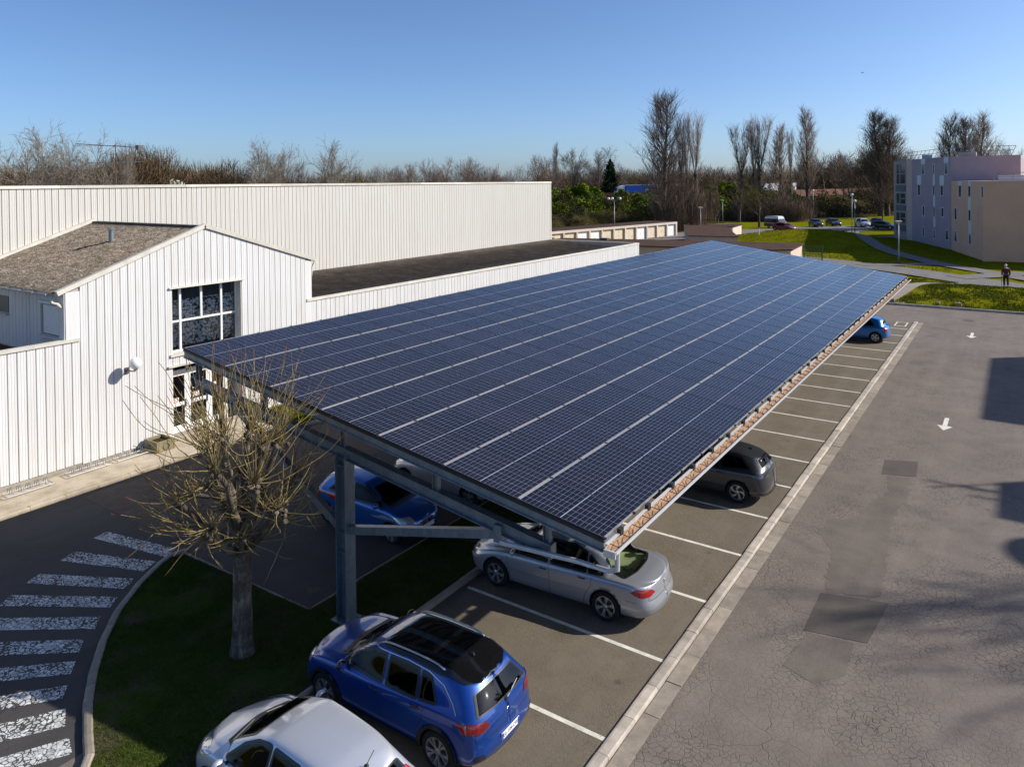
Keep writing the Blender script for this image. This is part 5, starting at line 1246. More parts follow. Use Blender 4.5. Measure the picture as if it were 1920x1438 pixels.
def camper():
    root = thing('camper_van', 'old blue camper van with raised white roof behind the red car', 'van', (-41.0, 155.0, .1), -.45, 'cars in the far car park')
    sp = dict(R=.33, xrw=-1.2, xfw=1.3, W=1.9)
    b = MB(); pr = [(-2.3,.35),(-2.35,.9),(-2.25,1.9),(1.2,1.95),(1.75,1.2),(2.3,1.0),(2.4,.4)]
    n = len(pr); vs = [(x, y*(.93 if z > 1.5 else 1), z) for y in (-.95, .95) for x, z in pr]
    b.add(vs, [tuple(range(n)), tuple(range(n, 2*n))[::-1]]+[(i, n+i, n+(i+1)%n, (i+1)%n) for i in range(n)]); b.build('body', MATS['paint_van_blue'], root, local=True)
    b = MB(); vs = [(x, y, z) for z, s in ((1.9, 1), (2.25, .94), (2.45, .7)) for x, y in ((-2.25*s,-.88*s),(1.25*s,-.88*s),(1.25*s,.88*s),(-2.25*s,.88*s))]
    b.add(vs, [(8,9,10,11)]+[(k+i, k+(i+1)%4, k+4+(i+1)%4, k+4+i) for k in (0,4) for i in range(4)]); b.build('raised_roof', MATS['paint_white'], root, local=True, smooth=True, angle=40)
    for y in (-.93, .93):
        for x0 in (-2.0, -1.05, -.1): MB().box((x0, y-.02 if y < 0 else y-.0, 1.2), (x0+.8, y+.0 if y < 0 else y+.02, 1.72)).build('window', MATS['dark_car_glass'] if False else MATS['gloss_black'], root, local=True)
        MB().box((-2.3, y-.03 if y < 0 else y, .95), (2.0, y if y < 0 else y+.03, 1.05)).build('white_band', MATS['paint_white'], root, local=True)
    MB().add([(1.24,-.8,1.88),(1.24,.8,1.88),(1.78,.85,1.25),(1.78,-.85,1.25)], [(0,1,2,3)]).shift((.02,0,.02)).build('windscreen', MATS['gloss_black'], root, local=True)
    MB().box((2.3,-.7,.5),(2.44,.7,.62)).build('bumper', MATS['trim_black'], root, local=True)
    add_wheels(root, sp, 1.9, 'cover')
camper()
# ------------------------------------------------------------------ flats, garages, barrier, lorries
concrete('lilac_render', (.33,.275,.31), (.40,.335,.37), .5, .1); concrete('peach_render', (.62,.39,.255), (.70,.455,.305), .5, .1); concrete('tower_render', (.36,.29,.27), (.42,.345,.32), .5, .1)
concrete('cream_band', (.50,.40,.34), (.58,.47,.41), .5, .1)
mat('panel_white', (.62,.64,.68), .5); mat('teal_panel', (.05,.10,.13), .5); mat('flat_glass', (.02,.03,.04), .08); mat('teal_frame', (.20,.32,.36), .4)
def bx(name, m, parent, *boxes):
    b = MB()
    for lo, hi in boxes: b.box(lo, hi)
    return b.build(name, MATS[m], parent)
def wall_items(parent, A, B, items, kind):
    A, B = Vector(A), Vector(B); d = (B-A).normalized(); n = Vector((d.y, -d.x))          # outward: towards the camera
    if n.dot(-A) < 0: n = -n
    def q(s, o): p = A+d*s+n*o; return (p.x, p.y)
    def slab3(b, s0, s1, z0, z1, o0, o1):
        P = [q(s0, o0), q(s1, o0), q(s1, o1), q(s0, o1)]; b.prism(P, z0, z1); return b
    for t, s0, s1, z0, z1 in items:
        if t == 'p': slab3(MB(), s0, s1, z0, z1, -.02, .03 if kind != 'tower' else .12).build('spandrel_panel', MATS['panel_white' if kind != 'tower' else 'teal_panel'], parent)
        else:
            b = MB(); f = .09; w = slab3(MB(), s0, s1, z0, z0+f, -.1, .05)
            slab3(w, s0, s1, z1-f, z1, -.1, .05); slab3(w, s0, s0+f, z0+f, z1-f, -.1, .05); slab3(w, s1-f, s1, z0+f, z1-f, -.1, .05)
            wo = w.build('window', MATS['panel_white' if kind != 'tower' else 'teal_frame'], parent)
            if s1-s0 > 2 or z1-z0 > 2.5: slab3(MB(), s0+f, s1-f, (z0+z1)/2-.05, (z0+z1)/2+.05, -.08, .04).build('frame_bar', MATS['teal_frame'], wo)
            slab3(MB(), s0+f, s1-f, z0+f, z1-f, -.06, .01).build('pane', MATS['flat_glass'], wo)
flats = thing('lilac_flats', 'four storey lilac and pink block of flats at the right edge of the photo', 'building', (-8, 125, 0))
flats2 = thing('peach_flats', 'lower peach coloured block of flats in front of the lilac one', 'building', (0, 108, 0))
P1, P2, P3, P4, P5, P6 = (-17.29,137.09), (-14.84,132.0), (-14.01,131.22), (-7.85,117.74), (-3.54,103.49), (.34,103.62)
MB().prism([P1, P2, (-6,150), (-12,152)], -.5, 12.75).build('stair_tower', MATS['tower_render'], flats)
MB().prism([P2, P3, (-9,146), (-10,148)], -.5, 12.72).build('wall', MATS['cream_band'], flats)
MB().prism([P3, P4, (.05,118.3), (.6,150), (-9,150)], -.5, 12.80).build('wall', MATS['lilac_render'], flats)
MB().prism([(P4[0]+.05,P4[1]-.02), P5, P6, (16,104.2), (16,118.2), (.0,118.2)], -.5, 9.45).build('wall', MATS['peach_render'], flats2)
MB().prism([P5, (-3.6,103.35), (16.2,103.9), (16.1,104.3)], -.5, 9.2).build('wall', MATS['peach_render'], flats2)
wall_items(flats, P1, P2, [('g',1.31,2.74,8.93,12.31),('g',2.98,5.31,8.94,12.26),('p',1.29,5.3,7.82,8.76),('g',1.27,2.74,5.76,7.56),('g',2.98,5.3,5.76,7.56),('p',1.26,5.3,4.73,5.58),('g',1.24,2.74,2.58,4.47),('g',2.98,5.3,2.58,4.47),('p',1.23,5.3,1.46,2.49)], 'tower')
wall_items(flats, P3, P4, [('p',3.91,5.52,12.08,12.78),('w',4.12,5.3,10.4,12.04),('p',2.35,3.89,8.95,10.33),('w',2.56,3.66,7.24,8.91),('w',8.56,9.24,10.43,11.98),('p',8.55,9.23,8.89,10.36),('w',8.54,9.22,7.35,8.85),('p',8.65,9.33,5.81,7.27),('w',8.64,9.32,4.18,5.73),('p',8.73,9.43,2.8,4.11),('w',8.72,9.42,1.02,2.49),('p',12.53,14.08,12.02,12.78),('w',12.8,13.89,10.31,11.98),('p',11.01,12.51,8.9,10.25),('w',11.29,12.32,7.32,8.86),('w',4.51,5.36,4.15,5.76),('w',11.55,12.49,4.33,5.75),('w',4.49,5.34,1.11,2.63),('w',13.03,14.12,1.22,2.7)], 'flat')
wall_items(flats2, P4, P5, [('p',3.58,5.62,8.94,9.42),('w',3.96,5.36,7.26,8.9),('p',8.42,9.59,8.89,9.42),('w',8.41,9.58,7.42,8.86),('p',8.4,9.57,5.88,7.36),('w',8.51,9.56,4.42,5.85),('p',8.5,9.67,2.88,4.35),('w',8.73,9.66,1.48,2.82),('w',14.0,14.75,7.41,8.89),('w',1.96,3.16,4.22,5.86),('w',1.94,3.13,1.3,2.8)], 'flat')
def railing(parent, pts, z, h=1.1, lean=(0, 0)):
    P = [Vector((x, y, z)) for x, y in pts]; r = MB()
    for k in (.55, 1.0): r.tube([tuple(p+Vector((lean[0]*k, lean[1]*k, h*k))) for p in P], .035, 4)
    for a, b in zip(P[:-1], P[1:]):
        n = max(1, int((b-a).length/1.6))
        for i in range(n+1): p = a.lerp(b, i/n); r.tube([tuple(p), tuple(p+Vector((lean[0], lean[1], h)))], .03, 4)
    r.build('roof_railing', MATS['galvanised'], parent)
railing(flats, [(-16.4,137.2),(-13.8,131.9),(-8.2,119.2),(-1,119.2)], 12.78, 1.3, (.55,.25)); railing(flats, [(-1,119.4),(-1,140)], 12.78, 1.3, (-.3,0))
railing(flats2, [(-2.6,104.6),(10,104.9)], 9.4, 1.0, (.2,.3))
bx('roof_vent', 'teal_frame', flats, ((-12.6,131,12.7),(-11.2,132.4,13.5)), ); bx('roof_vent', 'tower_render', flats, ((-7.2,120.6,12.7),(-5.0,122,13.4)))
bx('roof_unit', 'panel_white', flats2, ((-2.2,107,9.4),(.6,110,10.1)))
# garage row
def garages(root, A, B, depth, h, n, cols, back=-1, top='brown_felt', wallm='garage_render'):
    A, B = Vector(A), Vector(B); d = (B-A); L = d.length; d.normalize(); nrm = Vector((d.y, -d.x)); w = L/n
    if nrm.x < 0 and back < 0: nrm = -nrm
    def q(s, o): p = A+d*s+nrm*o; return (p.x, p.y)
    MB().prism([q(0, -.45), q(L, -.45), q(L, -depth), q(0, -depth)], -.3, h-.02).build('wall', MATS[wallm], root)
    MB().prism([q(-.1, -.2), q(L+.1, -.2), q(L+.1, -depth-.2), q(-.1, -depth-.2)], h-.02, h+.06).build('roof', MATS[top], root)
    for i in range(n+1):
        s = min(max(i*w, .18), L-.18); MB().prism([q(s-.18, 0), q(s+.18, 0), q(s+.18, -.45), q(s-.18, -.45)], -.3, h-.32).build('pier', MATS[wallm], root)
    MB().prism([q(0, .02), q(L, .02), q(L, -.45), q(0, -.45)], h-.34, h+.02).build('fascia', MATS[wallm], root)
    for i in range(n):
        s0, s1 = i*w+.2, (i+1)*w-.2; c = cols[i % len(cols)]
        dr = MB().prism([q(s0, -.30), q(s1, -.30), q(s1, -.36), q(s0, -.36)], 0.0, h-.36).build('garage_door', MATS['door_white' if c == 'w' else 'door_cream'], root)
        for k in range(1, 8): sx = s0+(s1-s0)*k/8; MB().prism([q(sx-.012, -.285), q(sx+.012, -.285), q(sx+.012, -.30), q(sx-.012, -.30)], .1, h-.42).build('door_rib', MATS['door_white' if c == 'w' else 'door_cream'], dr)
        MB().prism([q((s0+s1)/2-.06, -.26), q((s0+s1)/2+.06, -.26), q((s0+s1)/2+.06, -.285), q((s0+s1)/2-.06, -.285)], .95, 1.0).build('handle', MATS['dark_frame'], dr)
g1 = thing('garage_row', 'long low row of pale pink garages with white and cream doors below the ivy', 'garages', (-54, 110, 0))
garages(g1, (-57.3, 93.6), (-51.0, 127.0), 5.6, 2.5, 11, 'ccwwcccwccw')
g2 = thing('garage_block', 'brown roofed garage block seen end-on behind the far corner of the carport', 'garages', (-37, 107, 0))
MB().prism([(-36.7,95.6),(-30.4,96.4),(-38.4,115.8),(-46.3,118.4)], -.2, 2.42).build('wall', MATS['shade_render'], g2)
MB().prism([(-36.8,95.3),(-30.2,96.1),(-38.3,116.1),(-46.6,118.8)], 2.42, 2.52).build('roof', MATS['brown_felt'], g2)
MB().prism([(-47.5,124),(-41.2,132.4),(-40.9,131.8),(-39.8,123.5)], -.2, 2.0).build('wing', MATS['garage_render'], g2)
MB().prism([(-47.6,123.8),(-41.3,132.6),(-40.7,131.8),(-39.6,123.3)], 2.0, 2.12).build('wing_roof', MATS['brown_felt'], g2)
g3 = thing('low_garage_block', 'wide flat brown roofed block directly behind the carport', 'garages', (-36, 86, 0))
MB().prism([(-52,80.4),(-37.2,81.2),(-22.5,82.6),(-20.7,84.0),(-21.5,92.5),(-34.3,90.6),(-51.2,87.3)], -.2, 2.12).build('wall', MATS['cream_band'], g3)
MB().prism([(-52.1,80.0),(-37.2,80.8),(-22.4,82.3),(-20.5,83.9),(-21.3,92.8),(-34.3,90.9),(-51.3,87.6)], 2.12, 2.24).build('roof', MATS['brown_felt'], g3)
bx('roof_vent', 'dark_frame', g3, ((-45.2,86.2,2.2),(-44.2,87.0,2.5)))
g_ = new('rust_timber', rough=.85); g_.color(g_.ramp(g_.noise(g_.mapping(g_.pos(), (1,1,.3)), 2.5, 5), [(.3, (.10,.045,.03)), (.7, (.22,.105,.07))]))
# timber noise barrier on the bank
def offs(pts, o):
    out = []
    for i, p in enumerate(pts):
        a = Vector(pts[max(i-1, 0)]); b = Vector(pts[min(i+1, len(pts)-1)]); d = (b-a).normalized(); out.append(Vector(p)+Vector((d.y, -d.x))*o)
    return out
BAR = offs(HW, 7.0)
bar = thing('noise_barrier', 'rust brown timber barrier on the bank, half hidden by ivy', 'barrier', (float(BAR[3].x), float(BAR[3].y), 5))
cur = []
for a, b in zip(BAR[1:-2], BAR[2:-1]):
    n = max(1, int((b-a).length/4.2))
    for i in range(n): cur.append(a.lerp(b, i/n))
for a, b in zip(cur[:-1], cur[1:]):
    z = 4.85; MB().bar((a.x, a.y, z+1.05), (b.x-(b.x-a.x)*.02, b.y-(b.y-a.y)*.02, z+1.05), .12, 2.1).build('barrier_panel', MATS['rust_timber'], bar)
    MB().bar((a.x, a.y, z-.5), (a.x, a.y, z+2.3), .2, .2, (1,0,0)).build('post', MATS['rust_timber'], bar)
motor = strip('motorway', [(float(x), float(y)) for x, y in HW], 11, 'path_asphalt', .05, 8)
def lorry(name, lab, a, b, ctm, cabm, logo=False):
    a, b = Vector(a), Vector(b); d = (b-a); L = d.length; d.normalize()
    root = thing(name, lab, 'lorry', (a.x, a.y, 5.35), math.atan2(d.y, d.x))
    t = MB().bevbox((2.7, -1.25, 1.1), (L, 1.25, 3.55), .04).build('trailer', MATS[ctm], root, local=True)
    MB().box((2.75,-1.27,3.50),(L,1.27,3.62)).build('trailer_rim', MATS['panel_white'], root, local=True)
    if logo:
        for y in (-1.262, 1.262): MB().lathe([(0,.004),(.55,.004),(.55,-.004)], 20, (L*.5, y, 2.1), 'y').build('roundel', MATS['panel_white'], t, local=True)
    b2 = MB(); pr = [(.0,.7),(.05,1.9),(.5,2.75),(.9,3.15),(2.4,3.5),(2.4,.7)]; n = len(pr)
    vs = [(x, y, z) for y in (-1.2, 1.2) for x, z in pr]; b2.add(vs, [tuple(range(n)), tuple(range(n, 2*n))[::-1]]+[(i, n+i, n+(i+1)%n, (i+1)%n) for i in range(n)])
    b2.build('cab', MATS[cabm], root, local=True); MB().add([(.04,-1.05,1.95),(.04,1.05,1.95),(.47,1.0,2.7),(.47,-1.0,2.7)], [(0,1,2,3)]).shift((-.03,0,.02)).build('windscreen', MATS['flat_glass'], root, local=True)
    for y in (-1.22, 1.2): MB().box((.5,y,1.9),(1.3,y+.02,2.5)).build('side_window', MATS['flat_glass'], root, local=True)
    tm, rm = wheel_meshes(.5, 'cover')
    for x in (1.1, 3.6, L-3.4, L-2.3, L-1.2):
        for sy in (1, -1): w = place('wheel', tm, root, (x, sy*1.1, .5)); place('rim', rm, w)
mat('lorry_blue', (.01,.09,.42), .4)
lorry('blue_lorry', 'blue articulated lorry with white cab passing on the bank behind the ivy', (-92.0, 184.6), (-79.2, 196.5), 'lorry_blue', 'panel_white', True)
lorry('white_lorry', 'white lorry on the motorway glimpsed between the poplar trunks', (-64.5, 226), (-58.4, 240), 'panel_white', 'panel_white')
# ------------------------------------------------------------------ blocks beyond the right edge whose shadows fall on the road
fb = thing('neighbour_flats', 'tall pale block of flats beyond the right edge of the photo', 'building', (24, 55, 0))
bx('wall', 'peach_render', fb, ((16.0,49.4,0),(34,61.8,14))); bx('window', 'flat_glass', fb, *[((15.96,50.5+k*3,z),(16.0,51.6+k*3,z+1.3)) for k in range(4) for z in (1.2,4.2,7.2,10.2)])
fb2 = thing('neighbour_house', 'second pale block beyond the right edge of the photo, aerials on its roof', 'building', (24, 40, 0))
bx('wall', 'lilac_render', fb2, ((16.75,39.3,0),(34,42.3,14))); MB().tube([(16.7,42.1,12),(16.7,42.1,15.4)],.05,5).tube([(15.8,42.1,14.8),(17.6,42.1,14.8)],.05,5).tube([(16.0,41.6,14.2),(17.6,41.6,14.2)],.05,5).tube([(16.0,40.6,13.9),(17.6,40.6,13.9)],.05,5).build('aerial', MATS['galvanised'], fb2)
bx('window', 'flat_glass', fb2, *[((18+k*3,39.26,z),(19.1+k*3,39.3,z+1.3)) for k in range(4) for z in (1.2,4.2,7.2,10.2)])
MB().tube([(18.1,37.4,0),(18.1,37.4,14)], 1.15, 24).build('stair_drum', MATS['peach_render'], fb2, smooth=True, angle=40)
# ------------------------------------------------------------------ trees
class TB:
    """many tapering tubes gathered in numpy"""
    def __init__(s): s.V = []; s.F = []; s.n = 0
    def path(s, P, R, n):
        P = np.asarray(P); R = np.asarray(R); k = len(P); D = np.gradient(P, axis=0); D /= np.linalg.norm(D, axis=1)[:, None]+1e-9
        ref = np.array([0, 0, 1.]) if abs(D[0, 2]) < .8 else np.array([1., 0, 0])
        A = np.cross(D, ref); A /= np.linalg.norm(A, axis=1)[:, None]+1e-9; B = np.cross(D, A)
        t = np.arange(n)*2*np.pi/n
        V = P[:, None, :]+R[:, None, None]*(A[:, None, :]*np.cos(t)[None, :, None]+B[:, None, :]*np.sin(t)[None, :, None])
        s.V.append(V.reshape(-1, 3)); i = np.arange(k-1)[:, None]*n; j = np.arange(n)[None, :]; j2 = (j+1) % n
        s.F.append(np.stack([i+j, i+n+j, i+n+j2, i+j2], -1).reshape(-1, 4)+s.n); s.n += k*n
    def mesh(s, name, m, smooth=True):
        V = np.concatenate(s.V); F = np.concatenate(s.F); return quads(name, V, F, m, smooth)
def quads(name, V, F, m, smooth=False, k=4):
    me = bpy.data.meshes.new(name); me.vertices.add(len(V)); me.vertices.foreach_set('co', np.asarray(V, np.float32).ravel())
    me.loops.add(F.size); me.loops.foreach_set('vertex_index', F.astype(np.int32).ravel()); me.polygons.add(len(F))
    me.polygons.foreach_set('loop_start', np.arange(0, F.size, k, dtype=np.int32)); me.polygons.foreach_set('loop_total', np.full(len(F), k, np.int32))
    me.polygons.foreach_set('use_smooth', np.full(len(F), smooth)); me.materials.append(MATS[m] if isinstance(m, str) else m); me.update(calc_edges=True); return me
def limb(rng, p, d, L, r0, r1, k, wob, lift, sag=0):
    P = [p.copy()]; d = d/np.linalg.norm(d); st = L/k
    for i in range(k):
        d = d+rng.normal(0, wob, 3)+np.array([0, 0, lift-sag*i/k]); d /= np.linalg.norm(d); p = p+d*st; P.append(p)
    t = np.linspace(0, 1, k+1); return np.array(P), r0+(r1-r0)*t, d
def perp(rng, d, ang):
    a = rng.normal(0, 1, 3); a -= a.dot(d)*d; a /= np.linalg.norm(a); return d*math.cos(ang)+a*math.sin(ang)
def at(P, R, f):
    x = f*(len(P)-1); i = min(int(x), len(P)-2); u = x-i; d = P[i+1]-P[i]; return P[i]*(1-u)+P[i+1]*u, R[i]*(1-u)+R[i+1]*u, d/np.linalg.norm(d)
def tree_parts(kind, seed, H):
    rng = np.random.RandomState(seed); W = TB(); T = TB(); up = np.array([0, 0, 1.])
    if kind == 'poplar':
        stems = [(np.zeros(3), up, H*.97, .42)]
        P0, R0, _ = limb(rng, np.zeros(3), up, H*.95, .015*H, .02, 12, .018, .02); W.path(P0, R0, 7)
        nb = 70
        for i in range(nb):
            f = .06+.88*((i+rng.rand())/nb)**1.15; p, r, d = at(P0, R0, f); L = H*(.30*(1-f)**.7+.035)*rng.uniform(.7, 1.15); 
            dd = perp(rng, up, rng.uniform(.38, .72)); P, R, _ = limb(rng, p, dd, L, min(r*.4, .045+.004*L), .012, 6, .04, .16); W.path(P, R, 4)
            for j in range(13):
                q, rr, e = at(P, R, rng.uniform(.12, 1)); P2, R2, _ = limb(rng, q, perp(rng, e, rng.uniform(.25, .6)), L*rng.uniform(.14, .36)+.5, .021, .010, 3, .07, .18); T.path(P2, R2, 3)
                for m in range(3): q2, _, e2 = at(P2, R2, rng.uniform(.1, 1)); P3, R3, _ = limb(rng, q2, perp(rng, e2, rng.uniform(.3, .8)), rng.uniform(.6, 1.4), .012, .007, 2, .08, .18); T.path(P3, R3, 3)
    elif kind == 'pollard_poplar':
        h0 = H*.50; P0, R0, _ = limb(rng, np.zeros(3), up, h0, .30, .20, 8, .02, .0); W.path(P0, R0, 7)
        W.path(P0[-1]+np.array([[0,0,-.35],[0,0,0],[0,0,.3],[0,0,.6]]), np.array([.20,.42,.36,.12]), 7)
        bases = [(P0[-1], rng.uniform(.9, 1), .05) for _ in range(9)]+[(at(P0, R0, rng.uniform(.15, .95))[0], rng.uniform(.2, .45), .5) for _ in range(16)]
        for p, s, a in bases:
            L = (H-h0)*s; P, R, _ = limb(rng, p, perp(rng, up, rng.uniform(.05, .30)+a*.35), L, .06*s+.02, .014, 7, .035, .09); W.path(P, R, 4)
            for j in range(int(22*s)+8):
                q, rr, e = at(P, R, rng.uniform(.1, 1)); P2, R2, _ = limb(rng, q, perp(rng, e, rng.uniform(.2, .55)), L*rng.uniform(.10, .26)+.4, .021, .010, 3, .07, .18); T.path(P2, R2, 3)
                for m in range(4): q2, _, e2 = at(P2, R2, rng.uniform(.1, 1)); P3, R3, _ = limb(rng, q2, perp(rng, e2, rng.uniform(.3, .8)), rng.uniform(.5, 1.3), .014, .007, 2, .08, .16); T.path(P3, R3, 3)
    else:
        sp = dict(round=(.20, 7, .75, 1.0, 11, 9), spread=(.26, 6, .60, .95, 10, 8), small=(.22, 7, .70, .95, 9, 8), wood=(.12, 7, .55, .9, 8, 5), bush=(.02, 12, .8, .9, 6, 4))[kind]
        hf, nl, ang, cw, n1, n2 = sp
        P0, R0, d0 = limb(rng, np.zeros(3), up, H*.62, .017*H+.03, .03, 8, .045, .02); W.path(P0, R0, 7)
        for i in range(nl*2):
            f = hf/.62+(1-hf/.62)*(i+rng.rand())/(nl*2); f = min(f, .98); p, r, d = at(P0, R0, f); L = H*(.50-.22*f)*rng.uniform(.75, 1.1)
            P, R, _ = limb(rng, p, perp(rng, up, ang*rng.uniform(.6, 1.25)), L, max(r*.6, .04), .022, 6, .08, .07 if kind != 'bush' else .02); W.path(P, R, 5)
            for j in range(n1):
                q, rr, e = at(P, R, rng.uniform(.22, 1)); l2 = L*rng.uniform(.25, .5); P2, R2, _ = limb(rng, q, perp(rng, e, rng.uniform(.35, .85)), l2, .034, .017, 4, .1, .05); T.path(P2, R2, 3)
                for m in range(n2):
                    q2, _, e2 = at(P2, R2, rng.uniform(.15, 1)); P3, R3, _ = limb(rng, q2, perp(rng, e2, rng.uniform(.4, .9)), l2*rng.uniform(.3, .6)+.2, .020, .011, 3, .12, .02); T.path(P3, R3, 3)
                    if kind not in ('wood',):
                        for _ in range(3): q3, _, e3 = at(P3, R3, rng.uniform(.1, 1)); P4, R4, _ = limb(rng, q3, perp(rng, e3, rng.uniform(.4, 1)), rng.uniform(.25, .7), .0125, .008, 2, .1, .0); T.path(P4, R4, 3)
    return W, T
_tp = {}
def tree(name, label, kind, seed, H, xy, bark='bark_brown', tw='twig_brown', group=None, wscale=1.0, z=None, rz=0):
    key = (kind, seed, bark, tw)
    if key not in _tp:
        W, T = tree_parts(kind, seed, 20. if kind != 'bush' else 5.); _tp[key] = (W.mesh('trunk', bark), T.mesh('crown', tw))
    base = 20. if kind != 'bush' else 5.; zz = float(gh(*xy)) if z is None else z
    t = thing(name, label, 'tree', (xy[0], xy[1], zz-.1), rz, group); s = H/base
    for nm, me in zip(('trunk', 'crown'), _tp[key]): place(nm, me, t, (0, 0, 0), (0, 0, 0), (s*wscale, s*wscale, s))
    return t
GP = 'poplars beyond the carport'; GL = 'pale bare trees behind the tall hall'; GB = 'bare trees in front of the motorway bank'
tree('poplar', 'tallest broad bare poplar at the right end of the garage row', 'poplar', 1, 27.6, (-57.8,136.5), group=GP, tw='twig_warm', wscale=1.63)
tree('poplar', 'thin pollarded poplar just right of the tallest one', 'pollard_poplar', 2, 21.5, (-55.2,140.5), group=GP, wscale=0.82, tw='twig_warm')
tree('poplar', 'slim pollarded poplar, rightmost of the clump beside the garages', 'pollard_poplar', 3, 22.0, (-53.6,143.0), group=GP, tw='twig_warm', wscale=0.87, rz=1)
tree('poplar', 'narrow pollarded poplar in the middle of the clump beside the garages', 'pollard_poplar', 3, 19.5, (-54.6,141.5), group=GP, tw='twig_warm', wscale=0.61, rz=3)
tree('poplar', 'pollarded poplar standing alone left of the camper van, thick trunk', 'pollard_poplar', 2, 22.1, (-54.7,174.6), group=GP, tw='twig_warm', wscale=1.18, rz=2)
tree('poplar', 'leftmost poplar of the close group above the camper van', 'pollard_poplar', 3, 22.8, (-53.7,183.3), group=GP, tw='twig_warm', wscale=0.82, rz=4)
tree('poplar', 'highest poplar of the close group above the camper van', 'pollard_poplar', 2, 24.6, (-52.4,185.7), group=GP, tw='twig_warm', wscale=1.12, rz=5)
tree('poplar', 'second poplar from the right in the close group, forked upright crown', 'poplar', 4, 23.6, (-48.8,188.8), group=GP, tw='twig_warm', wscale=1.20, rz=1)
tree('poplar', 'thin rightmost poplar of the close group', 'pollard_poplar', 3, 21.0, (-47.0,191.2), group=GP, tw='twig_warm', wscale=0.51, rz=2)
tree('poplar', 'single slender poplar left of the dark pair of cars', 'poplar', 4, 26.8, (-49.4,219.0), group=GP, tw='twig_warm', wscale=1.11, rz=3)
tree('poplar', 'broad dense russet poplar left of the flats', 'poplar', 5, 28.2, (-30.6,218), group=GP, wscale=1.77, tw='twig_brown')
tree('poplar', 'russet poplar behind the left side of the same broad poplar by the flats', 'poplar', 5, 26.4, (-29.2,219.6), group=GP, tw='twig_warm', wscale=1.70, rz=2)
tree('poplar', 'left poplar of the three above the flats roof', 'poplar', 4, 22.6, (-11.6,170), group=GP, tw='twig_warm', wscale=1.20)
tree('poplar', 'brown middle poplar of the three above the flats roof', 'poplar', 5, 22.2, (-9.3,171), group=GP, tw='twig_warm', wscale=1.42, rz=4)
tree('poplar', 'right poplar of the three above the flats roof', 'poplar', 4, 22.4, (-6.6,170), group=GP, tw='twig_warm', wscale=1.35, rz=5)
tree('poplar', 'small bare treetop at the right end of the flats roof', 'spread', 3, 18.6, (-2.2,190), group=GP, tw='twig_warm', wscale=0.71)
tree('pale_tree', 'pale bare tree with spreading crown at the photo\'s left edge', 'spread', 1, 15.8, (-66.4,27.8), 'bark_grey', 'twig_grey', GL, z=0, wscale=.9)
tree('pale_tree', 'pale bare tree with several stems, second from the left edge', 'spread', 2, 15.6, (-66.8,32.0), 'bark_grey', 'twig_grey', GL, z=0, wscale=.85)
tree('pale_tree', 'slim pale bare treetop just left of the brown wood\'s hump', 'spread', 4, 14.6, (-70.0,37.0), 'bark_grey', 'twig_grey', GL, z=0, wscale=.5)
tree('pale_tree', 'pale bare tree left of the pair in the middle of the tall hall skyline', 'spread', 2, 16.2, (-76.1,56.6), 'bark_grey', 'twig_grey', GL, z=0, rz=2, wscale=.8)
tree('pale_tree', 'pale bare tree right of the pair in the middle of the tall hall skyline', 'spread', 4, 15.8, (-76.1,60.8), 'bark_grey', 'twig_grey', GL, z=0, rz=1, wscale=.75)
tree('pale_tree', 'pale bare tree alone above the middle of the tall hall', 'spread', 1, 16.4, (-73.0,66.0), 'bark_grey', 'twig_grey', GL, z=0, rz=3, wscale=.85)
for i, (u_, xy, Hh, ws, lab) in enumerate([(0,(-99,99),14.7,.6,'small round bare tree right of the last pale tree above the hall'),(0,(-101.4,110.6),15.2,.7,'round dark bare tree above the hall, middle of the three'),(0,(-102.3,122.5),14.8,.7,'bushy bare tree above the hall, last of the three'),(0,(-99.6,138.5),14.9,.35,'thin wispy bare tree above the right part of the hall')]):
    tree('round_tree', lab, 'round' if i < 3 else 'spread', 6 if i < 3 else 3, Hh, xy, 'bark_brown', 'twig_brown' if i else 'twig_grey', 'trees along the hall skyline', ws, z=0, rz=i)
tree('slim_tree', 'slim pale poplar rising beside the end of the tall hall', 'poplar', 4, 21.8, (-116,192.8), 'bark_grey', 'twig_grey', 'trees above the ivy', .6, z=0)
tree('round_tree', 'left one of two big round bare trees above the ivy', 'round', 7, 23.0, (-115,201), 'bark_brown', 'twig_grey', 'trees above the ivy', .8, z=0)
tree('round_tree', 'right one of two big round bare trees above the ivy', 'round', 6, 22.6, (-107,204), 'bark_brown', 'twig_grey', 'trees above the ivy', .95, z=0)
tree('round_tree', 'small bare tree just right of the dark conifer', 'spread', 3, 16.0, (-94,194), 'bark_grey', 'twig_grey', 'trees above the ivy', .6, z=0)
tree('lime_tree', 'bushy olive-brown tree beside the camper van, lowest in its group', 'small', 8, 10.6, (-45.3,158.0), 'bark_brown', 'twig_olive', GB, 1.5)
tree('lime_tree', 'bare tree behind the dark pair of cars, left of two', 'small', 9, 15.4, (-43.5,227.9), 'bark_brown', 'twig_brown', GB, .8)
tree('lime_tree', 'bare tree behind the lamp posts of the far car park', 'small', 8, 15.2, (-37.8,218.7), 'bark_brown', 'twig_brown', GB, .9)
tree('lime_tree', 'thinner bare tree between the two behind the far cars', 'small', 9, 14.0, (-43.0,236.1), 'bark_brown', 'twig_grey', GB, .7, rz=2)
tree('lime_tree', 'small bare tree under the broad russet poplar', 'small', 9, 10.2, (-28.2,204), 'bark_brown', 'twig_brown', GB, .95, rz=4)
tree('shrub', 'thin leafless bush against the end of the tall hall', 'bush', 12, 5.2, (-38.2,60.6), 'bark_brown', 'twig_brown', 'leafless bushes', .8, z=0)
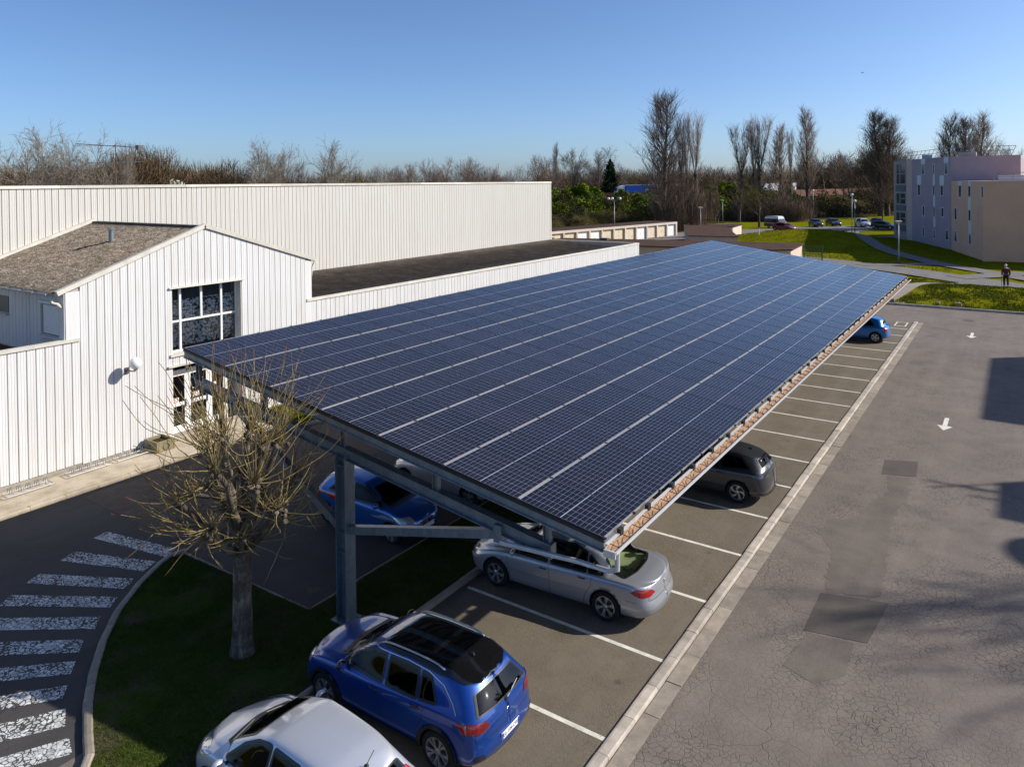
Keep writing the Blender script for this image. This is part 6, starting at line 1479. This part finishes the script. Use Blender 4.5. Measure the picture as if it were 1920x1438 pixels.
# conifers
def conifer(label, xy, H, w, seed):
    rng = np.random.RandomState(seed); t = thing('conifer', label, 'tree', (xy[0], xy[1], float(gh(*xy))), 0, 'conifers')
    MB().tube([(0,0,0),(0,0,H)], [.18,.03], 6).build('trunk', MATS['bark_brown'], t, local=True)
    n = 5200; z = H*(1-rng.rand(n)**.7)*.95+.4; a = rng.uniform(0, 2*np.pi, n); r = w*(1-z/H)**.75*rng.uniform(.35, 1.05, n)*(1+.28*np.sin(a*3+z*1.1)+.22*np.sin(a*5-z*2.7))
    c = np.stack([r*np.cos(a), r*np.sin(a), z-.25*r], -1); leafcards('crown', c, .34, rng, 'conifer_green', t)
def leafcards(name, c, size, rng, m, parent=None, stretch=1.6):
    n = len(c); d = rng.normal(0, 1, (n, 3)); d /= np.linalg.norm(d, axis=1)[:, None]; e = rng.normal(0, 1, (n, 3)); e -= (e*d).sum(1)[:, None]*d; e /= np.linalg.norm(e, axis=1)[:, None]
    s = size*rng.uniform(.5, 1.3, n)[:, None]; V = np.stack([c-d*s*stretch/2, c+e*s/2, c+d*s*stretch/2, c-e*s/2], 1).reshape(-1, 3)
    return place(name, quads(name, V, np.arange(4*n).reshape(n, 4), m), parent)
def leafm(name, a, b, cc):
    g = new(name, rough=.9, spec=.05); g.color(g.ramp(g.math('ADD', g.math('MULTIPLY', g.noise(g.pos(), .45, 3), .5), g.math('MULTIPLY', g.noise(g.pos(), 3.0, 2), .5)), [(.36, a), (.5, b), (.64, cc)]))
    return g.m
leafm('ivy_leaf', (.05,.085,.008), (.13,.18,.014), (.22,.27,.025)); leafm('conifer_green', (.012,.022,.010), (.022,.036,.014), (.04,.055,.02)); leafm('scrub_leaf', (.045,.036,.018), (.075,.06,.028), (.11,.09,.045))
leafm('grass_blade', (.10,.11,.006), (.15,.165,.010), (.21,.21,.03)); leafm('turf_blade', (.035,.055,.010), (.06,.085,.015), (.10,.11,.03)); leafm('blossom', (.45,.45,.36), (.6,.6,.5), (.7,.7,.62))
conifer('dark pointed conifer standing above the ivy left of the lorry', (-97.1,191.8), 11.6, 3.6, 3)
conifer('dark drooping conifer right of the olive-brown tree', (-48.6,193.0), 12.0, 3.6, 4)
# ivy over the barrier: one hedge per stretch, gaps left where the timber shows
def ivy(label, f0, f1, zt, seed, n, m='ivy_leaf', drop=3.0):
    rng = np.random.RandomState(seed); L = np.array([(p.x, p.y) for p in offs(HW, 8.8)])
    s = np.concatenate([[0], np.cumsum(np.hypot(*np.diff(L, axis=0).T))]); u = rng.uniform(f0, f1, n); x = np.interp(u, s, L[:, 0]); y = np.interp(u, s, L[:, 1])
    top = zt+.7*np.sin(u*.55+seed)+.5*np.sin(u*1.7)+.3*np.sin(u*4.1); h = rng.rand(n)**.8
    zz = top-(h*(drop+1.1*np.sin(u*.9))); o = rng.uniform(-.2, 1.6, n)*(1+.6*np.sin(u*1.3+zz)); nx, ny = .6, -.8
    c = np.stack([x+nx*o+rng.normal(0,.25,n), y+ny*o+rng.normal(0,.25,n), zz+rng.normal(0, .15, n)], -1)
    o_ = leafcards('ivy_hedge', c, .30, rng, m); c0 = c.mean(0); tag(o_, label, 'hedge', 'ivy hedges on the barrier')
LL = np.array([(p.x, p.y) for p in offs(HW, 7.9)]); SS = np.concatenate([[0], np.cumsum(np.hypot(*np.diff(LL, axis=0).T))])
def s_of(bearing):
    """distance along the hedge line at a compass bearing seen from the car park (degrees left of +y)"""
    k = math.tan(math.radians(bearing)); u = np.linspace(0, SS[-1], 4000); x = np.interp(u, SS, LL[:, 0]); y = np.interp(u, SS, LL[:, 1]); return float(u[np.argmin(np.abs(-x-k*y))])
def br(u): return 34.401-math.degrees(math.atan((u-960)/1392.16))
ivy('dense green ivy hedge left of the bare timber gap', s_of(br(1030)), s_of(br(1128)), 8.4, 1, 22000, drop=4.4)
ivy('dense green ivy hedge under the blue lorry', s_of(br(1156)), s_of(br(1245)), 6.8, 2, 22000, drop=3.4)
ivy('short square-cut ivy hedge right of the poplar clump', s_of(br(1330)), s_of(br(1378)), 8.4, 3, 12000, drop=3.4)
# scrub on the bank: too tangled to count
def scrub(label, region, n, m, size, seed, zlo, zhi, name='bank_scrub', clump=90, cr=2.2, hh=2.0):
    rng = np.random.RandomState(seed); cc = []
    for _ in range(clump): cc.append(region(rng))
    cc = np.array(cc); k = rng.randint(0, clump, n); r = np.abs(rng.normal(0, .55, n))**.8*cr; a = rng.uniform(0, 2*np.pi, n); x = cc[k, 0]+r*np.cos(a); y = cc[k, 1]+r*np.sin(a)
    hgt = hh*np.clip(1-(r/cr/1.5)**2, .1, 1)*(.6+.8*((k*37 % 10)/10)); z = gh(x, y)+rng.rand(n)**.6*hgt+zlo
    o = leafcards(name, np.stack([x, y, z], -1), size, rng, m, None, 2.2); return tag(o, label, 'undergrowth', kind='stuff')
def along(f0, f1, o0, o1):
    def f(rng):
        u = rng.uniform(f0, f1); o = rng.uniform(o0, o1); a = offs(HW, o); L = np.array([(p.x, p.y) for p in a]); s = np.concatenate([[0], np.cumsum(np.hypot(*np.diff(L, axis=0).T))]); v = u/SS[-1]*s[-1]
        return np.interp(v, s, L[:, 0]), np.interp(v, s, L[:, 1])
    return f
scrub('brown leafless scrub on the slope below the ivy', along(s_of(33), s_of(8), 12, 28), 60000, 'scrub_leaf', .20, 5, 0, 2, clump=150, cr=3.2, hh=2.6)
scrub('dark green brambles on the slope below the ivy', along(s_of(32), s_of(14), 10, 22), 14000, 'ivy_leaf', .24, 6, 0, 2, clump=60, cr=3.4, hh=2.6)
scrub('bright green young scrub on the slope left of the poplars', along(s_of(br(1180)), s_of(br(1245)), 11, 22), 12000, 'ivy_leaf', .26, 7, 0, 2, clump=22, cr=2.6, hh=2.4)
# leafless thicket round the poplar feet
def thicket(label, xys, H, tw, seed, kind='bush', ws=1.0, name='thicket'):
    W, T = tree_parts(kind, seed, 5. if kind == 'bush' else 20.); allV = []; allF = []; n0 = 0; rng = np.random.RandomState(seed)
    for B in (W, T):
        V = np.concatenate(B.V); F = np.concatenate(B.F); base = 5. if kind == 'bush' else 20.
        for i, (x, y) in enumerate(xys):
            r = np.random.RandomState(seed*97+i); s = H*r.uniform(.7, 1.15)/base; a = r.uniform(0, 6.28); c, q = math.cos(a), math.sin(a); w = ws*r.uniform(.8, 1.2)
            U = V*s; U = np.stack([(U[:, 0]*c-U[:, 1]*q)*w+x, (U[:, 0]*q+U[:, 1]*c)*w+y, U[:, 2]+gh(x, y)-.15], -1); allV.append(U); allF.append(F+n0); n0 += len(U)
    o = place(name, quads(name, np.concatenate(allV), np.concatenate(allF), tw, True)); return tag(o, label, 'trees' if kind != 'bush' else 'undergrowth', kind='stuff')
rr = np.random.RandomState(11)
thicket('low leafless bushes behind the garage roofs', [(-66+rr.uniform(-6,4)-i*.1, 118+rr.uniform(-14,22)) for i in range(22)], 4.2, 'twig_olive', 15, ws=1.3)
def bearingpts(u0, u1, D0, D1, n, seed):
    r = np.random.RandomState(seed); out = []
    for i in range(n):
        b = math.radians(-br(u0+(u1-u0)*(i+r.rand())/n)); D = r.uniform(D0, D1); out.append((D*math.sin(b), D*math.cos(b)))
    return out
thicket('brown leafless wood behind the tall hall', bearingpts(-60, 200, 92, 120, 10, 1)+bearingpts(215, 330, 96, 112, 9, 2)+bearingpts(330, 470, 100, 130, 9, 3), 12.0, 'wood_mass', 16, 'wood', .95, 'far_wood')
thicket('bare wood behind the pale trees in the middle of the skyline', bearingpts(430, 1030, 165, 230, 30, 4), 12.2, 'twig_brown', 17, 'wood', .9, 'far_wood')
thicket('bare wood beyond the motorway', bearingpts(1000, 1720, 275, 360, 54, 5), 15.5, 'twig_brown', 18, 'wood', .85, 'far_wood')
thicket('bare hedge trees on the far side of the field', bearingpts(860, 1800, 420, 520, 40, 6), 15.5, 'wood_mass', 19, 'wood', 1.1, 'far_wood')
def brush(name, label, trees_, m, seed, per=1500, ln=.9, wd=.045, upr=0):
    rng = np.random.RandomState(seed); C = []; D = []
    for x, y, H, R in trees_:
        n = per; u = rng.uniform(0, 1, n)**.6; a = rng.uniform(0, 2*np.pi, n); e = np.arccos(rng.uniform(-.15, 1, n)); r = R*u*np.sin(e); zc = H*.45; z = zc+(H*.55)*u*np.cos(e)
        low = rng.rand(n) < .25; z = np.where(low, rng.uniform(.2, zc, n), z)
        p = np.stack([x+r*np.cos(a), y+r*np.sin(a), z+gh(x, y)], -1); d = np.stack([np.cos(a)*np.sin(e)*.7, np.sin(a)*np.sin(e)*.7, .35+np.abs(np.cos(e))], -1)+rng.normal(0, .35, (n, 3))+np.array([0, 0, upr])
        C.append(p); D.append(d)
    c = np.concatenate(C); d = np.concatenate(D); d /= np.linalg.norm(d, axis=1)[:, None]; n = len(c); e = rng.normal(0, 1, (n, 3)); e -= (e*d).sum(1)[:, None]*d; e /= np.linalg.norm(e, axis=1)[:, None]
    L = ln*rng.uniform(.5, 1.3, n)[:, None]; w = wd*rng.uniform(.6, 1.3, n)[:, None]
    V = np.stack([c-d*L/2-e*w/2, c-d*L/2+e*w/2, c+d*L/2+e*w*.2, c+d*L/2-e*w*.2], 1).reshape(-1, 3)
    return tag(place(name, quads(name, V, np.arange(4*n).reshape(n, 4), m), None), label, 'trees', kind='stuff')
def bw(u0, u1, D0, D1, n, seed, H0, H1, R): 
    r = np.random.RandomState(seed); return [(x, y, r.uniform(H0, H1), R*r.uniform(.8, 1.2)) for x, y in bearingpts(u0, u1, D0, D1, n, seed)]
brush('thicket', 'leafless brown suckers crowding the feet of the poplars beside the garages', [(-56+rr.uniform(-4.5,5), 141+rr.uniform(-5,7), rr.uniform(5,11), rr.uniform(1.2,2.2)) for _ in range(30)], 'twig_brown', 44, 900, 1.3, .05, 2.5)
brush('thicket', 'leafless brown scrub at the foot of the poplars above the camper van', [(-50+rr.uniform(-8,8), 186+rr.uniform(-6,12), rr.uniform(3,7.5), rr.uniform(1.5,3)) for _ in range(34)], 'twig_brown', 45, 800, 1.1, .05, 1.2)
brush('far_wood', 'twiggy brown crowns of the wood behind the left half of the tall hall', bw(-60, 110, 92, 110, 16, 31, 11.4, 12.8, 4.4)+bw(100, 215, 92, 112, 11, 32, 11.6, 13.0, 4.2)+bw(212, 312, 92, 106, 9, 33, 13.6, 14.8, 3.8)+bw(300, 430, 95, 112, 13, 34, 11.8, 13.2, 4.2)+bw(430, 690, 120, 150, 18, 35, 10.4, 12.4, 5), 'wood_mass', 41, 5200, 1.1, .055)
brush('far_wood', 'thin brown crowns along the hall skyline towards its far end', bw(680, 860, 160, 190, 9, 36, 12.4, 14.0, 4.8)+bw(860, 1040, 190, 240, 9, 37, 10.6, 12.6, 5.5), 'twig_brown', 42, 2200, 1.1, .06)
brush('far_wood', 'brown crowns of the wood beyond the motorway', bw(1035, 1250, 250, 320, 22, 38, 12.5, 15.5, 6)+bw(1240, 1720, 280, 360, 40, 39, 13.0, 17.0, 6.5), 'wood_mass', 43, 2400, 1.6, .10)
scrub('white blackthorn blossom showing over the hall roof', lambda r: [(-88+r.uniform(-1,6), 46+r.uniform(0,8))][0], 900, 'blossom', .25, 8, 9.2, 0, 'blossom_bush', 14, 1.6, 1.2)
# ------------------------------------------------------------------ the pollarded tree in the foreground
def pollard():
    rng = np.random.RandomState(21); t = thing('pollarded_tree', 'pollarded tree with knuckled limbs and long yellow shoots on the turf island', 'tree', (-13.36, 9.42, .05))
    W = TB(); T = TB(); up = np.array([0, 0, 1.])
    P0 = np.array([[0,0,-.1],[.0,0,.15],[.01,.0,.6],[.0,.01,1.3],[.03,.0,2.0],[.05,.02,2.55],[.04,.03,3.0]]); R0 = np.array([.32,.235,.205,.19,.18,.17,.13]); W.path(P0, R0, 16)
    heads = []
    # (start height, azimuth, outward reach, head height, radius)
    L = [(2.5,.3,.55,4.35,.085),(2.6,1.1,.75,4.2,.08),(2.55,2.0,.45,4.45,.085),(2.5,2.9,.95,4.0,.08),(2.45,3.7,.75,4.3,.085),(2.55,4.5,.35,4.55,.09),(2.5,5.2,.8,4.1,.08),(2.45,5.9,1.05,3.9,.08),
         (2.2,3.45,1.55,3.05,.075),(2.15,2.6,1.25,3.3,.07),(2.1,4.9,.9,3.0,.075),(2.15,.0,1.2,3.3,.07),(2.1,1.5,1.3,3.2,.075),(1.95,4.0,.55,2.5,.07),(2.0,5.6,.5,2.7,.07)]
    for z0, a, rch, zh, r in L:
        p0 = np.array([.03, 0, z0]); o = np.array([math.cos(a), math.sin(a), 0]); pts = [p0]
        for q in (.25, .5, .75, 1.0): pts.append(p0+o*rch*q**.75+up*(zh-z0)*(q**1.15)+rng.normal(0, .05, 3))
        W.path(np.array(pts), np.array([r*1.15, r, r*.85, r*.75, r*.8]), 9); e = pts[-1]; 
        for _ in range(9):
            c = e+rng.normal(0, .075, 3)-up*rng.uniform(0,.12); W.path(np.array([c-up*.06, c-up*.04, c, c+up*.04, c+up*.06]), np.array([.015, .045, .065, .045, .01])*rng.uniform(.6, 1.2), 7)
        heads.append((e, a, z0 < 2.3))
        # a side stub with its own head
        if rng.rand() < .7:
            s = pts[2]; e2 = s+np.array([math.cos(a+rng.choice([-1,1])*1.0), math.sin(a+1.0), .35])*.4; W.path(np.array([s, (s+e2)/2, e2]), np.array([.05,.045,.06]), 7); heads.append((e2, a+.9, True))
            c = e2; W.path(np.array([c-up*.08, c, c+up*.08]), np.array([.02, .09, .02]), 7)
    tips = TB()
    for e, a, low in heads:
        for _ in range(26):
            P, R, _d = limb(rng, e+rng.normal(0,.05,3), rng.normal(0,1,3)+np.array([0,0,.5]), rng.uniform(.12,.5), .006, .003, 4, .22, .05); T.path(P, R, 3)
        n = rng.randint(17, 27) if not low else rng.randint(8, 14)
        for _ in range(n):
            az = a+rng.normal(0, 1.1); el = (rng.uniform(.9, 1.5) if rng.rand() < .4 else rng.uniform(-.1, 1.1)) if not low else rng.uniform(-.6, .9)
            d = np.array([math.cos(az)*math.cos(el), math.sin(az)*math.cos(el), math.sin(el)]); Lh = rng.uniform(.8, 2.15) if not low else rng.uniform(.5, 1.6)
            P, R, dd = limb(rng, e+d*.05, d, Lh, rng.uniform(.009, .0145), .0055, 8, .10, .11 if not low else .05); T.path(P[:8], R[:8], 4); tips.path(P[7:], R[7:], 4)
            for _ in range(rng.randint(0, 3)):
                q, rr_, ee = at(P, R, rng.uniform(.25, .8)); P2, R2, _ = limb(rng, q, perp(rng, ee, rng.uniform(.5, .9)), rng.uniform(.15, .45), .0055, .003, 3, .08, .05); T.path(P2, R2, 3)
    place('trunk', W.mesh('trunk', 'lime_bark'), t); tag(place('crown', T.mesh('crown', 'twig_yellow'), t), kind='stuff'); tag(place('shoot_tips', tips.mesh('shoot_tips', 'twig_red'), t), kind='stuff')
pollard()
tree('street_tree', 'bare poplar beyond the right edge of the photo whose shadow streaks the road', 'pollard_poplar', 3, 17.5, (21.3, 36.0), 'bark_grey', 'twig_grey', None, 1.5, z=0)
# grass
def grass(name, label, pts_fn, n, h, w, m, seed, bend=.35):
    rng = np.random.RandomState(seed); x, y, z = pts_fn(rng, n); n = len(x); a = rng.uniform(0, 2*np.pi, n); hh = h*rng.uniform(.4, 1.2, n); ww = w*rng.uniform(.6, 1.2, n)
    dx, dy = np.cos(a), np.sin(a); bx_, by_ = rng.normal(0, bend, n)*hh, rng.normal(0, bend, n)*hh
    V = np.stack([np.stack([x-dx*ww/2, y-dy*ww/2, z], -1), np.stack([x+dx*ww/2, y+dy*ww/2, z], -1), np.stack([x+bx_, y+by_, z+hh], -1)], 1).reshape(-1, 3)
    o = place(name, quads(name, V, np.arange(3*n).reshape(n, 3), m, False, 3)); return tag(o, label, 'grass', kind='stuff')
def in_poly(px, py, poly):
    c = np.zeros(len(px), bool); j = len(poly)-1
    for i in range(len(poly)):
        xi, yi = poly[i]; xj, yj = poly[j]; k = ((yi > py) != (yj > py)) & (px < (xj-xi)*(py-yi)/(yj-yi+1e-12)+xi); c ^= k; j = i
    return c
def f_isl(rng, n):
    x = rng.uniform(-18.3, -11.35, n); y = rng.uniform(4, 24, n); k = in_poly(x, y, isl); x, y = x[k], y[k]
    bare = (np.sin(x*1.3+1)*np.sin(y*1.1+.5)+.5*np.sin(x*3.1)*np.sin(y*2.7)) > .55; keep = ~bare | (rng.rand(len(x)) < .25); x, y = x[keep], y[keep]; return x, y, np.full(len(x), .07)
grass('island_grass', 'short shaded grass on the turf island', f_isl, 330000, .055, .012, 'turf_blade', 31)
def f_bed(rng, n): x = rng.uniform(-26.2, -24.1, n); y = rng.uniform(19.3, 20.9, n); return x, y, np.full(n, .29)
grass('bed_grass', 'bright grass in the small bed by the entrance', f_bed, 16000, .10, .02, 'grass_blade', 32)
def f_verge(rng, n):
    x = rng.uniform(-16, 4, n); y = rng.uniform(64.5, 82, n)**1.0; cl = (np.sin(x*1.7+y*.6)+np.sin(x*.63-y*1.3)+np.sin(x*3.3+y*2.2)*.7) > rng.uniform(-1.9, 1.9, n)
    d = seg_dist(x, y, [(14,66),(6,74),(.3,79.2),(-5,83.7),(-9.5,88),(-15,91.9)]); e = seg_dist(x, y, [(-8.8,66.2),(-8.2,69),(-7.6,73),(-5.2,78),(-4,80.5)]); k = cl & (d > 2.5) & (e > .65); x, y = x[k], y[k]; return x, y, gh(x, y)
grass('verge_grass', 'tufted sunlit grass on the mound beyond the car park', f_verge, 70000, .16, .09, 'grass_blade', 33)
def f_mound(rng, n):
    x = rng.uniform(-44, -6, n); y = rng.uniform(84, 140, n); d = seg_dist(x, y, [(-24,160),(-26,150),(-22.2,129.5),(-19,119.7),(-11.9,105.5),(-7.6,97),(-3.5,92)]); e = seg_dist(x, y, [(.3,79.2),(-5,83.7),(-9.5,88),(-15,91.9),(-20,95.2),(-29,99)])
    k = (d > 1.5) & (e > 2.7) & ~in_poly(x, y, [(-52,80),(-20,82),(-20.5,93.5),(-52,92)]) & ~in_poly(x, y, [(-37,95),(-30,96),(-38,117),(-48,119)]); x, y = x[k], y[k]; return x, y, gh(x, y)
grass('mound_grass', 'short grass on the far mounds', f_mound, 30000, .12, .12, 'grass_blade', 34)
# ------------------------------------------------------------------ lamps, stones, person, bird
def lamp(label, xy, H, heads='cone', group='lamp posts'):
    z = float(gh(*xy)); t = thing('lamp_post', label, 'lamp post', (xy[0], xy[1], z), 0, group)
    MB().tube([(0,0,0),(0,0,H*.3),(0,0,H-.4)], [.09,.07,.045], 8).build('pole', MATS['galvanised'], t, local=True, smooth=True)
    if heads == 'cone': MB().lathe([(.05,H-.45),(.34,H-.06),(.36,H),(.0,H+.03)], 12).build('lamp_head', MATS['panel_white'], t, local=True); MB().lathe([(.055,H-.44),(.30,H-.12)], 12).build('lamp_glass', MATS['lamp_clear'], t, local=True)
    elif heads == 'ball': MB().sphere((0,0,H-.2), .26, 12).build('lamp_globe', MATS['opal_globe'], t, local=True, smooth=True)
    else:
        for dx, dy in ((-.9,-.35),(-.55,.35),(.95,.3)):
            MB().tube([(0,0,H-.5),(dx*.6,dy*.6,H-.15),(dx,dy,H-.1)], .03, 5).build('arm', MATS['galvanised'], t, local=True); MB().sphere((dx,dy,H+.02), .24, 12).build('lamp_globe', MATS['opal_globe'], t, local=True, smooth=True)
lamp('lamp post with three white globes in front of the garage doors', (-58.0,116.0), 6.9, 'tri')
lamp('lamp post with a cone head in front of the end-on garage block', (-44.6,121.5), 5.2)
lamp('lamp post with a cone head at the edge of the lawn behind the garage blocks', (-56.6,168.5), 5.4)
lamp('tall lamp post behind the dark pair of cars', (-43.6,199.6), 7.3, 'ball')
lamp('left one of the two close lamp posts by the far path', (-25.4,147.0), 7.2, 'ball')
lamp('right one of the two close lamp posts by the far path', (-23.6,139.2), 6.2, 'ball')
lamp('lamp post with a cone head beside the flats path', (-11.5,95.0), 5.0)
for i, (x, y, r, lab) in enumerate([(-8.3,64.75,.15,'squat square boulder on the far kerb, leftmost of three'),(-5.2,64.8,.13,'boulder on the far kerb in the middle of the three'),(-3.85,64.75,.17,'boulder on the far kerb, rightmost of three')]):
    rng = np.random.RandomState(i); bm = bmesh.new(); bmesh.ops.create_cube(bm, size=1); bmesh.ops.subdivide_edges(bm, edges=list(bm.edges), cuts=2, use_grid_fill=True)
    for v in bm.verts: v.co = v.co.normalized()*.35+v.co*.65; v.co += Vector(rng.normal(0, .05, 3)); v.co = Vector((v.co.x*r*2.1, v.co.y*r*1.8, v.co.z*r*2+r*.8))
    me = bpy.data.meshes.new('boulder'); bm.to_mesh(me); bm.free(); me.materials.append(MATS['old_concrete']); o = place('boulder', me, None, (x, y, .12)); tag(o, lab, 'boulder', 'boulders on the far kerb')
wp = MB().lathe([(.0,0),(.11,0),(.11,.75),(.08,.85),(0,.88)], 10).mesh('marker_post', MATS['panel_white']); o = place('marker_post', wp, None, (-33.9,118.0,float(gh(-33.9,118.0)))); tag(o, 'small white marker post on the lawn above the brown roof', 'post')
mat('gate_green', (.015,.06,.03), .5)
gt = thing('green_gate', 'dark green mesh gate at the corner of the low garage block', 'gate', (-19.4, 92.6, 0))
b = MB()
for k in range(12): b.tube([(-19.3-k*.18,92.4+k*.05,.1),(-19.3-k*.18,92.4+k*.05,1.9)], .02, 4)
b.build('mesh_infill', MATS['gate_green'], gt)
for x in (-19.2,-21.4): MB().bar((x,92.4+(-19.2-x)*.28,0),(x,92.4+(-19.2-x)*.28,2.1),.1,.1,(1,0,0)).build('post', MATS['gate_green'], gt)
for z in (.1,1.0,1.9): MB().bar((-19.2,92.4,z),(-21.4,93.0,z),.06,.06).build('rail', MATS['gate_green'], gt)
bm_ = MB(); bm_.tube([(-.3,0,0),(.3,0,.02)], [.03,.09], 6); bm_.add([(0,0,.03),(.12,.02,.03),(-.05,.75,.16),(-.12,.7,.15)], [(0,1,2,3)]).add([(0,0,.03),(.12,-.02,.03),(-.05,-.75,.16),(-.12,-.7,.15)], [(3,2,1,0)])
o = bm_.build('bird', MATS['dark_frame']); d_ = Vector((-.2835,.906,.0)); o.location = (-26.2,163,31.2); o.rotation_euler = (.2,.1,.9); tag(o, 'small dark bird gliding in the clear sky', 'bird')
# the walker, about 1.75 m tall, leaning a little on a stick
def person():
    root = thing('person', 'white haired person in a dark red jacket walking with a stick beside the lawn', 'person', (-1.02, 76.4, float(gh(-1.02,76.4))+.07), math.pi+.15)
    mat('skin', (.55,.33,.24), .6); mat('white_hair', (.70,.68,.64), .8); mat('jacket_red', (.12,.010,.018), .8); mat('trousers_dark', (.015,.016,.024), .85); mat('shirt_grey', (.22,.22,.25), .85); mat('shoe_black', (.01,.01,.01), .6)
    def skin(name, pts, edges, rad, m, root_i=0, lv=2):
        me = bpy.data.meshes.new(name); me.from_pydata(pts, edges, []); ob = bpy.data.objects.new(name, me); COL.objects.link(ob)
        sm = ob.modifiers.new('s', 'SKIN'); ss = ob.modifiers.new('u', 'SUBSURF'); ss.levels = ss.render_levels = lv
        for i, v in enumerate(me.skin_vertices[0].data): r = rad[i]; v.radius = r if hasattr(r, '__len__') else (r, r); v.use_root = (i == root_i)
        dg = bpy.context.evaluated_depsgraph_get(); out = bpy.data.meshes.new_from_object(ob.evaluated_get(dg)); bpy.data.objects.remove(ob)
        out.materials.clear(); out.materials.append(MATS[m]); out.polygons.foreach_set('use_smooth', [True]*len(out.polygons)); out.polygons.foreach_set('material_index', [0]*len(out.polygons)); return out
    # body facing -y local +... x sideways, -y is the walking direction
    pts = [(0,0,.95),(0,-.01,1.12),(0,-.04,1.30),(0,-.06,1.44),(0,-.08,1.52),(0,-.10,1.60),(.0,-.11,1.69),
           (.10,0,.90),(.11,-.06,.50),(.12,.02,.09),(.12,-.12,.05),(-.10,0,.90),(-.11,.05,.52),(-.11,.16,.12),(-.11,.04,.05),
           (.19,-.05,1.42),(.25,-.03,1.16),(.24,-.18,.94),(.24,-.22,.87),(-.19,-.05,1.42),(-.26,-.02,1.16),(-.27,-.16,.93),(-.28,-.19,.86)]
    ed = [(0,1),(1,2),(2,3),(3,4),(4,5),(5,6),(0,7),(7,8),(8,9),(9,10),(0,11),(11,12),(12,13),(13,14),(3,15),(15,16),(16,17),(17,18),(3,19),(19,20),(20,21),(21,22)]
    rd = [(.16,.12),(.15,.12),(.17,.13),(.13,.10),.055,.085,.085,.095,.065,.045,.04,.095,.065,.045,.04,.065,.052,.038,.035,.065,.052,.038,.035]
    place('body', skin('body', pts, ed, rd, 'skin'), root)
    jp = pts[:4]+[pts[15],pts[16],pts[17],pts[19],pts[20],pts[21]]; je = [(0,1),(1,2),(2,3),(3,4),(4,5),(5,6),(3,7),(7,8),(8,9)]
    place('jacket', skin('jacket', jp, je, [(.185,.145),(.18,.145),(.20,.155),(.15,.12),.085,.07,.055,.085,.07,.055], 'jacket_red'), root)
    MB().box((-.09,-.205,.98),(.09,-.165,1.36)).build('shirt_front', MATS['shirt_grey'], root, local=True, smooth=False)
    tp = [pts[0],pts[7],pts[8],(.12,.02,.13),pts[11],pts[12],(-.11,.15,.15)]
    place('trousers', skin('trousers', tp, [(0,1),(1,2),(2,3),(0,4),(4,5),(5,6)], [(.175,.135),.11,.085,.07,.11,.085,.07], 'trousers_dark'), root)
    for x, y in ((.12,-.06),(-.11,.10)): MB().sphere((x,y-.02,.05), .06, 10, sc=(.75,2.0,.8)).build('shoe', MATS['shoe_black'], root, local=True, smooth=True)
    MB().sphere((0,-.085,1.70), .105, 14, sc=(.86,1.0,.95)).build('hair', MATS['white_hair'], root, local=True, smooth=True)
    f = MB(); f.sphere((0,-.155,1.635), .062, 10, sc=(.95,.75,1.25)); f.sphere((0,-.215,1.635), .016, 6, sc=(.8,1.2,1.2)); f.build('face', MATS['skin'], root, local=True, smooth=True)
    e = MB(); [e.sphere((sx*.028,-.198,1.66), .009, 6) for sx in (1,-1)]; e.box((-.022,-.206,1.592),(.022,-.198,1.598)); e.build('eyes_and_mouth', MATS['trousers_dark'], root, local=True)
    for sx in (1,-1):
        h = MB(); hx, hy, hz = (.24,-.22,.85) if sx > 0 else (-.28,-.19,.84); h.sphere((hx,hy,hz), .036, 8, sc=(.7,.9,1.2))
        for k in range(4): h.tube([(hx-.02+k*.014,hy-.02,hz-.03),(hx-.02+k*.014,hy-.035,hz-.06),(hx-.02+k*.014,hy-.02,hz-.085)], .008, 5)
        h.tube([(hx-sx*.028,hy-.02,hz+.0),(hx-sx*.04,hy-.045,hz-.03)], .009, 5); h.build('hand', MATS['skin'], root, local=True, smooth=True)
    st = MB().tube([(.26,-.24,.0),(.25,-.235,.86)], .012, 6).tube([(.25,-.18,.86),(.25,-.29,.86)], .013, 6).build('walking_stick', MATS['rust_timber'])
    root.scale = (1.1, 1.1, 1.1); st.scale = (1.1, 1.1, 1.1)
    st.location = root.location; st.rotation_euler = root.rotation_euler; tag(st, 'thin walking stick held by the person on the far road', 'walking stick')
person()
